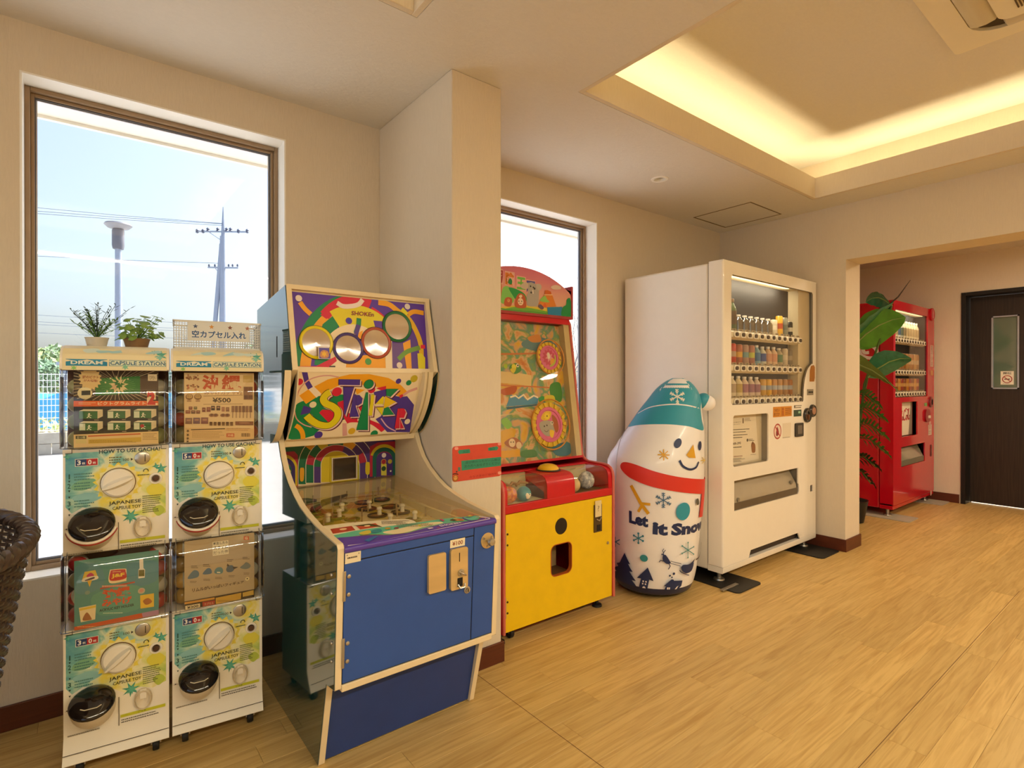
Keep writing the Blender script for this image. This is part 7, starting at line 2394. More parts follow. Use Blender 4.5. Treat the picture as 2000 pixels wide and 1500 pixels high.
row_of_drinks(xs, VF + 0.085, 1.2595, [('can', '#b0603c', '#d0b8a0', 0.125, 0.027, 'brick red can'), ('can', '#c0402e', '#b9a08a', 0.125, 0.027, 'red and grey can'), ('can', '#a8603a', '#d8a83a', 0.122, 0.027, 'brown and yellow can'),
              ('can', '#a88a7a', '#6f9aa0', 0.122, 0.027, 'blue banded can'), ('can', '#a8705c', '#b8c050', 0.122, 0.027, 'pinkish can with lime band'), ('bottle', '#2f6aa0', '#7fa8bc', 0.125, 0.026, 'blue bottle'), ('bottle', '#2c4f96', '#d0d0c0', 0.12, 0.026, 'dark blue and white bottle'),
              ('bottle', '#c89070', '#d8b894', 0.122, 0.026, 'peach bottle'), ('bottle', '#d0987a', '#dcbc9a', 0.122, 0.026, 'salmon bottle'), ('bottle', '#4f7a54', '#b8a884', 0.118, 0.026, 'green labelled bottle'), ('can', '#c8b898', '#d8ccb0', 0.118, 0.025, 'sand coloured can'), ('can', '#8a8070', '#b0a088', 0.115, 0.025, 'grey brown can')], 'middle row', 'white', Gd)
row_of_drinks(xs, VF + 0.085, 1.0625, [('bottle', '#a89a86', '#ddd0b4', 0.125, 0.027, 'cream bottle'), ('bottle', '#b5a088', '#e0d4b8', 0.125, 0.027, 'cream bottle with grey label'), ('bottle', '#b8a060', '#ded0a8', 0.125, 0.027, 'pale gold bottle'), ('bottle', '#a07080', '#d8c4b0', 0.122, 0.026, 'mauve bottle'),
              ('bottle', '#9a6a7c', '#d4c0ac', 0.122, 0.026, 'dusty mauve bottle'), ('bottle', '#94687a', '#d4c0ac', 0.120, 0.026, 'plum bottle')] +
              [('can', c_, c2_, 0.108, 0.025, n_) for c_, c2_, n_ in (('#c89a3c', '#b0b8c0', 'gold and silver can'), ('#d8a424', '#8f9aa8', 'yellow can'), ('#b8843c', '#a8b0bc', 'amber and blue can'), ('#b08040', '#b8bcc4', 'brown and silver can'), ('#a8783c', '#aab2bc', 'tan and blue can'), ('#b07030', '#a8aeb8', 'rust and grey can'))], 'bottom row', 'white', Gd)
MB(L3).add([(2.936, VF + 0.0095, 1.016), (3.988, VF + 0.0095, 1.016), (3.988, VF + 0.0095, 1.774), (2.936, VF + 0.0095, 1.774)], [(0, 1, 2, 3)], M_vg).build('display_glass', door_v, smooth=False)
b = MB(L3)
b.plate([(2.939, 1.017), (3.99, 1.017), (3.99, 1.772), (2.939, 1.772)], [hole_w], (0, VF - 0.0008, 0), (1, 0, 0), (0, 0, 1), (0, 1, 0), 0, 0.001, mat('door_edge_shadow', '#8a7c62', rough=0.5)) if False else None
b.tube([(x_, VF + 0.003, z_) for x_, z_ in hole_w], 0.0032, mat('window_gasket', '#6a5f4c', rough=0.5), n=6, closed=True)
b.build('window_gasket', door_v)
# notice bay
b = MB(L3).box((2.955, VF + 0.045, 0.653), (3.378, VF + 0.048, 0.963), M_vin)
for q in ((2.955, 0.653, 2.9605, 0.963), (3.3725, 0.653, 3.378, 0.963), (2.9605, 0.653, 3.3725, 0.6585), (2.9605, 0.9575, 3.3725, 0.963)):
    b.box((q[0], VF + 0.008, q[1]), (q[2], VF + 0.045, q[3]), M_gry)
b.build('notice_bay', door_v, smooth=False)
q = [(150, 215), (545, 205), (585, 830), (150, 885)]
a = Art(q, [(0.002, 0.294), (0.338, 0.294), (0.372, 0.012), (0.002, 0.004)], clip=(0, 0, 0.40, 0.298))
rg = random.Random(4)
a.poly([(150, 215), (545, 205), (592, 830), (150, 885)], '#ddd2b8')
a.rect(365, 255, 383, 325, '#7d6a52')
a.scrib(395, 250, 480, 300, 3, '#7a7060', seg=6, rnd=rg).text('売り切れの場合は', [(155, 318), (345, 310), (345, 298), (155, 304)], '#4a4238', 0.0).text('お問い合わせください', [(160, 348), (340, 338), (340, 324), (160, 332)], '#4a4238', 0.0)
for y in (405, 440, 480, 515):
    a.scrib(150, y + 14 - (0 if y > 460 else 0), 510 - (y - 400), y - 12, 1, '#5f574a', seg=24, rnd=rg)
a.text('0120-305-292', [(150, 620), (345, 605), (345, 575), (150, 588)], '#3c352c', 0.02)
a.scrib(160, 660, 355, 632, 1, '#4a4238', seg=12, rnd=rg).circ(157, 648, 9, '#4a4238').circ(432, 560, 15, '#5c5448', ry=16).scrib(450, 580, 530, 540, 2, '#5c5448', seg=6, rnd=rg)
a.blob([(490, 600), (520, 600), (540, 640), (540, 725), (520, 740), (495, 730), (485, 650)], '#8f623c').circ(505, 602, 14, '#6c4a2e')
a.blob([(165, 765), (160, 720), (190, 715), (200, 740), (225, 740), (235, 765)], '#2c2822').circ(208, 748, 12, '#e0d4b8')
a.scrib(250, 780, 370, 760, 1, '#8a4a34', seg=8, rnd=rg).scrib(165, 850, 410, 790, 4, '#6a6254', seg=20, rnd=rg).scrib(475, 770, 555, 755, 1, '#7a7060', seg=6, rnd=rg)
a.build('notice_print', door_v, (2.961 - L3[0], VF + 0.0445 - L3[1], 0.659), (1, 0, 0), (0, 0, 1))
# stickers, coin entry and readers
q = [(680, 103), (932, 92), (932, 212), (680, 226)]
a = Art([(0, 0), (.25, 0), (.25, .066), (0, .066)], [(0, 0), (.25, 0), (.25, .066), (0, .066)])
a.rect(0, 0, 0.251, 0.066, '#d08a28').text('つめたい', (0.012, 0.034, 0.085, 0.056), '#7a3a14', 0.02).text('あたたか', (0.012, 0.008, 0.085, 0.03), '#7a3a14', 0.02)
a.rect(0.112, 0.004, 0.116, 0.062, '#8a4a18').circ(0.13, 0.05, 0.009, '#a8521c').rect(0.122, 0.006, 0.139, 0.040, '#b5601c').scrib(0.16, 0.058, 0.24, 0.010, 4, '#8a4a18', seg=7)
a.build('orange_sticker', door_v, (3.428 - L3[0], VF - 0.0004 - L3[1], 0.928), (1, 0, 0), (0, 0, 1))
a = Art()
a.rect(0, 0, 0.112, 0.044, '#2f4a3c').rect(0.066, 0.02, 0.098, 0.034, '#9ac8a4').scrib(0.006, 0.078, 0.11, 0.052, 2, '#5c5444', seg=6).circ(0.014, 0.066, 0.010, '#6c6454')
a.build('price_display', door_v, (3.705 - L3[0], VF - 0.0004 - L3[1], 0.922), (1, 0, 0), (0, 0, 1))
a = Art()
a.circ(0.05, 0.05, 0.050, '#b54a40').circ(0.05, 0.05, 0.041, '#e6d3c0').blob([(0.03, 0.03), (0.045, 0.02), (0.066, 0.035), (0.06, 0.06), (0.045, 0.08), (0.035, 0.06)], '#8a2a34').line([(0.022, 0.080), (0.078, 0.020)], 0.008, '#b5322c')
a.build('warning_sticker', door_v, (3.437 - L3[0], VF - 0.0004 - L3[1], 0.787), (1, 0, 0), (0, 0, 1))
a = Art()
a.rect(0, 0, 0.115, 0.095, '#e2d8c2').rect(0, 0, 0.10, 0.003, '#8a7c62')
a.build('blank_sticker', door_v, (3.553 - L3[0], VF - 0.0004 - L3[1], 0.790), (1, 0, 0), (0, 0, 1))
m = MB(L3).prism(rrect(3.719, 0.787, 3.834, 0.878, 0.008), (0, VF, 0), (1, 0, 0), (0, 0, 1), (0, -1, 0), 0, 0.008, mat('reader_black', '#2b2621', rough=0.3))
m.prism(rrect(3.745, 0.805, 3.808, 0.862, 0.004), (0, VF - 0.008, 0), (1, 0, 0), (0, 0, 1), (0, -1, 0), 0, 0.002, mat('reader_grey', '#6a6258', rough=0.35))
m.build('card_reader', door_v)
for cx, cz, r, ci in ((3.893, 0.925, 0.050, '#2c2520'), (3.973, 0.953, 0.044, '#4a3a30')):
    m = MB(L3).lathe([(r, 0), (r, 0.010), (r * .9, 0.016), (r * .55, 0.012), (r * .5, 0.006), (0, 0.006)], (cx, VF, cz), mat('coin_black', '#241f1b', rough=0.2, coat=0.5), axis=(0, -1, 0), n=28)
    if r > 0.045:
        m.box((cx - 0.004, VF - 0.018, cz - 0.03), (cx + 0.004, VF - 0.004, cz + 0.005), mat('copper_slot', '#b5784c', rough=0.3, metal=0.7))
    else:
        m.lathe([(r * .6, 0.014), (r * .56, 0.018), (0, 0.018)], (cx, VF, cz), mat('coin_rose', '#b5876c', rough=0.35), axis=(0, -1, 0), n=22)
    m.build('coin_entry', door_v)
b = MB(L3).prism([(3.938, 1.155), (3.997, 1.155), (4.006, 1.18), (4.006, 1.255), (3.99, 1.268), (3.96, 1.262), (3.942, 1.23)], (0, VF, 0), (1, 0, 0), (0, 0, 1), (0, -1, 0), 0, 0.006, mat('orange_panel', '#a86a20', rough=0.4))
b.build('bill_label', door_v)
b = MB(L3).box((3.90, VF - 0.006, 1.062), (3.985, VF, 1.102), M_gry).box((3.908, VF - 0.0075, 1.078), (3.977, VF - 0.005, 1.086), M_dark)
b.build('bill_slot', door_v, bevel=0.001)
# delivery slot with its smoked flap
b = MB(L3).box((2.965, VF + 0.12, 0.395), (3.79, VF + 0.124, 0.585), mat('slot_back', '#5a4e3e', rough=0.6))
b.box((2.965, VF + 0.008, 0.397), (3.79, VF + 0.12, 0.402), M_gry).box((2.965, VF + 0.008, 0.579), (3.79, VF + 0.12, 0.584), M_gry).box((2.966, VF + 0.008, 0.40), (2.9735, VF + 0.12, 0.58), M_gry).box((3.785, VF + 0.008, 0.40), (3.79, VF + 0.12, 0.58), M_gry)
b.build('delivery_bay', door_v, smooth=False)
b = MB(L3)
b.add([(2.978, VF + 0.07, 0.574), (3.768, VF + 0.07, 0.574), (3.768, VF + 0.012, 0.470), (2.978, VF + 0.012, 0.470), (3.768, VF + 0.010, 0.445), (2.978, VF + 0.010, 0.445)], [(0, 1, 2, 3), (3, 2, 4, 5)], mat('smoky_flap', '#a39882', rough=0.12, coat=0.6, vary=0.02))
b.box((2.978, VF + 0.006, 0.404), (3.782, VF + 0.012, 0.445), mat('flap_rail', '#5c5142', rough=0.35))
b.cyl((3.70, VF + 0.02, 0.49), (3.70, VF + 0.005, 0.485), 0.012, M_gry, n=12).cyl((3.03, VF + 0.014, 0.462), (3.03, VF + 0.002, 0.46), 0.012, M_gry, n=12)
b.build('delivery_flap', door_v)
b = MB(L3).box((3.95, VF + 0.03, 0.392), (3.993, VF + 0.034, 0.443), mat('coin_orange', '#a8541c', rough=0.4))
b.prism(rrect(3.950, 0.392, 3.993, 0.443, 0.004), (0, VF - 0.003, 0), (1, 0, 0), (0, 0, 1), (0, 1, 0), 0, 0.002, mat('coin_orange', '#a8541c')) if False else None
b.build('coin_return', door_v)
foot_set(t, VX0, VX1, VF, VB_, VZ0 + 0.001)
M_mat = mat('black_floor_mat', '#1d1b18', rough=0.55, vary=0.1, bump=0.15, bscale=300)
for i, (x0_, y0_, x1_, y1_, lb) in enumerate(((2.80, 1.575, 3.06, 2.40, 'black anti-slip floor mat under the near end of the white vending machine'), (3.785, 1.548, 4.055, 2.36, 'black anti-slip floor mat under the far end of the white vending machine'))):
    tag(MB().prism(rrect(x0_, y0_, x1_, y1_, 0.03), (0, 0, 0), (1, 0, 0), (0, 1, 0), (0, 0, 1), 0.0004, 0.0062, M_mat).build('floor_mat', bevel=0.001), lb, 'mat', 'anti-slip mats')
o = MB().box((0, 0, 0), (0.16, 0.022, 0.006), M_steel).build('metal_bar', loc=(2.76, 1.64, 0.0064), bevel=0.001)
tag(o, 'short flat steel bar lying on the mat by the white vending machine', 'bar')

for lx0, lx1, ly, lz, pw_ in ((2.97, 3.70, VF + 0.022, 1.764, 2.2), (5.47, 6.28, 1.655 + 0.022, 1.766, 1.2)):   # fill lights added inside the display bays to brighten them
    ld = bpy.data.lights.new('bay_fill_light', 'AREA')
    ld.shape = 'RECTANGLE'
    ld.size, ld.size_y, ld.energy, ld.color = lx1 - lx0, 0.02, pw_, (1.0, 0.86, 0.64)
    lo = bpy.data.objects.new('bay_fill_light', ld)
    COL.objects.link(lo)
    lo.location = ((lx0 + lx1) / 2, ly, lz)
    lo.rotation_euler = (radians(52), 0, 0)

# ---------------------------------------------------------------- red machine in the next room
RX0, RX1, RF, RB, RZ0, RZ1 = 5.410, 6.516, 1.655, 2.38, 0.065, 1.850
t = thing('drink_vending_machine', 'red drink vending machine with white script lettering in the next room', 'vending machine', (5.96, 2.02, 0))
L3 = tuple(t.location)
MB(L3).box((RX0 + 0.004, RF + 0.105, RZ0), (RX1 - 0.004, RB, RZ1 - 0.006), M_vr).build('cabinet', t, bevel=0.012)
hole_w = rrect(5.455, 1.018, 6.318, 1.772, 0.012)
hole_p = rrect(5.620, 0.672, 6.030, 0.976, 0.004)
hole_s = rrect(5.605, 0.412, 6.245, 0.585, 0.004)
d = MB(L3).plate(rrect(RX0, RZ0 + 0.035, RX1, RZ1, 0.012), [hole_w, hole_p, hole_s], (0, RF, 0), (1, 0, 0), (0, 0, 1), (0, 1, 0), 0.0, 0.010, M_vr)
for q in ((RX0, RZ0 + 0.045, RX0 + 0.01, RZ1 - 0.012), (RX1 - 0.01, RZ0 + 0.045, RX1, RZ1 - 0.012)):
    d.box((q[0], RF + 0.010, q[1]), (q[2], RF + 0.10, q[3]), M_vr)
d.box((RX0 + 0.01, RF + 0.010, RZ1 - 0.01), (RX1 - 0.01, RF + 0.10, RZ1), M_vr)
door_r = d.build('front_door', t, smooth=False)
MB(L3).box((RX0 + 0.008, RF + 0.1005, RZ0 + 0.04), (RX1 - 0.008, RF + 0.1045, RZ1 - 0.01), M_dark).build('door_seal', t, smooth=False)
MB(L3).box((RX0 + 0.004, RF + 0.004, RZ0), (RX1 - 0.004, RF + 0.104, RZ0 + 0.032), M_vr).build('base_rail', t, bevel=0.003)
b = MB(L3).box((5.45, RF + 0.15, 1.01), (6.325, RF + 0.154, 1.78), mat('bay_dark', '#5c5650', rough=0.5)).box((5.45, RF + 0.01, 1.774), (6.325, RF + 0.15, 1.778), M_vin)
b.box((6.320, RF + 0.01, 1.01), (6.324, RF + 0.15, 1.78), M_dark).box((5.449, RF + 0.01, 1.01), (5.4535, RF + 0.15, 1.78), M_dark)
b.build('display_bay', door_r, smooth=False)
for z in (1.515, 1.238, 1.045):
    button_row(t, 5.50, 6.285, RF + 0.045, z, 12, sc=0.9)
rxs = [5.50 + 0.0714 * i for i in range(12)]
Gr = 'sample drinks in the red vending machine'
pool = [('bottle', '#4f6a8a', '#c8ccd0', 0.17, 0.025, 'blue labelled bottle'), ('bottle', '#5c6a5a', '#b8b8a8', 0.165, 0.025, 'green grey bottle'), ('bottle', '#8a7a5c', '#d0c4a8', 0.17, 0.025, 'tan labelled bottle'), ('bottle', '#b5a078', '#ddd0b0', 0.17, 0.025, 'cream bottle')]
row_of_drinks(rxs, RF + 0.085, 1.5405, [pool[i % 4] if i < 8 else pool[3] for i in range(12)], 'upper row', 'red', Gr)
row_of_drinks(rxs, RF + 0.085, 1.2635, [('bottle', '#c8b83a', '#8a9a4c', 0.16, 0.025, 'yellow green bottle') if i < 2 else ('can', ('#a8702c', '#c89a5c', '#b0804a')[i % 3], '#d0b48a', 0.15, 0.025, ('amber can', 'tan can', 'bronze can')[i % 3]) for i in range(12)], 'middle row', 'red', Gr)
row_of_drinks(rxs, RF + 0.085, 1.0705, [('can', ('#8a4a1c', '#c8862c', '#9a3c24')[i % 3], '#d0a05c', 0.115, 0.025, ('brown coffee can', 'orange can', 'rust can')[i % 3]) for i in range(12)], 'bottom row', 'red', Gr)
MB(L3).add([(5.455, RF + 0.011, 1.018), (6.318, RF + 0.011, 1.018), (6.318, RF + 0.011, 1.772), (5.455, RF + 0.011, 1.772)], [(0, 1, 2, 3)], M_vg).build('display_glass', door_r, smooth=False)
b = MB(L3).box((5.615, RF + 0.04, 0.667), (6.035, RF + 0.044, 0.981), mat('bay_red_dark', '#5a1018', rough=0.5))
b.build('notice_bay', door_r, smooth=False)


def script_word(a, x, y, s, c, w=0.10):
    """flowing script strokes, unit height s, starting at x,y"""
    f = lambda pts: [(x + px * s, y + py * s) for px, py in pts]
    a.line(f([(0.62, 0.82), (0.45, 1.0), (0.15, 0.85), (0.02, 0.45), (0.15, 0.08), (0.45, 0.05), (0.75, 0.3)]), w * s, c, True)
    a.line(f([(0.45, 1.0), (0.75, 1.15), (1.2, 1.0), (1.7, 1.12)]), w * s * 0.7, c, True)
    a.line(f([(0.98, 0.45), (0.8, 0.42), (0.74, 0.2), (0.86, 0.03), (1.02, 0.12), (1.06, 0.34), (0.98, 0.45), (1.25, 0.38)]), w * s, c, True)
    a.line(f([(1.2, 0.15), (1.4, 0.7), (1.5, 1.0), (1.38, 1.02), (1.3, 0.5), (1.36, 0.05), (1.55, 0.15)]), w * s, c, True)
    a.line(f([(1.86, 0.40), (1.7, 0.42), (1.62, 0.2), (1.72, 0.03), (1.86, 0.2), (1.9, 0.42), (1.92, 0.05), (2.1, 0.15)]), w * s, c, True)


a = Art()
a.poly([(0.004, 0.0), (0.376, 0.0), (0.360, 0.300), (0.004, 0.300)], '#e6ddc6')
script_word(a, 0.02, 0.135, 0.075, '#b5343c', 0.16)
script_word(a, 0.17, 0.135, 0.09, '#b5343c', 0.16)
a.poly([(0.30, 0.0), (0.40, 0.0), (0.40, 0.30), (0.36, 0.30)], '#8f8474').rect(0.395, 0.0, 0.405, 0.304, '#6a1820')
a.build('notice_print', door_r, (5.622 - L3[0], RF + 0.0395 - L3[1], 0.674), (1, 0, 0), (0, 0, 1))
b = MB(L3).box((5.60, RF + 0.10, 0.405), (6.25, RF + 0.104, 0.59), mat('slot_back_dark', '#3a352c', rough=0.5)).box((5.60, RF + 0.010, 0.4065), (6.25, RF + 0.10, 0.4105), M_gry)
b.build('delivery_bay', door_r, smooth=False)
b = MB(L3).add([(5.61, RF + 0.07, 0.582), (6.24, RF + 0.07, 0.582), (6.24, RF + 0.012, 0.46), (5.61, RF + 0.012, 0.46)], [(0, 1, 2, 3)], mat('smoky_flap_two', '#8f8a74', rough=0.12, coat=0.6, vary=0.02))
b.box((5.61, RF + 0.006, 0.414), (6.24, RF + 0.014, 0.46), mat('flap_rail_two', '#6a6a58', rough=0.35))
b.build('delivery_flap', door_r, smooth=False)
m = MB(L3).lathe([(0.062, 0), (0.062, 0.012), (0.054, 0.016), (0, 0.016)], (6.425, RF, 1.800), M_vr, axis=(0, -1, 0), n=28)
em = m.build('round_emblem', door_r)
a = Art()
a.circ(0, 0, 0.05, '#c9404c').circ(0, 0, 0.046, '#b51c2c').blob([(-.016, -.034), (.016, -.034), (.014, -.01), (.018, .01), (.008, .03), (.008, .038), (-.008, .038), (-.008, .03), (-.018, .01), (-.014, -.01)], '#d98a8c')
a.build('emblem_print', em, (6.425 - L3[0], RF - 0.0163 - L3[1], 1.800), (1, 0, 0), (0, 0, 1))
a = Art()
a.rect(0, 0, 0.09, 0.205, '#d8b8a8').text('電', (0.02, 0.155, 0.07, 0.20), '#8a2a34', 0.0).text('子', (0.02, 0.105, 0.07, 0.15), '#8a2a34', 0.0).text('決', (0.02, 0.055, 0.07, 0.10), '#8a2a34', 0.0).text('済', (0.02, 0.006, 0.07, 0.05), '#8a2a34', 0.0)
a.rect(0, -0.085, 0.09, -0.035, '#c88a5c')
a.build('side_sticker', door_r, (6.395 - L3[0], RF - 0.0005 - L3[1], 1.30), (1, 0, 0), (0, 0, 1))
m = MB(L3).lathe([(0.052, 0), (0.050, 0.012), (0.035, 0.016), (0, 0.012)], (6.40, RF, 0.960), mat('coin_maroon', '#7a1220', rough=0.3, coat=0.4), axis=(0, -1, 0), n=26)
m.box((6.396, RF - 0.02, 0.935), (6.404, RF - 0.01, 0.985), M_dark).build('coin_entry', door_r)
MB(L3).box((6.225, RF - 0.002, 0.925), (6.30, RF, 0.955), mat('green_lamp_panel', '#6fae5c', rough=0.3)).build('price_display', door_r, smooth=False)
m = MB(L3).prism(rrect(6.22, 0.775, 6.355, 0.895, 0.05), (0, RF, 0), (1, 0, 0), (0, 0, 1), (0, -1, 0), 0, 0.014, mat('bill_maroon', '#8f1422', rough=0.3)).box((6.285, RF - 0.02, 0.81), (6.34, RF - 0.012, 0.835), M_btn)
m.build('bill_slot', door_r)
a = Art()
a.rect(0, 0, 0.10, 0.10, '#d9c8b8').rect(0.02, 0.055, 0.08, 0.13, '#c9a49a').scrib(0.01, 0.045, 0.09, 0.01, 2, '#8a6a60', seg=6)
a.circ(0.085, -0.56, 0.025, '#d8a89a')
a.build('small_sticker', door_r, (6.34 - L3[0], RF - 0.0005 - L3[1], 0.645), (1, 0, 0), (0, 0, 1))
m = MB(L3).box((6.40, RF - 0.003, 0.44), (6.44, RF, 0.55), mat('coin_return_dark', '#5a0a14', rough=0.4))
m.build('coin_return', door_r)
# white script on the side (measured picture points -> side panel)
a = Art([(230, 300), (530, 300), (530, 1300), (230, 1300)], [(0.0, 0.79), (0.207, 0.79), (0.207, 0.0), (0.0, 0.0)], clip=(-0.40, -0.6, 0.24, 0.95))
W_ = '#e9dfe0'
a.line([(-180, 520), (-60, 430), (120, 470), (230, 590), (300, 520)], 46, W_, True)
a.line([(215, 640), (290, 560), (300, 515)], (70, 34), W_, True)
a.line([(330, 860), (280, 860), (262, 810), (300, 775), (380, 800), (415, 850), (400, 910), (330, 920), (250, 890), (150, 800), (80, 700)], 38, W_, True)
a.line([(190, 800), (240, 900), (300, 980), (350, 1000), (400, 985), (420, 945)], (60, 20), W_, True)
a.line([(-150, 900), (0, 1000), (150, 960), (240, 940)], 40, W_, True)
a.line([(100, 1100), (30, 1250), (-120, 1250), (-160, 1100), (-60, 1000)], 50, W_, True)
a.build('side_script', t, (RX0 + 0.0036 - L3[0], 1.909 - L3[1], 1.062), (0, -1, 0), (0, 0, 1))
foot_set(t, RX0, RX1, RF, RB, RZ0 + 0.001)
M_mat2 = mat('grey_floor_mat', '#a8a08c', rough=0.6, vary=0.06)
for i, (x0_, y0_, x1_, y1_, lb) in enumerate(((5.32, 1.515, 5.56, 2.36, 'pale grey floor mat under the near end of the red vending machine'), (6.30, 1.535, 6.545, 2.36, 'pale grey floor mat under the far end of the red vending machine'))):
    tag(MB().prism(rrect(x0_, y0_, x1_, y1_, 0.02), (0, 0, 0), (1, 0, 0), (0, 1, 0), (0, 0, 1), 0.0004, 0.0062, M_mat2).build('floor_mat', bevel=0.001), lb, 'mat', 'anti-slip mats')

# ================================================================== INFLATABLE SNOWMAN
SC = Vector((2.549, 1.935, 0.0))
t = thing('inflatable_snowman', 'inflatable snowman in a teal hat and red scarf between the two machines', 'inflatable', SC)
CR = Vector((0.786, -0.618, 0))           # the way the hat leans
CF = Vector((-0.7965, -0.6046, 0))        # towards the viewer side of its front
CFR = Vector((0.6046, -0.7965, 0))
KP = 0.00277
SN = [  # measured height y, centre offset px, radius px
    (1168, -4, 20), (1163, -4, 50), (1150, -4, 68), (1130, -4, 76), (1100, -3, 83), (1050, -3, 88), (1000, -1, 91), (950, 0, 94), (900, 0, 95), (870, 9, 87), (835, 21, 75), (800, 31, 61), (780, 39, 52), (760, 43, 40), (745, 46, 24), (737, 46, 8)]


def snz(y):
    return max(0.001, 1.150 - (y - 746) * 0.00289) if y < 1130 else max(0.001, 0.041 * (1168 - y) / 38.0)


_ys = [s[0] for s in SN][::-1]
_of = [s[1] for s in SN][::-1]
_rd = [s[2] for s in SN][::-1]
_zz = [snz(s[0]) for s in SN]             # rising with list order
_zo = [s[1] * KP for s in SN]
_zr = [s[2] * KP for s in SN]
PN = spline([(z, o, r) for z, o, r in zip(_zz, _zo, _zr)], 4)


def sprof(z):
    zs = [p[0] for p in PN]
    return float(np.interp(z, zs, [p[1] for p in PN])), float(np.interp(z, zs, [p[2] for p in PN]))


def spt(th, z, d=0.0):
    o, r = sprof(z)
    return CR * o + (CF * cos(th) + CFR * sin(th)) * (max(r, 0.002) + d) + Vector((0, 0, z))


M_inf = mat('white_inflatable', '#f0eeee', rough=0.3, coat=0.3, vary=0.01)
M_nav = mat('navy_inflatable', '#232b4a', rough=0.35, coat=0.3)
zb_ = 0.062
n = 48
for nm, m_, sel in (('base', M_nav, lambda z: z <= zb_ + 1e-6), ('body', M_inf, lambda z: z >= zb_ - 1e-6)):
    zs = sorted(set([p[0] for p in PN if sel(p[0])] + [zb_]))
    vs, fs = [], []
    for z in zs:
        for j in range(n):
            p = spt(2 * pi * j / n, z)
            k = 1.0
            if nm == 'body' and z > 0.60:       # puckers along the seam at the back
                aa = (2 * pi * j / n - radians(250) + pi) % (2 * pi) - pi
                k = 1 + 0.010 * math.exp(-(aa / 0.5) ** 2) * sin(z * 110)
            q = spt(2 * pi * j / n, z)
            o_, r_ = sprof(z)
            vs.append(CR * o_ + (q - CR * o_ - Vector((0, 0, z))) * k + Vector((0, 0, z)))
    for i in range(len(zs) - 1):
        for j in range(n):
            fs.append((i * n + j, i * n + (j + 1) % n, (i + 1) * n + (j + 1) % n, (i + 1) * n + j))
    fs.append(tuple(range(n))[::-1])
    fs.append(tuple((len(zs) - 1) * n + j for j in range(n)))
    MB().add(vs, fs, m_).build(nm, t, ang=60)


def s2(p):
    """picture point on the front -> unrolled (angle * 0.26, height)"""
    px, py = 1170 + p[0] / 3.192, 720 + p[1] / 3.192
    z, th = min(1.17, snz(py)), 0.0
    for _ in range(4):
        o, r = sprof(max(z, 0.10))
        s = (px - 1281 - o / KP) / (r / KP)
        th = math.asin(max(-0.99, min(0.99, s))) if abs(s) < 0.985 else (1.396 + (abs(s) - 0.985) * 2.2) * (1 if s > 0 else -1)
        z = 1.150 - (py - 746) / 1072 * (3.096 - 0.96 * r * cos(th))
        z = max(0.064, min(1.172, z))
    return (th * 0.26, z)


class SArt(Art):
    def T(s, p):
        return s2(p)

    def sc(s, x, y):
        return 0.00088


def sfn(x, y, z):
    return tuple(spt(x / 0.26, y, z + 0.0008))


TEAL, NAVY, GOLD, SRED, WHT = '#2f98b0', '#22315c', '#d8a222', '#d8372c', '#efeaea'
a = SArt(eps=0.00008)
hat = [(180, 362)] + [(240, 285), (300, 205), (360, 130), (410, 85), (445, 62)] + [(500, 56), (560, 62), (620, 85), (660, 125), (650, 180), (636, 240), (640, 310), (648, 378)] + [(560, 356), (460, 346), (360, 346), (260, 352)]
a.poly(spline(hat, 5, True), TEAL)
a.line([(250, 280), (330, 240), (440, 222), (540, 225), (632, 245)], 7, WHT, True)


def flake(a, x, y, r, c, w, n=6, arms=True, dots=False, ax_=1.0):
    for i in range(n):
        an = 2 * pi * i / n + pi / 2
        e = (x + cos(an) * r * ax_, y + sin(an) * r)
        a.line([(x, y), e], w, c)
        if arms:
            for s_ in (0.5, 0.75):
                b_ = (x + cos(an) * r * s_ * ax_, y + sin(an) * r * s_)
                for dd in (-0.75, 0.75):
                    a.line([b_, (b_[0] + cos(an + dd) * r * .28 * ax_, b_[1] + sin(an + dd) * r * .28)], w * .85, c)
        if dots:
            a.circ(e[0], e[1], w * 1.1, c)


flake(a, 492, 172, 47, '#e9e6d8', 8)
a.circ(488, 460, 26, NAVY, ry=28).circ(620, 472, 22, NAVY, ry=27)
a.poly([(578, 465), (535, 530), (550, 546), (590, 548)], GOLD)
a.line([(495, 565), (515, 600), (555, 618), (592, 604), (610, 570)], 13, NAVY, True)
flake(a, 405, 534, 34, GOLD, 6, 8, False)
flake(a, 650, 560, 26, '#d8b848', 5, 8, False)
a.blob([(150, 612), (170, 588), (230, 596), (360, 640), (500, 668), (640, 674), (720, 655), (720, 750), (640, 764), (500, 760), (340, 735), (220, 690), (165, 645)], SRED)
a.poly([(630, 745), (668, 740), (660, 900), (612, 908)], SRED)
a.line([(216, 732), (275, 845), (318, 905)], 20, GOLD).line([(275, 842), (328, 845)], 16, GOLD).line([(283, 850), (258, 896)], 16, GOLD)
flake(a, 402, 815, 48, '#3c6a90', 5)
a.circ(515, 877, 48, TEAL, ry=53)
a.blob([(590, 800), (603, 795), (608, 826), (594, 832)], '#5c5a52')
flake(a, 260, 1060, 30, '#2f7f94', 6, 6, False, True)
flake(a, 122, 1094, 32, '#2f7f94', 6, 6, False)
flake(a, 540, 1112, 46, '#3f8a90', 5, 6, False, True, .85)
a.circ(292, 1182, 24, '#2f9098', ry=21)
tree = [(180, 1158), (196, 1195), (213, 1228), (200, 1225), (214, 1252), (228, 1274), (208, 1272), (228, 1305), (246, 1330), (222, 1326), (240, 1352), (248, 1382), (215, 1372), (200, 1380), (160, 1385), (100, 1382), (100, 1350), (104, 1310), (112, 1280), (128, 1278), (108, 1256), (140, 1246), (130, 1226), (150, 1222), (162, 1196)]
a.poly(tree, NAVY)
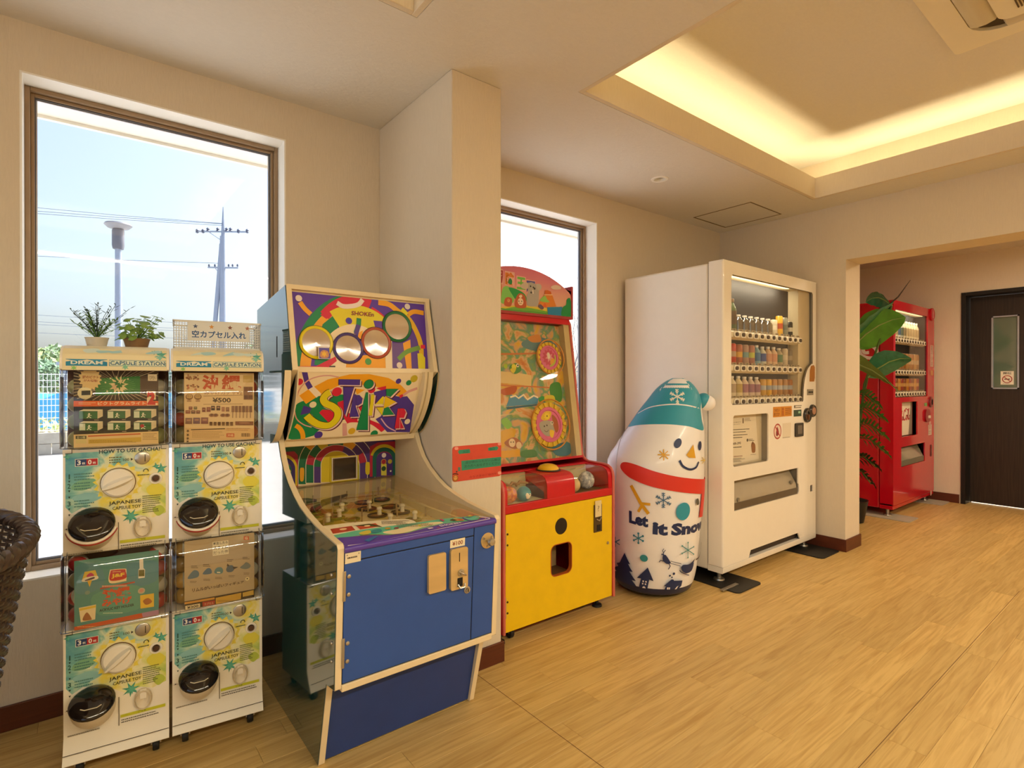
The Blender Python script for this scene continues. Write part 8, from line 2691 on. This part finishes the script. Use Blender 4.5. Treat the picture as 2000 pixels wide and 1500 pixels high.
a.poly([(314, 1238), (346, 1320), (322, 1312), (312, 1378), (262, 1378), (276, 1310), (252, 1308)], NAVY)
for x_, y_ in ((288, 1326), (304, 1328), (285, 1342), (301, 1344)):
    a.rect(x_ - 4, y_ - 5, x_ + 4, y_ + 5, WHT)
a.blob([(282, 1378), (286, 1362), (296, 1360), (302, 1378)], WHT)
a.poly([(405, 1345), (440, 1305), (448, 1298), (458, 1300), (460, 1306), (508, 1300), (505, 1335), (492, 1376), (410, 1376), (418, 1345)], NAVY)
a.rect(424, 1352, 432, 1366, WHT).rect(434, 1351, 441, 1365, WHT).poly([(478, 1345), (488, 1335), (480, 1376), (470, 1376)], WHT)
for x_, y_, r_ in ((437, 1277, 6), (459, 1263, 8), (448, 1286, 5)):
    a.circ(x_, y_, r_, NAVY)
# reindeer and sleigh
a.blob([(398, 1160), (412, 1150), (436, 1186), (440, 1200), (420, 1205), (400, 1190), (396, 1172)], NAVY).line([(402, 1165), (400, 1145), (390, 1150)], 9, NAVY).line([(402, 1142), (396, 1125), (404, 1112)], 4, NAVY).line([(400, 1140), (412, 1120)], 4, NAVY)
a.line([(402, 1190), (384, 1186), (378, 1198)], 5, NAVY).line([(430, 1200), (438, 1218), (428, 1238)], 6, NAVY)
a.line([(440, 1186), (500, 1198)], 3, NAVY).line([(440, 1200), (495, 1212)], 3, NAVY)
a.blob([(500, 1225), (510, 1205), (540, 1200), (572, 1185), (560, 1235), (530, 1255), (510, 1245)], NAVY).line([(490, 1238), (500, 1250), (530, 1262), (545, 1265)], 5, NAVY, True).poly([(540, 1205), (580, 1160), (560, 1215)], NAVY)
a.line([(620, 1060), (618, 1110), (606, 1150), (585, 1168)], 9, '#3a3a44', True)
a.z += 0.0002
# lettering follows the curve round the body
w_ = Art(eps=0.0001)
w_.H = None
th = lambda d_: radians(d_) * 0.26
for word, x0_, x1_, zl, zr in (('Let', -31, -7, 0.402, 0.390), ('it', -2, 16, 0.358, 0.352), ('Snow', 20, 86, 0.352, 0.350)):
    w_.text(word, [(th(x0_), zl), (th(x1_), zr), (th(x1_), zr + 0.064), (th(x0_), zl + 0.066)], NAVY, 0.055)
a.build('snowman_print', t, fn=sfn, cut=3, lim=0.02)
w_.build('lettering', t, fn=lambda x, y, z: tuple(spt(x / 0.26, y, z + 0.0012)), cut=2, lim=0.02)
sm = MB()
sm.tube([tuple(spt(s2((x_, y_))[0] / 0.26, s2((x_, y_))[1], 0.001)) for x_, y_ in spline([(445, 60), (380, 105), (300, 205), (235, 290), (178, 365), (140, 450), (124, 540), (120, 640), (112, 760), (104, 900)], 4)], 0.0022, mat('seam_grey', '#b9bccb', rough=0.4), n=6)
sm.build('seam', t)
pc = CR * 0.272 + Vector((0, 0, 1.046)) + CF * 0.02
m = MB().ball(pc, 0.042, mat('teal_inflatable', '#2f98b0', rough=0.3, coat=0.3), n=22, k=14, sc=(1, 1, 1.05))
m.build('hat_tip', t)
m = MB().ball(pc + CR * 0.022 + Vector((0, 0, -0.012)), 0.044, M_inf, n=22, k=14)
m.build('pompom', t)

# ================================================================== WICKER CHAIR at the left edge
CC = Vector((-0.435, 1.85, 0))
t = thing('wicker_chair', 'dark brown woven wicker tub chair at the left edge by the window', 'chair', CC)
M_wk = mat('dark_wicker', '#4a3a30', rough=0.35, vary=0.25, vscale=60, coat=0.2)


def cr_(z):
    return 0.262 + 0.070 * (z - 0.35) / 0.40


def rim_z(a_):
    return 0.757 + 0.036 * sin(a_)


wv = MB()
NS = 72
for k in range(42):
    f_ = k / 41
    pts = []
    for i in range(NS * 2):
        a_ = 2 * pi * i / (NS * 2)
        z = 0.20 + (rim_z(a_) - 0.215) * f_
        r = cr_(z) + 0.0035 * (1 if (i // 2 + k) % 2 else -1)
        pts.append((cos(a_) * r, sin(a_) * r, z))
    wv.tube(pts, 0.0052, M_wk, n=5, closed=True)
wv.build('weave', t, kind='stuff')
st = MB()
for i in range(NS):
    a_ = 2 * pi * (i + 0.25) / NS
    st.tube([(cos(a_) * cr_(z), sin(a_) * cr_(z), z) for z in (0.19, 0.35, 0.55, rim_z(a_))], 0.003, M_wk, n=5)
st.build('stake', t, kind='stuff')
for ph in range(3):
    pts = []
    for i in range(220):
        a_ = 2 * pi * i / 220
        tw_ = a_ * 26 + ph * 2 * pi / 3
        r = cr_(rim_z(a_)) + 0.013 * cos(tw_)
        pts.append((cos(a_) * r, sin(a_) * r, rim_z(a_) + 0.011 * sin(tw_)))
    MB().tube(pts, 0.0098, M_wk, n=7, closed=True).build('rim_braid', t)
MB().lathe([(0.25, 0.40), (0.262, 0.42), (0.255, 0.45), (0, 0.455)], (0, 0, 0), mat('seat_cushion', '#5a4a3c', rough=0.9), n=32).build('seat', t)
MB().lathe([(0.232, 0.185), (0.240, 0.20), (0.236, 0.215), (0, 0.215)], (0, 0, 0), M_wk, n=32).build('under_frame', t)
for a_ in (45, 135, 225, 315):
    MB().cyl((cos(radians(a_)) * 0.20, sin(radians(a_)) * 0.20, 0.21), (cos(radians(a_)) * 0.23, sin(radians(a_)) * 0.23, 0.0008), 0.018, M_wk, r1=0.014, n=12).build('leg', t)

# ================================================================== PLANT in the next room
PLT = Vector((5.02, 1.84, 0))
t = thing('potted_plant', 'tall broad-leaved plant in a black pot beside the red vending machine', 'plant', PLT)
MB().lathe([(0.095, 0.001), (0.125, 0.17), (0.130, 0.18), (0.118, 0.178), (0.112, 0.155), (0, 0.155)], (0, 0, 0), mat('black_pot', '#191817', rough=0.35), n=28).build('pot', t)
M_lf = mat('broad_leaf', '#5a9a30', rough=0.28, vary=0.18, vscale=14, coat=0.25, stretch=(1, 1, 1))
M_lf2 = mat('dull_leaf', '#6f8a3c', rough=0.32, vary=0.2, vscale=12, coat=0.2)
M_lf3 = mat('glossy_dark_leaf', '#3f8060', rough=0.2, vary=0.2, vscale=30, coat=0.5)
M_st = mat('green_stem', '#4f6a2c', rough=0.5)


def big_leaf(base, tip, width, side, m, fold=0.25, droop=0.05, name='leaf', jag=0.0):
    """blade from base to tip; side = direction of the blade's width"""
    base, tip, side = Vector(base) - PLT, Vector(tip) - PLT, Vector(side).normalized()
    d = tip - base
    nrm = d.cross(side).normalized()
    nx, ny = 14, 6
    vs, fs = [], []
    for i in range(nx + 1):
        s = i / nx
        w = width * (sin(pi * min(1, s ** 0.75)) ** 0.7) * 0.5 + (0.004 if s < .99 else 0)
        c = base + d * s + Vector((0, 0, -droop * 4 * (s - .5) ** 2 + droop))
        for j in range(-ny, ny + 1):
            v = j / ny
            jj = 1 + jag * (random.random() - .5)
            vs.append(c + side * v * w * jj + nrm * (abs(v) ** 1.4 * fold * w + 0.004 * sin(s * 60 + abs(v) * 5) * abs(v)))
    W2 = 2 * ny + 1
    for i in range(nx):
        for j in range(2 * ny):
            fs.append((i * W2 + j, i * W2 + j + 1, (i + 1) * W2 + j + 1, (i + 1) * W2 + j))
    b = MB().add(vs, fs, m)
    o = b.build(name, t, ang=80)
    MB().tube([base + d * s_ + Vector((0, 0, -droop * 4 * (s_ - .5) ** 2 + droop)) - nrm * 0.001 for s_ in (0, .25, .5, .75, 1)], 0.005, mat('leaf_rib', '#9ab06a', rough=0.4), n=6, rs=[0.006, 0.0055, 0.0045, 0.003, 0.001]).build('midrib', o)
    MB().tube([(0, 0, 0.15), ((base.x) * 0.35, (base.y) * 0.35, base.z * 0.65), tuple(base)], 0.009, M_st, n=8, rs=[0.012, 0.010, 0.006]).build('stem', o)
    return o


big_leaf((4.92, 1.78, 1.45), (4.90, 1.42, 1.64), 0.26, (0.35, -0.35, -1), M_lf, fold=0.10, jag=0.05)
big_leaf((4.92, 1.79, 1.47), (4.90, 1.50, 1.76), 0.10, (0.9, 0.2, 0.25), M_lf3, fold=0.9, droop=0.01)
big_leaf((4.93, 1.52, 1.74), (4.93, 1.70, 1.79), 0.16, (0.75, 0.1, -0.7), M_lf3, fold=0.3, droop=0.05)
big_leaf((4.90, 1.82, 1.31), (4.88, 1.46, 1.08), 0.28, (0.3, -0.55, -0.8), M_lf2, fold=0.12, jag=0.05)
big_leaf((4.98, 1.70, 1.19), (4.96, 1.40, 1.33), 0.19, (0.5, -0.4, -0.7), M_lf3, fold=0.25)
MB().tube([tuple(Vector((4.90, 1.56, 1.72)) - PLT), tuple(Vector((4.90, 1.47, 1.80)) - PLT), tuple(Vector((4.90, 1.391, 1.918)) - PLT)], 0.005, mat('dark_spear', '#3a3020', rough=0.4), n=6, rs=[0.007, 0.005, 0.0015]).build('spear_leaf', t)


def frond(base, tip, L_, n_, m, sag=0.05):
    """deeply cut leaf: midrib with finger-like lobes"""
    base, tip = Vector(base) - PLT, Vector(tip) - PLT
    d = tip - base
    side = d.cross(Vector((0.5, -0.6, 0.6))).normalized()
    nrm = side.cross(d).normalized()
    b = MB()
    for i in range(n_):
        s = 0.12 + 0.86 * i / (n_ - 1)
        c = base + d * s + Vector((0, 0, sag * (1 - (2 * s - 1) ** 2)))
        for sg in (-1, 1):
            ln = L_ * (0.45 + 0.55 * sin(pi * min(1, s * 0.9 + .1)))
            e = c + (side * sg + d.normalized() * 0.75).normalized() * ln + Vector((0, 0, -0.10 * ln))
            mid = c.lerp(e, 0.5) + nrm * 0.012
            w = 0.011
            dn = d.normalized() * w
            b.add([c - dn, c + dn, mid + dn * 1.15, mid - dn * 1.15, e], [(0, 1, 2, 3), (3, 2, 4)], m)
    o = b.build('cut_leaf', t, ang=80)
    MB().tube([(0, 0, 0.15), tuple(base * 0.6 + Vector((0, 0, 0.1))), tuple(base), tuple(base + d * 0.5 + Vector((0, 0, sag))), tuple(tip)], 0.005, M_st, n=6).build('stem', o)


M_fr = mat('cut_leaf_green', '#4a8a3c', rough=0.35, vary=0.2, vscale=20, coat=0.2)
M_fr2 = mat('cut_leaf_dark', '#2c3a1c', rough=0.45, vary=0.2, vscale=20)
frond((4.98, 1.80, 1.04), (4.92, 1.62, 0.98), 0.15, 8, M_fr)
frond((4.98, 1.80, 0.92), (4.90, 1.58, 0.88), 0.15, 8, M_fr)
frond((5.0, 1.80, 0.80), (4.88, 1.56, 0.74), 0.15, 8, M_fr)
frond((5.0, 1.80, 0.70), (4.88, 1.54, 0.60), 0.13, 8, M_fr)
frond((5.0, 1.82, 0.52), (4.92, 1.62, 0.48), 0.12, 8, M_fr2)
frond((5.0, 1.82, 0.42), (4.94, 1.66, 0.34), 0.12, 7, M_fr2)
